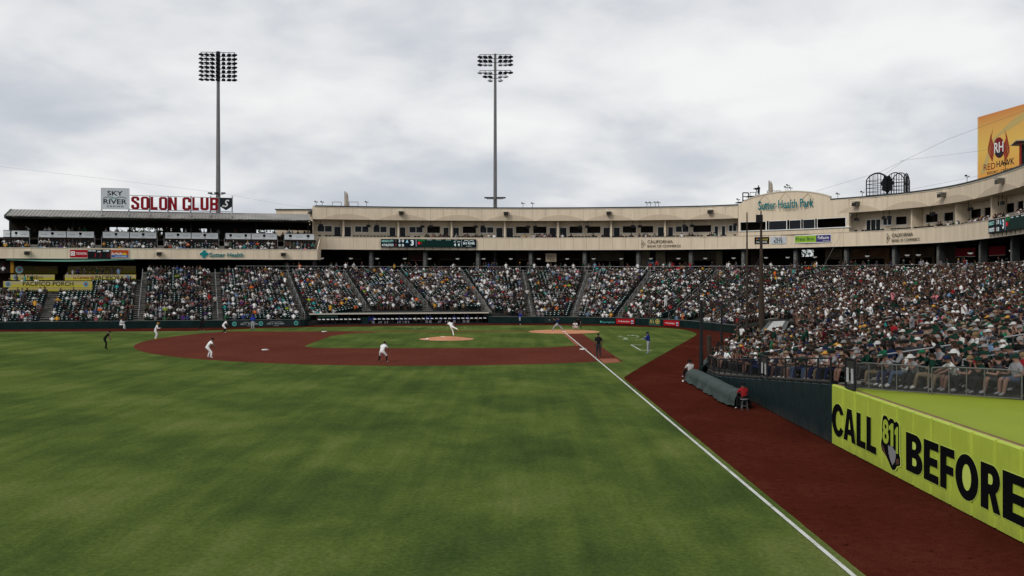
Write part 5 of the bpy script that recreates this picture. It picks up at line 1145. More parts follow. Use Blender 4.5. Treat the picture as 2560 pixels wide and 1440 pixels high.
def net(name, pts, label):
    me = bpy.data.meshes.new(name); V = []; F = []; 
    for i, (x, y, z0_, z1_) in enumerate(pts): V += [(x, y, z0_), (x, y, z1_)]
    for i in range(len(pts) - 1): F.append((2 * i, 2 * i + 2, 2 * i + 3, 2 * i + 1))
    me.from_pydata(V, [], F); uv = me.uv_layers.new(name='UVMap'); d = [0]
    for a, b in zip(pts, pts[1:]): d.append(d[-1] + math.hypot(a[0] - b[0], a[1] - b[1]))
    for lp in me.loops: i = lp.vertex_index // 2; uv.data[lp.index].uv = (d[i], V[lp.vertex_index][2])
    me.materials.append(net_m); rt = root(name, label, 'net'); o = link('mesh', me, rt)
    b = MB(); b.path([(x, y, z1_) for x, y, z0_, z1_ in pts], .025, 4); b.build('cable', dsteel, rt); return rt
net('safety_net', [(px2x(1753, 62.3), 62.3, .6, py2z(751, 62.3)), (px2x(1804, 74), 74, .7, py2z(756, 74)), (px2x(1845, 88), 88, 1.0, py2z(735, 88)), (px2x(1903, 99), 99, 1.2, py2z(640, 99))], 'fine dark net strung from the near post to the brown pole')
# overhead wires
wires = [((2040, 478, 140), (2200, 430, 120), (2370, 348, 100), (2600, 262, 85)), ((2250, 402, 130), (2445, 378, 110), (2600, 352, 95)), ((2040, 700, 105), (2165, 470, 120), (2262, 400, 130)), ((2275, 474, 135), (2445, 440, 118)), ((-20, 414, 160), (270, 448, 164), (540, 481, 171), (700, 510, 165), (785, 522, 158)), ((1868, 531, 104), (1904, 527, 99)), ((1690, 770, 125), (1800, 690, 118), (1850, 625, 112)), ((1904, 655, 99), (2060, 560, 80), (2250, 440, 65))]
for i, w_ in enumerate(wires[:5]):
    P = [(px2x(a, Y), Y, py2z(b, Y)) for a, b, Y in w_]
    MB().path(P, .013, 4).build('wire', mat('wire', (.16, .16, .17), .6), None, label=['thin wire climbing from the gable to the top right corner', 'nearly level thin wire crossing the orange billboard', 'thin wire rising behind the black roof cage', 'short thin wire between the black cage and the billboard', 'long thin wire sinking across the sky at the left'][i], cat='wire')

# ------------------------------------------------------------------ orange billboard
pA = XY(2445, 125); pB = XY(2560, 115.4); dd = (pB - pA); pC = pA + dd * 1.75
bbd = root('billboard', 'tall orange casino billboard with a winged emblem at the right edge', 'billboard'); pl_ = Plane(pA, pC, 15.5, py2z(293, 125))
def orange_fn(t, b, pos):
    b.inputs['Roughness'].default_value = .7
    s_ = t.nodes.new('ShaderNodeSeparateXYZ'); t.links.new(pos, s_.inputs[0]); h = mth(t, 'DIVIDE', mth(t, 'SUBTRACT', s_.outputs['Z'], 15.5), 11.3)
    t.links.new(rampc(t, h, [(0, (.74, .25, .08)), (.3, (.78, .37, .09)), (.62, (.78, .52, .13)), (.85, (.74, .42, .12)), (1, (.66, .26, .09))]), b.inputs['Base Color'])
om = field_mat('billboard_print', orange_fn)
pl_.rect('board', 0, 1, 0, 1, om, bbd, -.4, 0); pl_.rect('edge', -.012, 0, 0, 1.0, white, bbd, -.4, .02)
k = 1 / 1.75; hz = lambda y: (py2z(y, 121) - 15.5) / pl_.h
def vy(px, y):                                 # v on the board of a photograph point
    t = (px - 2445) / 115; Y = 1 / lerp(1 / 125, 1 / 115.4, t); return (py2z(y, Y) - 15.5) / pl_.h
def uy(px): t = (px - 2445) / 115; kx = (px - 1280) / FPX; a = pA; return ((a.x - kx * a.y) / (kx * dd.y - dd.x)) / 1.75
beam = mat('beam_pale', (.56, .42, .16), .7)
pl_.shape('beam', [(uy(2450), vy(2450, 436)), (uy(2462), vy(2462, 432)), (uy(2490), vy(2490, 345)), (uy(2560), vy(2560, 300)), (uy(2560), vy(2560, 280)), (uy(2530), vy(2530, 300)), (uy(2480), vy(2480, 350))], beam, bbd, .001, .006)
rm = mat('hawk_red', (.20, .02, .025), .6); wr_ = mat('wing_orange', (.42, .09, .03), .6)
def U(px, y): return (uy(px), vy(px, y))
for side in (-1, 1):
    for i in range(9):
        x0 = 2497 + side * (12 + i * .6); y0 = 372 + i * 4; x1 = 2497 + side * (14 + i * 1.3) ; y1 = 319 + i * 5.5
        xm = 2497 + side * (20 + i * .9); ym_ = (y0 + y1) / 2 - 2
        pts = [U(x0, y0), U(xm, ym_), U(x1 + side * 2.5 * (i > 1), y1), U(xm - side * 2.2, ym_ + 1), U(x0 - side * 2.6, y0 - 2)]
        pl_.shape('feather', pts, rm if i % 2 else wr_, bbd, .007 + .0004 * i, .011 + .0004 * i)
pl_.shape('emblem', [U(2498 + 14 * math.cos(a), 369 + 26 * math.sin(a)) for a in [2 * math.pi * i / 24 for i in range(24)]], rm, bbd, .012, .018)
pl_.shape('emblem_base', [U(2498 + 11 * math.cos(a), 378 + 15 * math.sin(a)) for a in [math.pi * i / 12 for i in range(13)]], mat('hawk_dark', (.03, .025, .03), .6), bbd, .0185, .021)
pl_.text('RH', uy(2486), uy(2509), vy(2498, 381), vy(2498, 355), white, bbd, bold=.014, out0=.022, out1=.03)
# slanting text follows the level board, so place by board coordinates
pl_.text('RED', uy(2459.5), uy(2488.5), vy(2475, 424), vy(2475, 408.5), rm, bbd, bold=.0, out0=.012, out1=.018); pl_.text('HAWK', uy(2491.5), uy(2536), vy(2513, 414.5), vy(2513, 398.5), mat('hawk_dark', (0, 0, 0)), bbd, bold=.01, out0=.012, out1=.018)
pl_.text('RESORT · CASINO', uy(2468), uy(2531), vy(2480, 434.5), vy(2480, 428), mat('hawk_dark', (0, 0, 0)), bbd, out0=.012, out1=.018)
# dark tower corner in front of it
tw = root('scoreboard_tower', 'dark scoreboard corner with a pale pitched roof before the billboard', 'tower'); Yt = 104
xa, xb_ = px2x(2552, Yt + .3), px2x(2553, Yt + 2.8); tq = [(xa, Yt + .3), (xa + 6.4, Yt + .3), (xa + 6.4, Yt + 2.8), (xb_, Yt + 2.8)]
MB().hexa([(x, y, ZF1) for x, y in tq], [(x, y, py2z(362, Yt)) for x, y in tq]).build('tower_body', mat('tower_dark', (.02, .03, .028), .6), tw)
for i in range(2): MB().box((px2x(2560, Yt) + .4, Yt + .22, py2z(372 + 14 * i, Yt)), (.5, .06, .38)).build('panel', mat('tower_yellow', (.4, .38, .08), .6), tw)
a = px2x(2533, Yt); zt_ = py2z(354, Yt); MB().hexa([(a, Yt - .6, zt_), (a + 9, Yt - .6, zt_ + .2), (a + 9, Yt + 3.5, zt_), (a + 1.5, Yt + 3.5, zt_)], [(a, Yt - .6, zt_ + .08), (a + 9, Yt - .6, zt_ + 1.0), (a + 9, Yt + 3.5, zt_ + 1.0), (a + 1.5, Yt + 3.5, zt_ + .1)]).build('roof', mat('tower_roof', (.42, .36, .28), .7), tw)
MB().tube((px2x(2551, Yt), Yt, ZF1), (px2x(2551, Yt), Yt, zt_), .12, 8).build('post', mat('tower_red', (.25, .03, .02), .6), tw)

# ------------------------------------------------------------------ dugouts
dg = root('first_base_dugout', 'long dark dugout with a thin roof, rail and white pads, full of players in blue', 'dugout')
DA, DB = Vector(far_front.p[-1]) + Vector((.2, 3.0)), Vector(far_front2.p[0]) + Vector((-.1, 0))
DF = Path([DA, DB]); dy = 4.2
m = MB(); m.wall(DF.at(0), DF.at(DF.len), 4.6, 1.33, 1.46); m.build('roof', mat('dugout_roof', (.09, .10, .095), .7), dg)
m = MB(); m.wall(DF.off(.03).at(0), DF.off(.03).at(DF.len), .08, 1.36, 1.50); m.build('roof_edge', coping_l, dg)
m = MB(); m.wall(DF.off(-dy).at(0), DF.off(-dy).at(DF.len), .2, -.55, 1.36); m.wall(DF.off(-.2).at(0), DF.off(-.2).at(DF.len), 4.1, -.75, -.55); m.build('inner_wall', mat('dugout_inside', (.010, .012, .013), .8), dg)
# open step well so the floor is below the field: lip of the field
m = MB(); m.wall(DF.off(.05).at(0), DF.off(.05).at(DF.len), .15, .0, .12); m.build('kerb', dsteel, dg)
a, b = DF.at(0), DF.at(DF.len)
for p, nm in ((a, 'end_wall'), (b, 'end_wall')): MB().box((p.x + (.0), p.y + 2.3, .5), (.25, 4.4, 1.7)).build(nm, dgreen, dg)
MB().wall(far_front.p[-1], (far_front.p[-1].x, DA.y), -.2, 0, .86).build('return_wall', dgreen, dg)
def dpx(px, off=-.1): return DF.off(off).px(px)
m = MB()
for u0, u1 in ((795, 905), (937, 1215)):
    p, q_ = dpx(u0), dpx(u1); m.tube((p.x, p.y, .80), (q_.x, q_.y, .80), .03, 5).tube((p.x, p.y, .5), (q_.x, q_.y, .5), .02, 4)
    n = 10 if u0 < 900 else 24
    for i in range(n + 1): c_ = p.lerp(q_, i / n); m.tube((c_.x, c_.y, .1), (c_.x, c_.y, .80), .02, 5)
m.build('rail', dsteel, dg)
for u in list(range(799, 905, 11)) + list(range(938, 1215, 11)):
    p = dpx(u, -.02); MB().hexa([(p.x - .24, p.y - .05, .68), (p.x + .16, p.y - .05, .66), (p.x + .16, p.y + .05, .66), (p.x - .24, p.y + .05, .68)], [(p.x - .20, p.y - .05, .80), (p.x + .12, p.y - .05, .77), (p.x + .12, p.y + .05, .77), (p.x - .20, p.y + .05, .80)]).build('white_pad', plate_m, dg)
p = dpx(912); MB().box((p.x, p.y, .5), (.9, .1, .95)).build('gate', dgreen, dg)
p, q_ = dpx(795), dpx(845); MB().wall(p, q_, .1, .98, 1.33).build('upper_panel', mat('panel_green', (.02, .045, .035), .6), dg)
# third base dugout roof with white cover strips
dr_ = root('third_base_dugout', 'sloping grey dugout roof with white cloth strips among the right hand crowd', 'dugout')
A_, B_, C_, D_ = Vector((px2x(1891, 79), 79, 1.55)), Vector((px2x(1957, 78.6), 78.6, 1.60)), Vector((px2x(1974, 101), 101, 1.72)), Vector((px2x(1922, 101), 101, 1.62))
def dq3(u, v, o=0): return tuple(A_.lerp(B_, u).lerp(D_.lerp(C_, u), v) + Vector((0, 0, o)))
m = MB(); m.hexa([dq3(0, 0, -.25), dq3(1, 0, -.25), dq3(1, 1, -.25), dq3(0, 1, -.25)], [dq3(0, 0), dq3(1, 0), dq3(1, 1), dq3(0, 1)]); m.build('roof', mat('dugout_roof', (0, 0, 0)), dr_)
for i in range(5):
    v0, v1 = .06 + .185 * i, .06 + .185 * i + .17; MB().hexa([dq3(.22, v0, .01), dq3(.80, v0, .01), dq3(.80, v1, .01), dq3(.22, v1, .01)], [dq3(.22, v0, .05), dq3(.80, v0, .05), dq3(.80, v1, .05), dq3(.22, v1, .05)]).build('white_strip', mat('cloth_white', (.46, .46, .44), .8, .12, 2), dr_)
m = MB(); m.wall((A_.x, A_.y), (D_.x, D_.y), .2, 0, 1.28, .0, 1.36); m.build('front_wall', mat('dugout_inside', (0, 0, 0)), dr_); MB().wall((A_.x, A_.y), (B_.x, B_.y), .2, -.1, 1.28, -.1, 1.33).build('end_wall', mat('dugout_inside', (0, 0, 0)), dr_)
# dark front wall along the third base seats, from dugout to the near corner
tw_ = root('corner_wall', 'low dark padded wall from the photographers\' well to the near seating corner', 'wall')
for (x0, y0, z0_), (x1, y1, z1_) in (((12.0, 61.4, .62), (16.4, 75.2, .8)), ((16.4, 75.2, .8), (19.9, 79.2, .95))):
    n = 8 if y0 < 70 else 3
    for i in range(n):
        a, b = Vector((x0, y0)).lerp(Vector((x1, y1)), i / n), Vector((x0, y0)).lerp(Vector((x1, y1)), (i + 1) / n); g_ = (b - a).normalized() * .012
        MB().wall(b - g_, a + g_, -.18, 0, lerp(z0_, z1_, (i + 1) / n), 0, lerp(z0_, z1_, i / n)).build('wall_pad', dgreen, tw_)
MB().hexa([(12.6, 65.6, .0), (13.3, 65.4, 0), (15.9, 74.0, 0), (15.0, 74.4, 0)], [(12.6, 65.6, .20), (13.3, 65.4, .55), (15.9, 74.0, .70), (15.0, 74.4, .35)]).build('sloped_cover', mat('slope_green', (.045, .075, .065), .6), tw_)

# ------------------------------------------------------------------ tarp roll beside the side wall
tar = root('tarp_roll', 'long roll of field tarp under a draped grey green sheet beside the dark wall', 'tarp')
MB().tube((11.05, 46.9, .38), (11.05, 59.6, .36), .32, 20).build('roller', mat('roller_dark', (.012, .016, .017), .5), tar)
ns, nr = 96, 26; vs = []; fs = []
for i in range(ns + 1):
    t = i / ns; y = 46.75 + 12.9 * t; endk = max(0, 1 - t / .03) + max(0, 1 - (1 - t) / .03)
    for j in range(nr + 1):
        a = j / nr; ang = math.pi * (a * 1.0)
        w_ = mnoise.noise(Vector((y * 1.3, a * 5, 0))) * .05 + mnoise.noise(Vector((y * 3.1 + a * 2, a * 2.3, 4))) * .045 - .03 * max(0, 1 - abs(((y + a * .8) % 1.7) - .8) * 7)
        sag = mnoise.noise(Vector((y * .8, 0, 9)))
        if a < .25:  # left skirt, hanging to uneven hem
            k = 1 - a / .25; hem = .04 + .10 * (sag + .5) * (1 if k > .9 else 1); z = .36 * (1 - k) + hem * k; x = 11.05 - .50 - .12 * k - .10 * k * math.sin(y * 2.2 + 1.5 * math.sin(y * .7)) * (.6 + sag)
        elif a > .75:
            k = (a - .75) / .25; z = .36 * (1 - k) + .08 * k; x = 11.05 + .50 + .10 * k
        else:
            th_ = math.pi * (a - .25) / .5; x = 11.05 - .50 * math.cos(th_); z = .36 + (.36 + .07 * (1 - t)) * math.sin(th_)
        r_ = 1 - .28 * endk; x = 11.05 + (x - 11.05) * r_ + w_ * .7; z = z * (1 - .12 * endk) + w_ * .6
        if t > .6: z -= .06 * (t - .6)
        vs.append((x, y, max(z * (1 + .10 * max(0, .15 - t) / .15), .03)))
for i in range(ns):
    for j in range(nr): o = i * (nr + 1) + j; fs.append((o, o + 1, o + nr + 2, o + nr + 1))
MB().add(vs, fs).build('cover_sheet', mat('tarp_cloth', (.042, .058, .053), .55, .15, 1.2, bump=.3, bscale=6), tar, smooth=True)
MB().dome((10.25, 58.4, .06), .06, .06, .06, 12, 5, full=True).build('ball', white, None, label='small white ball on the dirt at the far left foot of the tarp roll', cat='ball')

# ------------------------------------------------------------------ near railings
rt = root('front_railing', 'dark railing with netting and thick padded foot along the near edge of the seats', 'railing')
def rp_(y): return Vector((12.22, y)), wtop(y)
ys = [60.6 - 1.55 * i for i in range(16)]
mesh_m = bpy.data.materials.new('railing_net'); mesh_m.use_nodes = True
_t = mesh_m.node_tree; _b = _t.nodes['Principled BSDF']; _b.inputs['Base Color'].default_value = (.03, .03, .03, 1)
_g = _t.nodes.new('ShaderNodeNewGeometry'); _s = _t.nodes.new('ShaderNodeSeparateXYZ'); _t.links.new(_g.outputs['Position'], _s.inputs[0])
_l = [mth(_t, 'LESS_THAN', mth(_t, 'FRACT', mth(_t, 'MULTIPLY', mth(_t, op, _s.outputs['Y'], _s.outputs['Z']), 18.0), 0), .07) for op in ('ADD', 'SUBTRACT')]
_t.links.new(mth(_t, 'MAXIMUM', *_l), _b.inputs['Alpha'])
for i in range(len(ys) - 1):
    (p, za), (q_, zb2) = rp_(ys[i]), rp_(ys[i + 1])
    MB().tube((p.x, p.y, za + .98), (q_.x, q_.y, zb2 + .98), .035, 6).build('top_rail', dsteel, rt)
    MB().tube((p.x, p.y - .04, za + .07), (q_.x, q_.y + .04, zb2 + .07), .07, 8).build('foot_pad', mat('rail_pad', (.045, .042, .038), .7), rt)
    MB().add([(p.x, p.y, za + .12), (q_.x, q_.y, zb2 + .12), (q_.x, q_.y, zb2 + .95), (p.x, p.y, za + .95)], [(0, 1, 2, 3)]).build('netting', mesh_m, rt)
for y in ys: p, za = rp_(y); MB().tube((p.x, p.y, za), (p.x, p.y, za + 1.0), .04, 6).build('post', dsteel, rt)
def gate(y0, y1, lab, x=12.16, extra=.12, nums=None):
    g_ = root('raised_gate', lab, 'gate'); za = wtop((y0 + y1) / 2)
    MB().path([(x, y0, za + .05), (x, y0, za + 1.0 + extra), (x, y1, za + 1.0 + extra), (x, y1, za + .05), (x, y0, za + .05)], .045, 6).build('frame', dsteel, g_)
    MB().add([(x + .01, y0, za + .6), (x + .01, y1, za + .6), (x + .01, y1, za + 1.0 + extra), (x + .01, y0, za + 1.0 + extra)], [(0, 1, 2, 3)]).build('clear_panel', mat('smoked_panel', (.04, .04, .04), .3), g_)
    for k in (.25, .75): y = lerp(y0, y1, k); MB().box((x - .02, y, za + .52), (.03, .17, .52)).build('white_plate', mat('plate_pale', (.40, .40, .40), .6), g_)
gate(47.6, 46.4, 'dark raised gate with two pale plates, above the dark pads near the tarp')
gate(35.5, 34.55, 'dark raised gate with two pale plates where the lime wall begins')
pl_ = Plane((12.1, 44.1), (12.1, 43.1), wtop(43.6) + .18, wtop(43.6) + .75)
# chain-link fence curving away behind the lime cover
fence_r = root('chain_link_fence', 'grey chain-link railing in framed panels above the lime green cover', 'fence')
F_ = Path([Vector((12.30, 35.3)), Vector((13.1, 34.0)), Vector((14.6, 32.5)), Vector((16.4, 30.6)), Vector((19.0, 27.4)), Vector((21.5, 24.2))])
def fz(u): return lerp(2.26, 2.56, u / F_.len)
galv = mat('galvanised_pipe', (.16, .155, .15), .45, .15, 6, metal=.5)
spans = [(0.2, 2.95, .98), (3.05, 5.9, .98), (6.0, 7.2, 1.24), (7.3, 10.2, .98), (10.3, 14.2, .98)]
for k, (u0, u1, h) in enumerate(spans):
    pn = MB(); a, b = F_.at(u0), F_.at(u1); z0_, z1_ = fz(u0), fz(u1); N_ = max(2, int((u1 - u0) / .55))
    P = [F_.at(lerp(u0, u1, i / 6)) for i in range(7)]; Zs = [lerp(z0_, z1_, i / 6) for i in range(7)]
    pn.path([(P[0].x, P[0].y, Zs[0] + .03)] + [(P[i].x, P[i].y, Zs[i] + h - (.05 if i in (0, 6) else 0)) for i in range(7)] + [(P[6].x, P[6].y, Zs[6] + .03)], .026, 6)
    pn.path([(P[i].x, P[i].y, Zs[i] + .08) for i in range(7)], .022, 6)
    fr = pn.build('panel_frame', galv, fence_r)
    for j in range(1, N_):
        if h > 1.1: break
        if j % 2 == 0 or True:
            u = lerp(u0, u1, j / N_); p = F_.at(u); 
            if j in (N_ // 3, 2 * N_ // 3, N_ // 2): MB().tube((p.x, p.y, fz(u) + .08), (p.x, p.y, fz(u) + h), .020, 6).build('post', galv, fr)
    cl = MB(); pitch = .052; W = u1 - u0; H = h - .12; nW = int((W + H) / pitch)
    for s_ in (1, -1):
        for i in range(nW):
            x0 = i * pitch - H; a0, a1 = max(x0, 0), min(x0 + H, W)
            if a1 - a0 < .01: continue
            za_, zb__ = (a0 - x0), (a1 - x0)
            if s_ < 0: za_, zb__ = H - za_, H - zb__
            pa, pb = F_.at(u0 + a0), F_.at(u0 + a1); cl.tube((pa.x, pa.y, fz(u0 + a0) + .09 + za_), (pb.x, pb.y, fz(u0 + a1) + .09 + zb__), .0022, 3, cap=False)
    cl.build('chain_link', galv, fr)
    if h > 1.1:
        for t in (.28, .75):
            p = F_.at(lerp(u0, u1, t)); q_ = F_.at(lerp(u0, u1, t) + .3); d = (q_ - p).normalized() * .17
            MB().wall((p.x - d.x + .05, p.y - d.y + .05), (p.x + d.x + .05, p.y + d.y + .05), .02, fz(u0) + .42, fz(u0) + .95).build('white_plate', mat('plate_pale', (0, 0, 0)), fence_r)

# ------------------------------------------------------------------ people
SK, SH, PA, SO, UN = 0, 1, 2, 3, 4            # zones: skin, shirt, trousers, shoes, lower arm / lower leg variants
def figure_mesh(name, P, sub=1, sleeve=False, shorts=False):
    J = ['pelvis', 'waist', 'chest', 'neck', 'head', 'crown']
    V = [Vector(P[j]) for j in J]; Rr = [(.170, .135), (.155, .125), (.190, .135), (.066, .066), (.098, .110), (.080, .092)]
    E = [(0, 1), (1, 2), (2, 3), (3, 4), (4, 5)]; Zn = [PA, SH, SH, SK, SK]
    # shoulder line
    for s in 'LR':
        i0 = len(V); pts = [P['sh' + s], P['el' + s], P['wr' + s], P['hd' + s]]; V += [Vector(p) for p in pts]
        Rr += [(.082, .080), (.056, .056), (.040, .036), (.045, .028)]; E += [(2, i0), (i0, i0 + 1), (i0 + 1, i0 + 2), (i0 + 2, i0 + 3)]; Zn += [SH, SH, SH if sleeve else SK, SK]
        i1 = len(V); pts = [P['hp' + s], P['kn' + s], P['an' + s], P['to' + s]]; V += [Vector(p) for p in pts]
        Rr += [(.112, .115), (.078, .080), (.054, .056), (.050, .036)]; E += [(0, i1), (i1, i1 + 1), (i1 + 1, i1 + 2), (i1 + 2, i1 + 3)]; Zn += [PA, PA, UN, SO]
    # nose
    f = (Vector(P['nose']) - Vector(P['head'])); i = len(V); V.append(Vector(P['nose'])); Rr.append((.016, .018)); E.append((4, i)); Zn.append(SK)
    me = bpy.data.meshes.new('tmp'); me.from_pydata([tuple(v) for v in V], E, []); o = bpy.data.objects.new('tmp', me); col.objects.link(o)
    md_ = o.modifiers.new('s', 'SKIN'); md_.use_smooth_shade = True
    sv = me.skin_vertices[0].data
    for k, r_ in enumerate(Rr): sv[k].radius = r_; sv[k].use_root = (k == 0)
    if sub: ms = o.modifiers.new('b', 'SUBSURF'); ms.levels = sub; ms.render_levels = sub
    dg_ = bpy.context.evaluated_depsgraph_get(); out = bpy.data.meshes.new_from_object(o.evaluated_get(dg_)); bpy.data.objects.remove(o); bpy.data.meshes.remove(me)
    seg = [(V[a], V[b], Zn[k]) for k, (a, b) in enumerate(E)]; c = np.array([tuple(p.center) for p in out.polygons]); best = np.full(len(c), 1e9); zone = np.zeros(len(c), int); tt = np.zeros(len(c))
    for k, (a, b, z) in enumerate(seg):
        a_ = np.array(a); d = np.array(b) - a_; t = np.clip(((c - a_) @ d) / (d @ d), 0, 1); dist = np.linalg.norm(c - a_ - t[:, None] * d, axis=1) - (.03 if k < 2 else 0)
        if z == SH and k > 4 and not sleeve and E[k][0] != 2: zz = np.where(t > .62, SK, SH)
        elif z == PA and k > 4 and E[k][0] != 0: zz = np.where(t > .88, UN, PA) if shorts else np.full(len(c), PA)
        elif k == 0: zz = np.where(t > .45, SH, PA)
        else: zz = np.full(len(c), z)
        m_ = dist < best; best[m_] = dist[m_]; zone[m_] = zz[m_]
    out.name = name; out.materials.clear()
    for _ in range(5): out.materials.append(None)
    out.polygons.foreach_set('material_index', zone.astype(np.int32)); out.polygons.foreach_set('use_smooth', np.ones(len(c), bool)); out.update(); return out
def pose(pel, lean, hips, knees, ankles, elbows, wrists, look=(0, 1, 0), head=None, tw=0.0, tall=1.0):
    """pel: pelvis point; lean: chest offset from the pelvis; hips half width; pairs are (L, R)"""
    P = {}; pel = Vector(pel); ch = pel + Vector(lean); P['pelvis'] = pel; P['waist'] = pel.lerp(ch, .45); P['chest'] = ch
    up = (ch - pel).normalized(); nk = ch + up * .15 + Vector((0, 0, .02)); lk = Vector(look).normalized()
    hd = nk + (up * .5 + Vector((0, 0, .5))).normalized() * .115 + lk * .03 if head is None else Vector(head); P['neck'] = nk; P['head'] = hd; P['crown'] = hd + Vector((0, 0, .085)) - lk * .01; P['nose'] = hd + lk * .115
    sx_ = Vector((math.cos(tw), math.sin(tw), 0)); sh = ch + up * .055
    for s, k, i in (('L', -1, 0), ('R', 1, 1)):
        P['sh' + s] = sh + sx_ * k * .205; P['el' + s] = P['sh' + s] + Vector(elbows[i]); P['wr' + s] = P['el' + s] + Vector(wrists[i]); P['hd' + s] = P['wr' + s] + Vector(wrists[i]).normalized() * .10
        P['hp' + s] = pel + Vector((k * .09, 0, -.05)); P['kn' + s] = Vector(knees[i]); P['an' + s] = Vector(ankles[i]); P['to' + s] = Vector(ankles[i]) + Vector((k * .03, .17, -.045))
    return P
def sit(var):
    r_ = random.Random(var); ln = [.02, .14, -.06, .22, .05, .10, .0, .16][var % 8]; k1 = [.13, .10, .17, .14, .09, .15, .12, .16][var % 8]
    arms = [(((-.05, .10, -.26), (.05, .10, -.26)), ((.04, .24, .02), (-.04, .24, .02))), (((-.07, .22, -.20), (.07, .22, -.20)), ((.12, .16, .02), (-.10, .16, .08))),
            (((-.08, .02, -.27), (.08, .02, -.27)), ((.20, .14, .06), (-.20, .12, .10))), (((-.05, .26, -.18), (.05, .26, -.18)), ((.06, .16, -.06), (-.06, .16, -.06))),
            (((-.04, .12, -.25), (.10, .14, -.20)), ((.05, .22, .04), (-.10, .10, .22))), (((-.06, .16, -.24), (.06, .16, -.24)), ((.14, .15, .10), (-.14, .15, .10))),
            (((-.14, .04, -.25), (.06, .10, -.26)), ((-.02, .20, -.02), (.0, .24, .02))), (((-.06, .24, -.16), (.06, .24, -.16)), ((.10, .02, .22), (-.10, .02, .22)))][var % 8]
    lk = Vector(((r_.random() - .5) * .9, 1, -.1))
    return pose((0, -.02, .50), (0, ln, .34), .09, ((-k1 - .03, .42, .52), (k1 + .02, .42, .50)), ((-k1 - .02, .50, .08), (k1, .46, .08)), arms[0], arms[1], lk)
def stand_pose(var=0):
    a = [(((-.06, -.02, -.28), (.06, -.02, -.28)), ((-.0, .06, -.25), (.0, .06, -.25))), (((-.10, .02, -.27), (.10, .04, -.26)), ((.12, .16, .04), (-.12, .16, .04))), (((-.14, .06, -.2), (.05, 0, -.28)), ((.10, .10, .2), (.0, .08, -.25)))][var % 3]
    return pose((0, 0, .95), (0, .02, .40), .09, ((-.11, .03, .50), (.11, .02, .50)), ((-.13, -.02, .08), (.13, 0, .08)), a[0], a[1])
def cap_mesh(kind='cap'):
    m = MB(); 
    if kind == 'cap': m.dome((0, 0, .02), .112, .122, .105, 12, 4); m.add([(-.08, .09, .03), (-.06, .20, .015), (.06, .20, .015), (.08, .09, .03), (-.08, .09, .042), (-.06, .20, .025), (.06, .20, .025), (.08, .09, .042)], [(3, 2, 1, 0), (4, 5, 6, 7), (0, 1, 5, 4), (1, 2, 6, 5), (2, 3, 7, 6)])
    elif kind == 'hat': m.dome((0, 0, .03), .12, .13, .11, 12, 3); m.tube((0, 0, .035), (0, 0, .015), .12, 14, .20)
    elif kind == 'hair': m.dome((0, -.012, -.01), .108, .12, .125, 12, 4)
    elif kind == 'long': m.dome((0, -.012, -.01), .112, .122, .128, 12, 4); m.add([(-.11, .02, .0), (.11, .02, 0), (.12, -.06, -.30), (-.12, -.06, -.30), (-.09, -.11, 0), (.09, -.11, 0), (.10, -.15, -.30), (-.10, -.15, -.30)], [(0, 3, 2, 1), (4, 5, 6, 7), (0, 4, 7, 3), (1, 2, 6, 5), (3, 7, 6, 2)])
    elif kind == 'helmet': m.dome((0, -.01, 0), .128, .138, .135, 12, 4); m.add([(-.08, .10, .03), (-.06, .19, .01), (.06, .19, .01), (.08, .10, .03), (-.08, .10, .045), (-.06, .19, .025), (.06, .19, .025), (.08, .10, .045)], [(3, 2, 1, 0), (4, 5, 6, 7), (0, 1, 5, 4), (1, 2, 6, 5), (2, 3, 7, 6)])
    return m.mesh(kind, [None], smooth=True)
HD = {k: cap_mesh(k) for k in ('cap', 'hat', 'hair', 'long', 'helmet')}
CL_ = {'white': (.66, .66, .65), 'black': (.013, .013, .014), 'charcoal': (.035, .036, .04), 'grey': (.20, .20, .21), 'dark green': (.010, .032, .022), 'green': (.012, .105, .05), 'gold': (.50, .26, .04), 'orange': (.60, .13, .03), 'red': (.26, .018, .022), 'maroon': (.07, .012, .016),
       'blue': (.03, .06, .20), 'light blue': (.15, .24, .36), 'navy': (.012, .018, .05), 'teal': (.03, .27, .26), 'pink': (.50, .17, .20), 'tan': (.20, .15, .10), 'brown': (.05, .03, .018), 'denim': (.05, .075, .12), 'khaki': (.13, .10, .065), 'purple': (.08, .03, .16), 'lime': (.30, .42, .03), 'violet blue': (.022, .034, .19), 'royal blue': (.02, .045, .30), 'pants grey': (.34, .35, .37), 'uniform white': (.72, .72, .72)}
SKN = [(.21, .115, .082), (.17, .088, .062), (.125, .064, .044), (.065, .034, .022), (.25, .145, .11), (.035, .02, .014)]
HAIRC = {'dark': (.012, .009, .007), 'brown': (.028, .016, .009), 'blond': (.16, .11, .055), 'grey': (.20, .195, .19)}
def cm(n): return mat('cloth_' + n.replace(' ', '_'), CL_[n], .95, .14, 9, spec=.0)
def sm_(i): return mat('skin_%d' % i, SKN[i], .55, spec=.25)
def hm(n): return mat('hair_' + n, HAIRC[n], .6)
def person(mesh, P, loc, yaw, label, zones, head=('cap', 'black'), scale=1.0, group=None, head_tilt=0.0, name='person'):
    o = link(name, mesh, None, label, 'person', group, loc=loc); o.rotation_euler.z = yaw; o.scale = (scale,) * 3
    for i, mm in enumerate(zones): o.material_slots[i].link = 'OBJECT'; o.material_slots[i].material = mm
    k, c_ = head; h = link({'cap': 'cap', 'hat': 'hat', 'hair': 'hair', 'long': 'hair', 'helmet': 'helmet'}[k], HD[k], o)
    lk = Vector(P['nose']) - Vector(P['head']); h.location = Vector(P['head']) + Vector((0, 0, .015)); h.rotation_euler = (math.atan2(lk.z, math.hypot(lk.x, lk.y)) * .8, 0, math.atan2(-lk.x, lk.y))
    h.material_slots[0].link = 'OBJECT'; h.material_slots[0].material = hm(c_) if c_ in HAIRC else cm(c_); return o
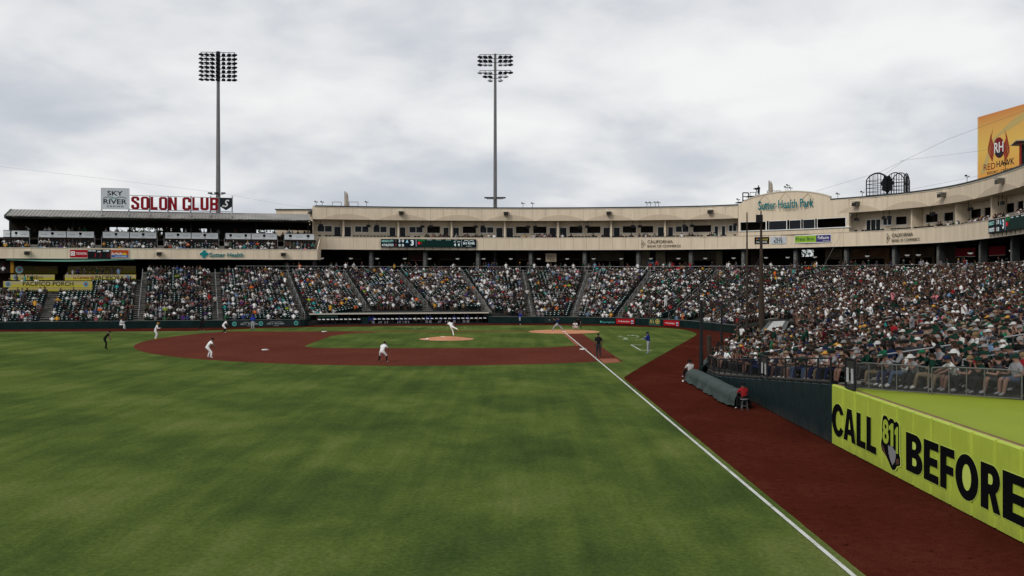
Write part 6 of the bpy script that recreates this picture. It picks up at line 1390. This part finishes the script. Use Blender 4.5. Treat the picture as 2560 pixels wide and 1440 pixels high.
def zs(skin, shirt, pants, shoes='white', lower=None): return [sm_(skin), cm(shirt), cm(pants), cm(shoes), cm(lower) if lower else cm(pants)]
# --- players, umpires and coaches, each in a pose of its own
def world_pose(foot, Y, zg, d): pass
def player(name_, px, py, zg, yaw, P, label, z, head, sleeve=False, scale=1.0, sub=1, shorts=False, extras=None):
    x, y = gp(px, py, zg); me = figure_mesh('body', P, sub, sleeve, shorts); o = person(me, P, (x, y, zg), yaw, label, z, head, scale); return o
hx, hy = home
def face(px, py, tx=None, ty=None):
    x, y = gp(px, py); tx = hx if tx is None else tx; ty = hy if ty is None else ty; return math.atan2(-(tx - x), ty - y)
ready = pose((0, -.16, .84), (0, .27, .30), .09, ((-.27, .10, .48), (.27, .10, .48)), ((-.34, -.04, .08), (.34, -.04, .08)), ((-.10, .12, -.22), (.10, .12, -.22)), ((.10, .16, -.14), (-.10, .16, -.14)), look=(0, 1, .05))
ready2 = pose((.0, -.18, .86), (.06, .24, .32), .09, ((-.22, .08, .48), (.28, .10, .46)), ((-.24, -.06, .08), (.38, .02, .08)), ((-.14, .06, -.22), (.08, .14, -.22)), ((.0, .14, -.18), (-.04, .16, -.16)), look=(.25, 1, .05))
W_ = 'uniform white'
player('', 957, 905, 0, face(957, 905), ready, 'infielder in white with dark sleeves, crouched wide in front of the mound', [sm_(0), cm(W_), cm(W_), cm('white'), cm('black')], ('cap', 'black'), scale=1.0)
player('', 523.5, 895, 0, face(523, 895) - .35, ready2, 'infielder in all white leaning forward on the red dirt left of second base', zs(1, W_, W_, 'white'), ('cap', 'black'))
glove = mat('glove_leather', (.05, .025, .012), .6)
up1 = pose((0, 0, .93), (-.02, .16, .36), .09, ((-.10, .20, .52), (.12, .16, .52)), ((-.12, .06, .10), (.12, -.02, .10)), ((-.06, .06, -.26), (.06, .08, -.24)), ((.10, .22, .04), (-.10, .22, .06)))
player('', 388, 849, 0, R(-75), up1, 'slim player in white turned right at the far edge of the infield dirt', [sm_(1), cm(W_), cm(W_), cm('gold'), cm(W_)], ('cap', 'gold'), True)
ump_b = pose((0, -.10, .92), (0, .26, .32), .09, ((-.14, .06, .50), (.16, .08, .50)), ((-.18, -.05, .08), (.18, .04, .08)), ((-.06, .12, -.24), (.06, .12, -.24)), ((.02, .10, -.20), (-.02, .10, -.20)))
player('', 264, 873, 0, R(-70), ump_b, 'umpire in black bent forward on the grass at the far left', zs(1, 'black', 'black', 'black'), ('cap', 'black'))
stn_p = stand_pose(0)
player('', 1496, 894, 0, R(4), stn_p, 'umpire in black standing upright, seen from behind, near third base', zs(2, 'black', 'charcoal', 'white'), ('cap', 'black'), scale=1.06)
coach = pose((0, 0, .96), (.0, .03, .40), .09, ((-.08, .03, .52), (.10, .02, .52)), ((-.10, -.02, .08), (.12, 0, .08)), ((-.08, .10, -.25), (.08, .08, -.26)), ((.10, .18, .10), (-.06, .20, .02)))
player('', 1621, 884, 0, R(62), coach, 'base coach in blue jersey, grey trousers and helmet by the white box lines', [sm_(2), cm('violet blue'), cm('pants grey'), cm('light blue'), cm('pants grey')], ('helmet', 'navy'), True)
player('', 504, 826, 0, R(-25), pose((0, 0, .95), (.03, .10, .38), .09, ((-.16, .06, .52), (.12, .04, .5)), ((-.30, -.05, .08), (.16, 0, .08)), ((-.05, .06, -.26), (.05, .06, -.26)), ((0, .1, -.22), (0, .1, -.22))), 'umpire in black standing before the dark wall left of the logo banner', zs(3, 'black', 'black', 'white'), ('cap', 'black'))
player('', 561, 832, 0, R(-62), ready, 'white uniformed first baseman bent forward in front of the logo banner', [sm_(1), cm(W_), cm(W_), cm('white'), cm('black')], ('cap', 'black'))
player('', 632, 824, 0, R(170), stand_pose(1), 'first base coach in blue standing before the logo banner', [sm_(2), cm('royal blue'), cm('pants grey'), cm('blue'), cm('pants grey')], ('cap', 'royal blue'), True)
player('', 1299.5, 812, 0, R(-80), pose((0, 0, .95), (.0, .03, .40), .09, ((-.10, .05, .52), (.14, .0, .52)), ((-.12, .0, .08), (.20, -.05, .08)), ((-.05, .14, -.24), (.05, .14, -.24)), ((.12, .18, .12), (-.12, .18, .12))), 'waiting batter in blue and grey before the dark wall, left of the home plate circle', [sm_(2), cm('royal blue'), cm('pants grey'), cm('white'), cm('navy')], ('helmet', 'navy'), True)
# pitcher in follow-through, facing home
pit = pose((-.06, .0, 1.0), (-.22, .22, .26), .09, ((.02, .10, .55), (.30, -.24, .86)), ((.14, -.05, .10), (.66, -.55, .74)), ((-.06, .20, -.14), (.20, -.14, -.06)), ((-.20, .20, -.02), (.12, -.12, -.18)), look=(.1, 1, -.1))
pit['toR'] = pit['anR'] + Vector((.12, -.08, -.10))
pi = player('', 1131, 840.5, .20, R(-8), pit, 'pitcher in white on the clay mound, one leg kicked out behind after the throw', zs(1, W_, W_, 'gold'), ('cap', 'black'))
MB().dome((0, 0, 0), .13, .08, .15, 10, 5, full=True).build('glove', glove, pi, loc=pit['hdR'])
# batter mid swing and bat
bat_p = pose((.0, 0, .72), (.10, .08, .38), .09, ((-.38, .16, .44), (.42, .0, .40)), ((-.50, .10, .08), (.70, -.02, .12)), ((-.16, .16, .06), (-.22, .16, .10)), ((-.14, .08, .14), (-.12, .02, .14)), look=(-.8, .3, 0))
ba = player('', 1393, 826.5, .018, R(0), bat_p, 'batter in navy and grey swinging with a wide stride in the clay circle', [sm_(0), cm('navy'), cm('pants grey'), cm('royal blue'), cm('pants grey')], ('helmet', 'navy'))
h_ = bat_p['hdL']; MB().tube(h_, h_ + Vector((-.35, -.25, .30)), .014, 7, .022).tube(h_ + Vector((-.35, -.25, .30)), h_ + Vector((-.60, -.42, .48)), .022, 7, .033).build('bat', mat('bat_wood', (.12, .07, .03), .4), None, label='dark wooden bat in the hands of the swinging batter', cat='bat', loc=(gp(1393, 826.5, .018)[0], gp(1393, 826.5, .018)[1], .018))
squat = pose((0, -.1, .38), (0, .24, .36), .09, ((-.30, .26, .50), (.30, .26, .50)), ((-.26, -.02, .10), (.26, -.02, .10)), ((-.08, .20, -.18), (.08, .20, -.18)), ((.10, .24, .06), (-.16, .12, -.02)))
ca = player('', 1440, 826, .018, R(155), squat, 'catcher squatting in white with dark gear beside the batter', [sm_(2), cm(W_), cm(W_), cm('black'), cm('white')], ('helmet', 'dark green'))
um = pose((0, -.1, .62), (0, .26, .38), .09, ((-.28, .18, .48), (.28, .18, .48)), ((-.30, -.02, .08), (.30, -.02, .08)), ((-.12, .14, -.22), (.14, .10, -.20)), ((-.02, .14, -.14), (.10, .08, .1)))
player('', 1447, 823, .018, R(160), um, 'home umpire in black crouched just behind the catcher', zs(2, 'black', 'charcoal', 'black'), ('helmet', 'black'))
# ball boys and girls on stools
sitp = pose((0, 0, .62), (0, .10, .36), .09, ((-.14, .42, .62), (.14, .42, .62)), ((-.16, .46, .08), (.16, .46, .08)), ((-.06, .14, -.24), (.06, .14, -.24)), ((.10, .22, .06), (-.10, .22, .06)))
def stool(x, y, lab, h=.50, m_=None):
    m_ = m_ or mat('stool_steel', (.12, .12, .12), .5); rt = root('stool', lab, 'stool', None, (x, y, 0)); MB().tube((0, 0, h), (0, 0, h + .05), .19, 14).build('seat', mat('stool_grey', (.16, .16, .16), .5), rt)
    for i in range(4): a = R(45 + 90 * i); MB().tube((.13 * math.cos(a), .13 * math.sin(a), h), (.2 * math.cos(a), .2 * math.sin(a), 0), .012, 6).build('leg', m_, rt)
    MB().path([(.17 * math.cos(R(45 + 90 * i)), .17 * math.sin(R(45 + 90 * i)), .2) for i in range(5)], .009, 5).build('ring', m_, rt)
x1_, y1_ = px2x(1861, 46.2), 46.2
stool(x1_, y1_, 'small metal stool under the person in red at the near end of the tarp roll')
player('', 1861, YH + (CH - 0) * FPX / 46.2, 0, R(15), sitp, 'person in red shirt and black helmet seated at the near end of the tarp roll', zs(3, 'red', 'black', 'white'), ('helmet', 'black'), scale=.93)
stool(px2x(1726, 60.6), 60.6, 'low stool hidden behind the far end of the tarp roll', .20)
player('', 1726, YH + CH * FPX / 60.6, 0, R(20), pose((0, 0, .34), (0, .04, .38), .09, ((-.16, .40, .46), (.16, .40, .46)), ((-.16, .50, .08), (.16, .50, .08)), ((-.06, .14, -.24), (.06, .14, -.24)), ((.10, .22, .06), (-.10, .22, .06))), 'ball boy in white shirt and black helmet beyond the far end of the tarp roll', zs(3, 'white', 'black', 'white'), ('helmet', 'black'), scale=1.02)
fx, fy = px2x(301, 116.6), 116.6
stool(fx, fy, 'low stool under the white clad person at the far wall', .45, dsteel)
player('', 301, YH + CH * FPX / 116.6, 0, R(-80), pose((0, 0, .55), (0, .08, .38), .09, ((-.12, .44, .60), (.12, .44, .60)), ((-.14, .48, .08), (.14, .40, .08)), ((-.04, .18, -.22), (.04, .18, -.22)), ((.06, .22, .10), (-.06, .22, .12))), 'ball boy in white uniform seated against the far dark wall', [sm_(0), cm(W_), cm(W_), cm('light blue'), cm(W_)], ('cap', 'black'), True)
# camera operator on the roof
zr2 = ZF1 + .95; opx, opY = 1897, 158.5
me = figure_mesh('body', stand_pose(1), 1, True); o = person(me, stand_pose(1), (px2x(opx, opY), opY, py2z(490.5, opY)), R(25), 'camera operator in dark clothes standing on the roof left of the gable', zs(3, 'charcoal', 'black', 'black'), ('cap', 'black'))
rt = root('tv_camera', 'television camera on a tripod beside the roof operator', 'camera', loc=(px2x(1891.5, opY), opY, py2z(490.5, opY))); MB().box((0, 0, 1.2), (.55, .3, .32)).tube((-.25, 0, 1.2), (-.5, 0, 1.2), .09, 8).build('body', lamp_m, rt)
for i in range(3): a = R(90 + 120 * i); MB().tube((0, 0, 1.05), (.35 * math.cos(a), .35 * math.sin(a), 0), .03, 5).build('leg', lamp_m, rt)
MB().box((px2x(1894, opY), opY, py2z(490.5, opY) - .08), (3.5, 1.4, .12)).tube((px2x(1886, opY), opY, ZF1 - .4), (px2x(1886, opY), opY, py2z(490.5, opY)), .05, 5).tube((px2x(1902, opY), opY, ZF1 - .4), (px2x(1902, opY), opY, py2z(490.5, opY)), .05, 5).build('roof_platform', dsteel, None, label='small dark platform under the camera operator on the roof', cat='platform')
# people in the dugout
dmeshes = [(figure_mesh('body', p, 1, s_), p) for p, s_ in ((sit(0), True), (sit(3), False), (sit(5), True), (stand_pose(1), True), (stand_pose(0), False))]
dl = [(923, 4, 'royal blue', 'charcoal', 'hair', 'dark', 'man in bright blue shirt standing at the dark dugout gate'), (933, 3, 'royal blue', 'pants grey', 'cap', 'royal blue', 'player in blue standing right beside the dugout gate'),
      (953, 0, 'navy', 'pants grey', 'cap', 'royal blue', 'first player in blue seated right of the dugout gate'), (967, 1, 'navy', 'pants grey', 'cap', 'royal blue', 'second player in blue seated right of the dugout gate'), (979, 2, 'charcoal', 'charcoal', 'hair', 'dark', 'dark clad figure seated left part of the dugout'),
      (999, 0, 'royal blue', 'pants grey', 'cap', 'royal blue', 'left one of three seated players in blue under the dugout roof'), (1010, 1, 'royal blue', 'pants grey', 'cap', 'royal blue', 'middle one of three seated players in blue under the dugout roof'), (1020, 2, 'royal blue', 'pants grey', 'cap', 'navy', 'right one of three seated players in blue under the dugout roof'),
      (1039, 0, 'white', 'charcoal', 'cap', 'navy', 'person in white seated in the middle of the dugout'), (1052, 1, 'charcoal', 'charcoal', 'hair', 'dark', 'dark clad figure seated right of the person in white'), (1067, 3, 'royal blue', 'pants grey', 'cap', 'royal blue', 'left one of two standing players in blue, mid dugout'), (1076, 3, 'royal blue', 'pants grey', 'cap', 'navy', 'right one of two standing players in blue, mid dugout'),
      (1103, 0, 'royal blue', 'pants grey', 'cap', 'royal blue', 'player in blue seated just left of the pitcher'), (1115, 1, 'navy', 'pants grey', 'helmet', 'navy', 'helmeted player seated right behind the pitcher'), (1136, 3, 'royal blue', 'pants grey', 'cap', 'royal blue', 'player in blue standing just right of the pitcher'), (1147, 0, 'navy', 'charcoal', 'hair', 'dark', 'dark figure seated right of the pitcher'),
      (1160, 3, 'navy', 'pants grey', 'cap', 'royal blue', 'player leaning at the right end of the dugout rail'), (1170, 4, 'royal blue', 'pants grey', 'cap', 'royal blue', 'rightmost player in blue standing in the dugout'), (1196, 1, 'charcoal', 'charcoal', 'cap', 'grey', 'figure in dark clothes at the right end of the dugout'),
      (818, 1, 'charcoal', 'charcoal', 'hair', 'brown', 'figure in dark clothes at the left end of the dugout'), (838, 0, 'dark green', 'charcoal', 'cap', 'dark green', 'person in dark green seated at the left of the dugout'), (872, 3, 'dark green', 'charcoal', 'cap', 'black', 'tall person in dark green standing left of the dugout gate'), (897, 3, 'black', 'black', 'cap', 'black', 'black clad person at the left side of the dugout gate')]
for px, k, s_, p_, hk, hc, lab in dl:
    c_ = DF.off(-1.1 if k < 3 else -.7).px(px); zf_ = (-.18 if k < 3 else -.55)
    person(dmeshes[k][0], dmeshes[k][1], (c_.x, c_.y, zf_), R(180 + random.uniform(-35, 35)), lab, zs(random.choice((0, 1, 2, 3)), s_, p_, 'white'), (hk, hc), group='team members in the far dugout')
MB().wall(DF.off(-1.4).at(.5), DF.off(-1.4).at(DF.len - .5), .4, -.5, .22).build('bench', mat('bench_wood', (.05, .04, .03), .7), dg)

# --- spectators
def low_person(var):
    """cheap seated figure for the mass; returns verts, tris, zone per vertex"""
    P = sit(var); V = []; T = []; Zn = []
    def tb(a, b, r0, r1, n, z, sq=1.0):
        a = Vector(a); b = Vector(b); d = (b - a).normalized(); u = d.orthogonal().normalized() if abs(d.z) < .9 else Vector((1, 0, 0)); w_ = d.cross(u); o = len(V)
        for c_, r_ in ((a, r0), (b, r1)):
            for i in range(n): an = 2 * math.pi * i / n; V.append(c_ + u * math.cos(an) * r_ + w_ * math.sin(an) * r_ * sq); Zn.append(z)
        for i in range(n): j = (i + 1) % n; T.append((o + i, o + j, o + n + j)); T.append((o + i, o + n + j, o + n + i))
        for i in range(1, n - 1): T.append((o + n, o + n + i, o + n + i + 1))
    def ds(c_, rx, ry, rz, nu, nv, z, lo=-1.2):
        o = len(V)
        for j in range(nv + 1):
            a = lo + (math.pi / 2 - lo) * j / nv
            for i in range(nu): b = 2 * math.pi * i / nu; V.append(Vector((c_.x + rx * math.cos(a) * math.cos(b), c_.y + ry * math.cos(a) * math.sin(b), c_.z + rz * math.sin(a)))); Zn.append(z)
        for j in range(nv):
            for i in range(nu): k = (i + 1) % nu; q0, q1, q2, q3 = o + j * nu + i, o + j * nu + k, o + (j + 1) * nu + k, o + (j + 1) * nu + i; T.append((q0, q1, q2)); T.append((q0, q2, q3)) if j < nv - 1 else None
    tb(P['pelvis'] - Vector((0, 0, .08)), P['chest'] - Vector((0, 0, .05)), .17, .19, 6, 1, .72); tb(P['chest'] - Vector((0, 0, .05)), P['neck'], .20, .07, 6, 1, .65)
    ds(P['head'], .098, .11, .125, 7, 3, 0); ds(P['head'] + Vector((0, -.015, .03)), .108, .118, .105, 7, 2, 4, -.1)
    if var % 2 == 0: o = len(V); h_ = P['head']; V.extend([h_ + Vector((-.08, .08, .04)), h_ + Vector((.08, .08, .04)), h_ + Vector((.05, .20, .03)), h_ + Vector((-.05, .20, .03))]); Zn.extend([4] * 4); T.extend([(o, o + 1, o + 2), (o, o + 2, o + 3)])
    for s in 'LR':
        tb(P['sh' + s], P['el' + s], .062, .045, 4, 1); tb(P['el' + s], P['hd' + s], .040, .035, 4, 0); tb(P['hp' + s], P['kn' + s], .085, .068, 4, 2); tb(P['kn' + s], P['an' + s], .058, .045, 4, 3)
    return np.array([tuple(v) for v in V], np.float32), np.array(T, np.int32), np.array(Zn)
def low_stand():
    P = stand_pose(1); V, T, Zn = low_person(0); return V, T, Zn
LOW = [low_person(i) for i in range(8)]
import copy
_sit = sit
def low_from(P):
    global sit
    keep = sit; sit = lambda v: P; r_ = low_person(0); sit = keep; return r_
LOWS = [low_from(stand_pose(i)) for i in range(3)]
pal_l = [('white', 24), ('black', 22), ('charcoal', 18), ('grey', 15), ('dark green', 8), ('green', 1.5), ('gold', 2.2), ('orange', .8), ('red', 1.8), ('maroon', 3), ('blue', 1.6), ('light blue', 3.5), ('navy', 8), ('teal', 1.2), ('pink', 1.6), ('tan', 3), ('purple', 1), ('lime', .3)]
pal_r = [('white', 24), ('black', 30), ('charcoal', 20), ('grey', 11), ('dark green', 20), ('green', 4), ('gold', 1.6), ('orange', .5), ('red', 1.6), ('maroon', 4), ('blue', .8), ('light blue', 1.4), ('navy', 7), ('teal', .6), ('pink', .8), ('tan', 1), ('brown', 1.5)]
def pick(p): return random.choices([a for a, b in p], [b for a, b in p])[0]
hatp = [('black', 30), ('white', 11), ('dark green', 24), ('charcoal', 10), ('grey', 6), ('gold', 2.2), ('navy', 8), ('tan', 2), ('maroon', 2), ('green', 1.5)]
occ = []; empty = []
for s_ in seats:
    d = DENS[s_[4]]; v = mnoise.noise(Vector((s_[0] * .22, s_[1] * .22, s_[2] * .9))); v2 = mnoise.noise(Vector((s_[0] * .9, s_[1] * .9, s_[2] * 2 + 7)))
    (occ if random.random() < d + v * .5 * (1 - abs(d - .5)) + v2 * .25 * (d < .8) else empty).append(s_)
near = [s_ for s_ in occ if s_[0] / s_[1] < .532 and s_[4] >= 18]
def cam_d2(s_): return s_[1]
near.sort(key=cam_d2); indiv = near[:300]; ind_set = set(id(s_) for s_ in indiv)
mass = [s_ for s_ in occ if id(s_) not in ind_set]
extra = []
for s_ in club_seats:
    if random.random() < .55 + .3 * mnoise.noise(Vector((s_[0] * .5, s_[1] * .5, 3))): extra.append((s_, LOW, 'l'))
    else: empty.append(s_)
def ex(x, y, z, yaw, st=True, tone='l'): extra.append(((x, y, z, yaw, 0, 0, 0), LOWS if st else LOW, tone))
for i in range(300):                          # along the concourse rail
    u = random.uniform(20, REAR.len - 30); p = REAR.off(-random.uniform(.5, 3.5)).at(u); f = REAR.front(u)
    if p.x / p.y > -.29 and random.random() < .85: ex(p.x, p.y, ZR + .05, math.atan2(-f.x, f.y) + random.uniform(-.9, .9), random.random() < .55, 'r')
for i in range(110):                           # suite balconies
    px = random.choice((random.uniform(1060, 1240), random.uniform(1285, 1520), random.uniform(1550, 1790), random.uniform(2300, 2600), random.uniform(2420, 2600))); pth = BP.off(-1.0); u = pth.spx(px); p = pth.at(u); f = pth.front(u); ex(p.x, p.y, 12.22, math.atan2(-f.x, f.y) + random.uniform(-.5, .5), False, 'r')
for i in range(70):                           # club bar
    px = random.uniform(30, 785); p = CL.off(-random.uniform(4.8, 7)).px(px); ex(p.x, p.y, 12.1, R(180) + random.uniform(-1.2, 1.2), random.random() < .6, 'r')
for px, Y, z in [(30 + 12 * i + random.uniform(-4, 4), 133, 5.2) for i in range(6)] + [(170 + 14 * i + random.uniform(-4, 4), 138.2, 6.1) for i in range(10)] + [(8, 141, 7.0), (12, 142, 7.1)]: ex(px2x(px, Y), Y, z - .35, R(180) + random.uniform(-.6, .6), random.random() < .4)
for i in range(14): ex(px2x(random.uniform(1812, 1895), 0) or 0, 0, 0, 0) if False else None
def hat_or_hair():
    return CL_[pick(hatp)] if random.random() < .55 else HAIRC[random.choices(['dark', 'brown', 'blond', 'grey'], [7, 3, .6, .8])[0]]
Vs, Ts, Cs = [], [], []; off = 0
PANTS = [(.015, .015, .018), (.04, .055, .085), (.02, .02, .02), (.10, .08, .055), (.05, .05, .05)]
def add_low(s_, protos, tone):
    global off
    V, T, Zn = random.choice(protos); yaw = s_[3] + random.uniform(-.35, .35); c_, sn = math.cos(yaw), math.sin(yaw); k = random.uniform(.92, 1.06)
    W = np.empty_like(V); W[:, 0] = (V[:, 0] * c_ - V[:, 1] * sn) * k + s_[0]; W[:, 1] = (V[:, 0] * sn + V[:, 1] * c_) * k + s_[1]; W[:, 2] = V[:, 2] * k + s_[2]
    sk = SKN[random.choices(range(6), [4, 4, 3, 1.5, 3, 1])[0]]; shc = CL_[pick(pal_l if tone == 'l' else pal_r)]; j = random.uniform(.8, 1.15); pa = random.choice(PANTS)
    tab = np.array([sk, [min(1, x * j) for x in shc], pa, sk if random.random() < .4 else pa, hat_or_hair()]); Vs.append(W); Ts.append(T + off); Cs.append(tab[Zn]); off += len(V)
for s_ in mass: add_low(s_, LOW if random.random() < .97 else LOWS, 'l' if s_[4] < 10 else 'r')
for s_, pr, tone in extra: add_low(s_, pr, tone)
crowd_m = bpy.data.materials.new('crowd_cloth'); crowd_m.use_nodes = True; _t = crowd_m.node_tree; _b = _t.nodes['Principled BSDF']; _a = _t.nodes.new('ShaderNodeAttribute'); _a.attribute_name = 'Col'
_t.links.new(_a.outputs['Color'], _b.inputs['Base Color']); _b.inputs['Roughness'].default_value = .85; _b.inputs['Specular IOR Level'].default_value = 0.0
def srgb(c): c = np.clip(c, 0, 1); return np.where(c <= .0031308, c * 12.92, 1.055 * c ** (1 / 2.4) - .055)
link('crowd', bulk('crowd', np.concatenate(Vs), np.concatenate(Ts), np.concatenate(Cs), [crowd_m]), None, 'thousands of seated spectators filling the stands beyond the nearest rows', 'crowd', kind='stuff')
print('mass', len(mass), 'extra', len(extra), 'empty', len(empty), 'near', len(near))
# seats: empty ones (and a share of the occupied ones) as the mass, the nearest as parts
def seat_geo():
    m = MB(); m.box((0, -.22, .66), (.46, .05, .44)); m.box((0, -.10, .60), (.42, .10, .34)); m.box((0, -.20, .28), (.06, .10, .5)); n0 = len(m.v)
    m.add([(-.075, -.045, .72), (.075, -.045, .72), (.075, -.04, .79), (-.075, -.04, .79)], [(0, 1, 2, 3)]); m.add([(-.05, -.25, .88), (.05, -.25, .88), (.05, -.16, .885), (-.05, -.16, .885)], [(0, 1, 2, 3)])
    V = np.array(m.v, np.float32); T = []
    for f in m.f: T += [(f[0], f[i], f[i + 1]) for i in range(1, len(f) - 1)]
    c_ = np.tile(np.array([.008, .022, .020]), (len(V), 1)); c_[n0:] = (.75, .80, .80); return V, np.array(T, np.int32), c_, m
SV, STr, SC, smb = seat_geo()
seat_mesh = bpy.data.meshes.new('seat'); seat_mesh.from_pydata(smb.v, [], smb.f); seat_mesh.materials.append(seat_m); seat_mesh.materials.append(plate_m)
for i, p in enumerate(seat_mesh.polygons): p.material_index = 1 if i >= len(smb.f) - 2 else 0
allseats = sorted([s_ for s_ in empty if s_[4] >= 18 and s_[4] < 100 and s_[0] / s_[1] < .53] + indiv, key=cam_d2)
seat_obj = allseats[:290]; so = set(id(s_) for s_ in seat_obj)
for s_ in seat_obj:
    o = link('seat', seat_mesh, stand); o.location = s_[:3]; o.rotation_euler.z = s_[3]
Vs, Ts, Cs = [], [], []; off = 0
for s_ in empty + [q_ for q_ in occ if id(q_) not in so and (q_[4] >= 11)]:
    if id(s_) in so: continue
    c_, sn = math.cos(s_[3]), math.sin(s_[3]); W = np.empty_like(SV); W[:, 0] = SV[:, 0] * c_ - SV[:, 1] * sn + s_[0]; W[:, 1] = SV[:, 0] * sn + SV[:, 1] * c_ + s_[1]; W[:, 2] = SV[:, 2] + s_[2]; Vs.append(W); Ts.append(STr + off); Cs.append(SC); off += len(SV)
link('seat_rows', bulk('seat_rows', np.concatenate(Vs), np.concatenate(Ts), np.concatenate(Cs), [crowd_m]), stand, kind='stuff')

# the nearest spectators, one object each
sit_m = []
for i in range(8): P = sit(i); sit_m.append((figure_mesh('body', P, 1, i in (2, 5), i in (1, 3, 4, 6)), P))
TREND = [('cap', .56), ('hair', .24), ('long', .14), ('hat', .06)]
info = []
for s_ in indiv:
    hk = random.choices([a for a, b in TREND], [b for a, b in TREND])[0]; hc = pick(hatp) if hk == 'cap' else (random.choice(['tan', 'white', 'tan', 'grey', 'dark green']) if hk == 'hat' else random.choices(['dark', 'brown', 'blond', 'grey'], [5, 4, 2, 1.2])[0])
    info.append([s_, hk, hc, pick(pal_r), random.choice(['black', 'denim', 'khaki', 'charcoal', 'black', 'navy', 'charcoal']), random.choices(range(6), [4, 4, 3, 1, 3, .6])[0], random.randrange(8)])
white_hat = min(range(len(info)), key=lambda i: abs(1280 + info[i][0][0] / info[i][0][1] * FPX - 2397) + abs(YH - (info[i][0][2] + .9 - CH) * FPX / info[i][0][1] - 900)); info[white_hat][1:4] = ['hat', 'white', 'charcoal']
words = {'cap': '{} cap', 'hat': '{} brimmed hat', 'hair': 'short {} hair', 'long': 'long {} hair'}
used = {}
key = {(i_[0][4], i_[0][5], i_[0][6]): i_ for i_ in info}
ordn = ['front', 'second', 'third', 'fourth', 'fifth', 'sixth', 'seventh', 'eighth', 'ninth', 'tenth', 'eleventh', 'twelfth']
for i_ in info:
    s_, hk, hc, sh_, pa, sk, v = i_
    l_ = key.get((s_[4], s_[5], s_[6] - 1)); r_ = key.get((s_[4], s_[5], s_[6] + 1)); row = ordn[min(s_[5], 11)] + (' row' if s_[5] < 12 else ' row or higher')
    w_ = '%s, %s' % (sh_, words[hk].format(hc))
    if l_ and r_: lab = 'fan in %s, %s, between %s and %s' % (w_, row, l_[3], r_[3])
    elif l_ or r_: lab = 'fan in %s, %s, next to %s' % (w_, row, (l_ or r_)[3])
    else: lab = 'fan in %s, %s, neighbouring seats empty' % (w_, row)
    i_.append(lab); used.setdefault(lab, []).append(i_)
for lab, lst in used.items():
    if len(lst) > 1:
        lst.sort(key=lambda q_: q_[0][0] / q_[0][1])
        if len(lst) == 2:
            for q_, t in zip(lst, ('left', 'right')): q_[-1] = '%s of two: %s' % (t, lab)
        else:
            for n_, q_ in enumerate(lst): q_[-1] = '%s from left: %s' % (['first', 'second', 'third', 'fourth', 'fifth', 'sixth', 'seventh'][min(n_, 6)], lab)
for s_, hk, hc, sh_, pa, sk, v, lab in info:
    me, P = sit_m[v]; low = sm_(sk) if v in (1, 3, 4, 6) and random.random() < .8 else cm(pa)
    person(me, P, s_[:3], s_[3] + random.uniform(-.3, .3), lab, [sm_(sk), cm(sh_), cm(pa), cm(random.choice(('white', 'black', 'grey'))), low], (hk, hc), scale=random.uniform(.95, 1.08), group='spectators in the nearest rows')
# orange vendors and other single standing people among the seats
st_m = [(figure_mesh('body', stand_pose(i), 1, False), stand_pose(i)) for i in range(3)]
for px, Y, py, sh_, pa, hk, hc, lab in [(750, 150, 687, 'orange', 'black', 'hair', 'dark', 'vendor in orange standing at the top of the left aisle'), (1185, 146, 742, 'orange', 'black', 'cap', 'black', 'vendor in orange on the aisle behind the right end of the dugout'), (2299, 92, 778, 'orange', 'grey', 'cap', 'orange', 'vendor in orange standing in the middle of the right hand crowd'), (1642, 155, 678, 'red', 'black', 'hair', 'dark', 'vendor in red standing in the concourse opening right of centre'),
                                 (1664, 127, 767, 'uniform white', 'uniform white', 'cap', 'dark green', 'person in full white uniform standing above the beer boards'), (538, 127, 772, 'white', 'charcoal', 'hair', 'dark', 'person in white shirt walking down the aisle above the left umpire'), (1318, 140, 752, 'white', 'charcoal', 'hair', 'dark', 'person in white shirt standing on the stairs above the waiting batter'), (127, 130, 745, 'white', 'charcoal', 'cap', 'light blue', 'person with white shirt standing on stairs at the yellow boards'),
                                 (120, 132, 735, 'maroon', 'charcoal', 'hair', 'dark', 'person in dark red standing in front of the lowest yellow board'), (2418, 108, 690, 'light blue', 'denim', 'cap', 'grey', 'person in pale blue at the top rail near the right edge'), (1979, 132, 690, 'charcoal', 'khaki', 'hair', 'dark', 'dark clad usher at the top of the seats below the station boards'), (2236, 52, 885, 'red', 'black', 'hair', 'dark', 'person in red jersey standing among the nearest right hand seats'), (1855, 82, 866, 'uniform white', 'uniform white', 'cap', 'dark green', 'player in white leaning at the rail of the photographers\' well'),
                                 (1840, 80.5, 872, 'dark green', 'black', 'cap', 'black', 'person in dark green standing left of the leaning player'), (1872, 82.5, 868, 'black', 'black', 'cap', 'black', 'photographer in black right of the leaning player'), (1846, 86, 860, 'black', 'charcoal', 'cap', 'black', 'photographer in black behind the leaning player'), (1884, 84, 864, 'dark green', 'black', 'cap', 'dark green', 'person in green cap beside the white striped dugout roof')]:
    v = random.randrange(3); me, P = st_m[v]; x = px2x(px, Y); z = py2z(py, Y)
    person(me, P, (x, Y, z), R(180) + random.uniform(-.8, .8) if px < 1700 else R(90) + random.uniform(-.6, .6), lab, zs(random.choice((0, 1, 2)), sh_, pa, 'black'), (hk, hc))
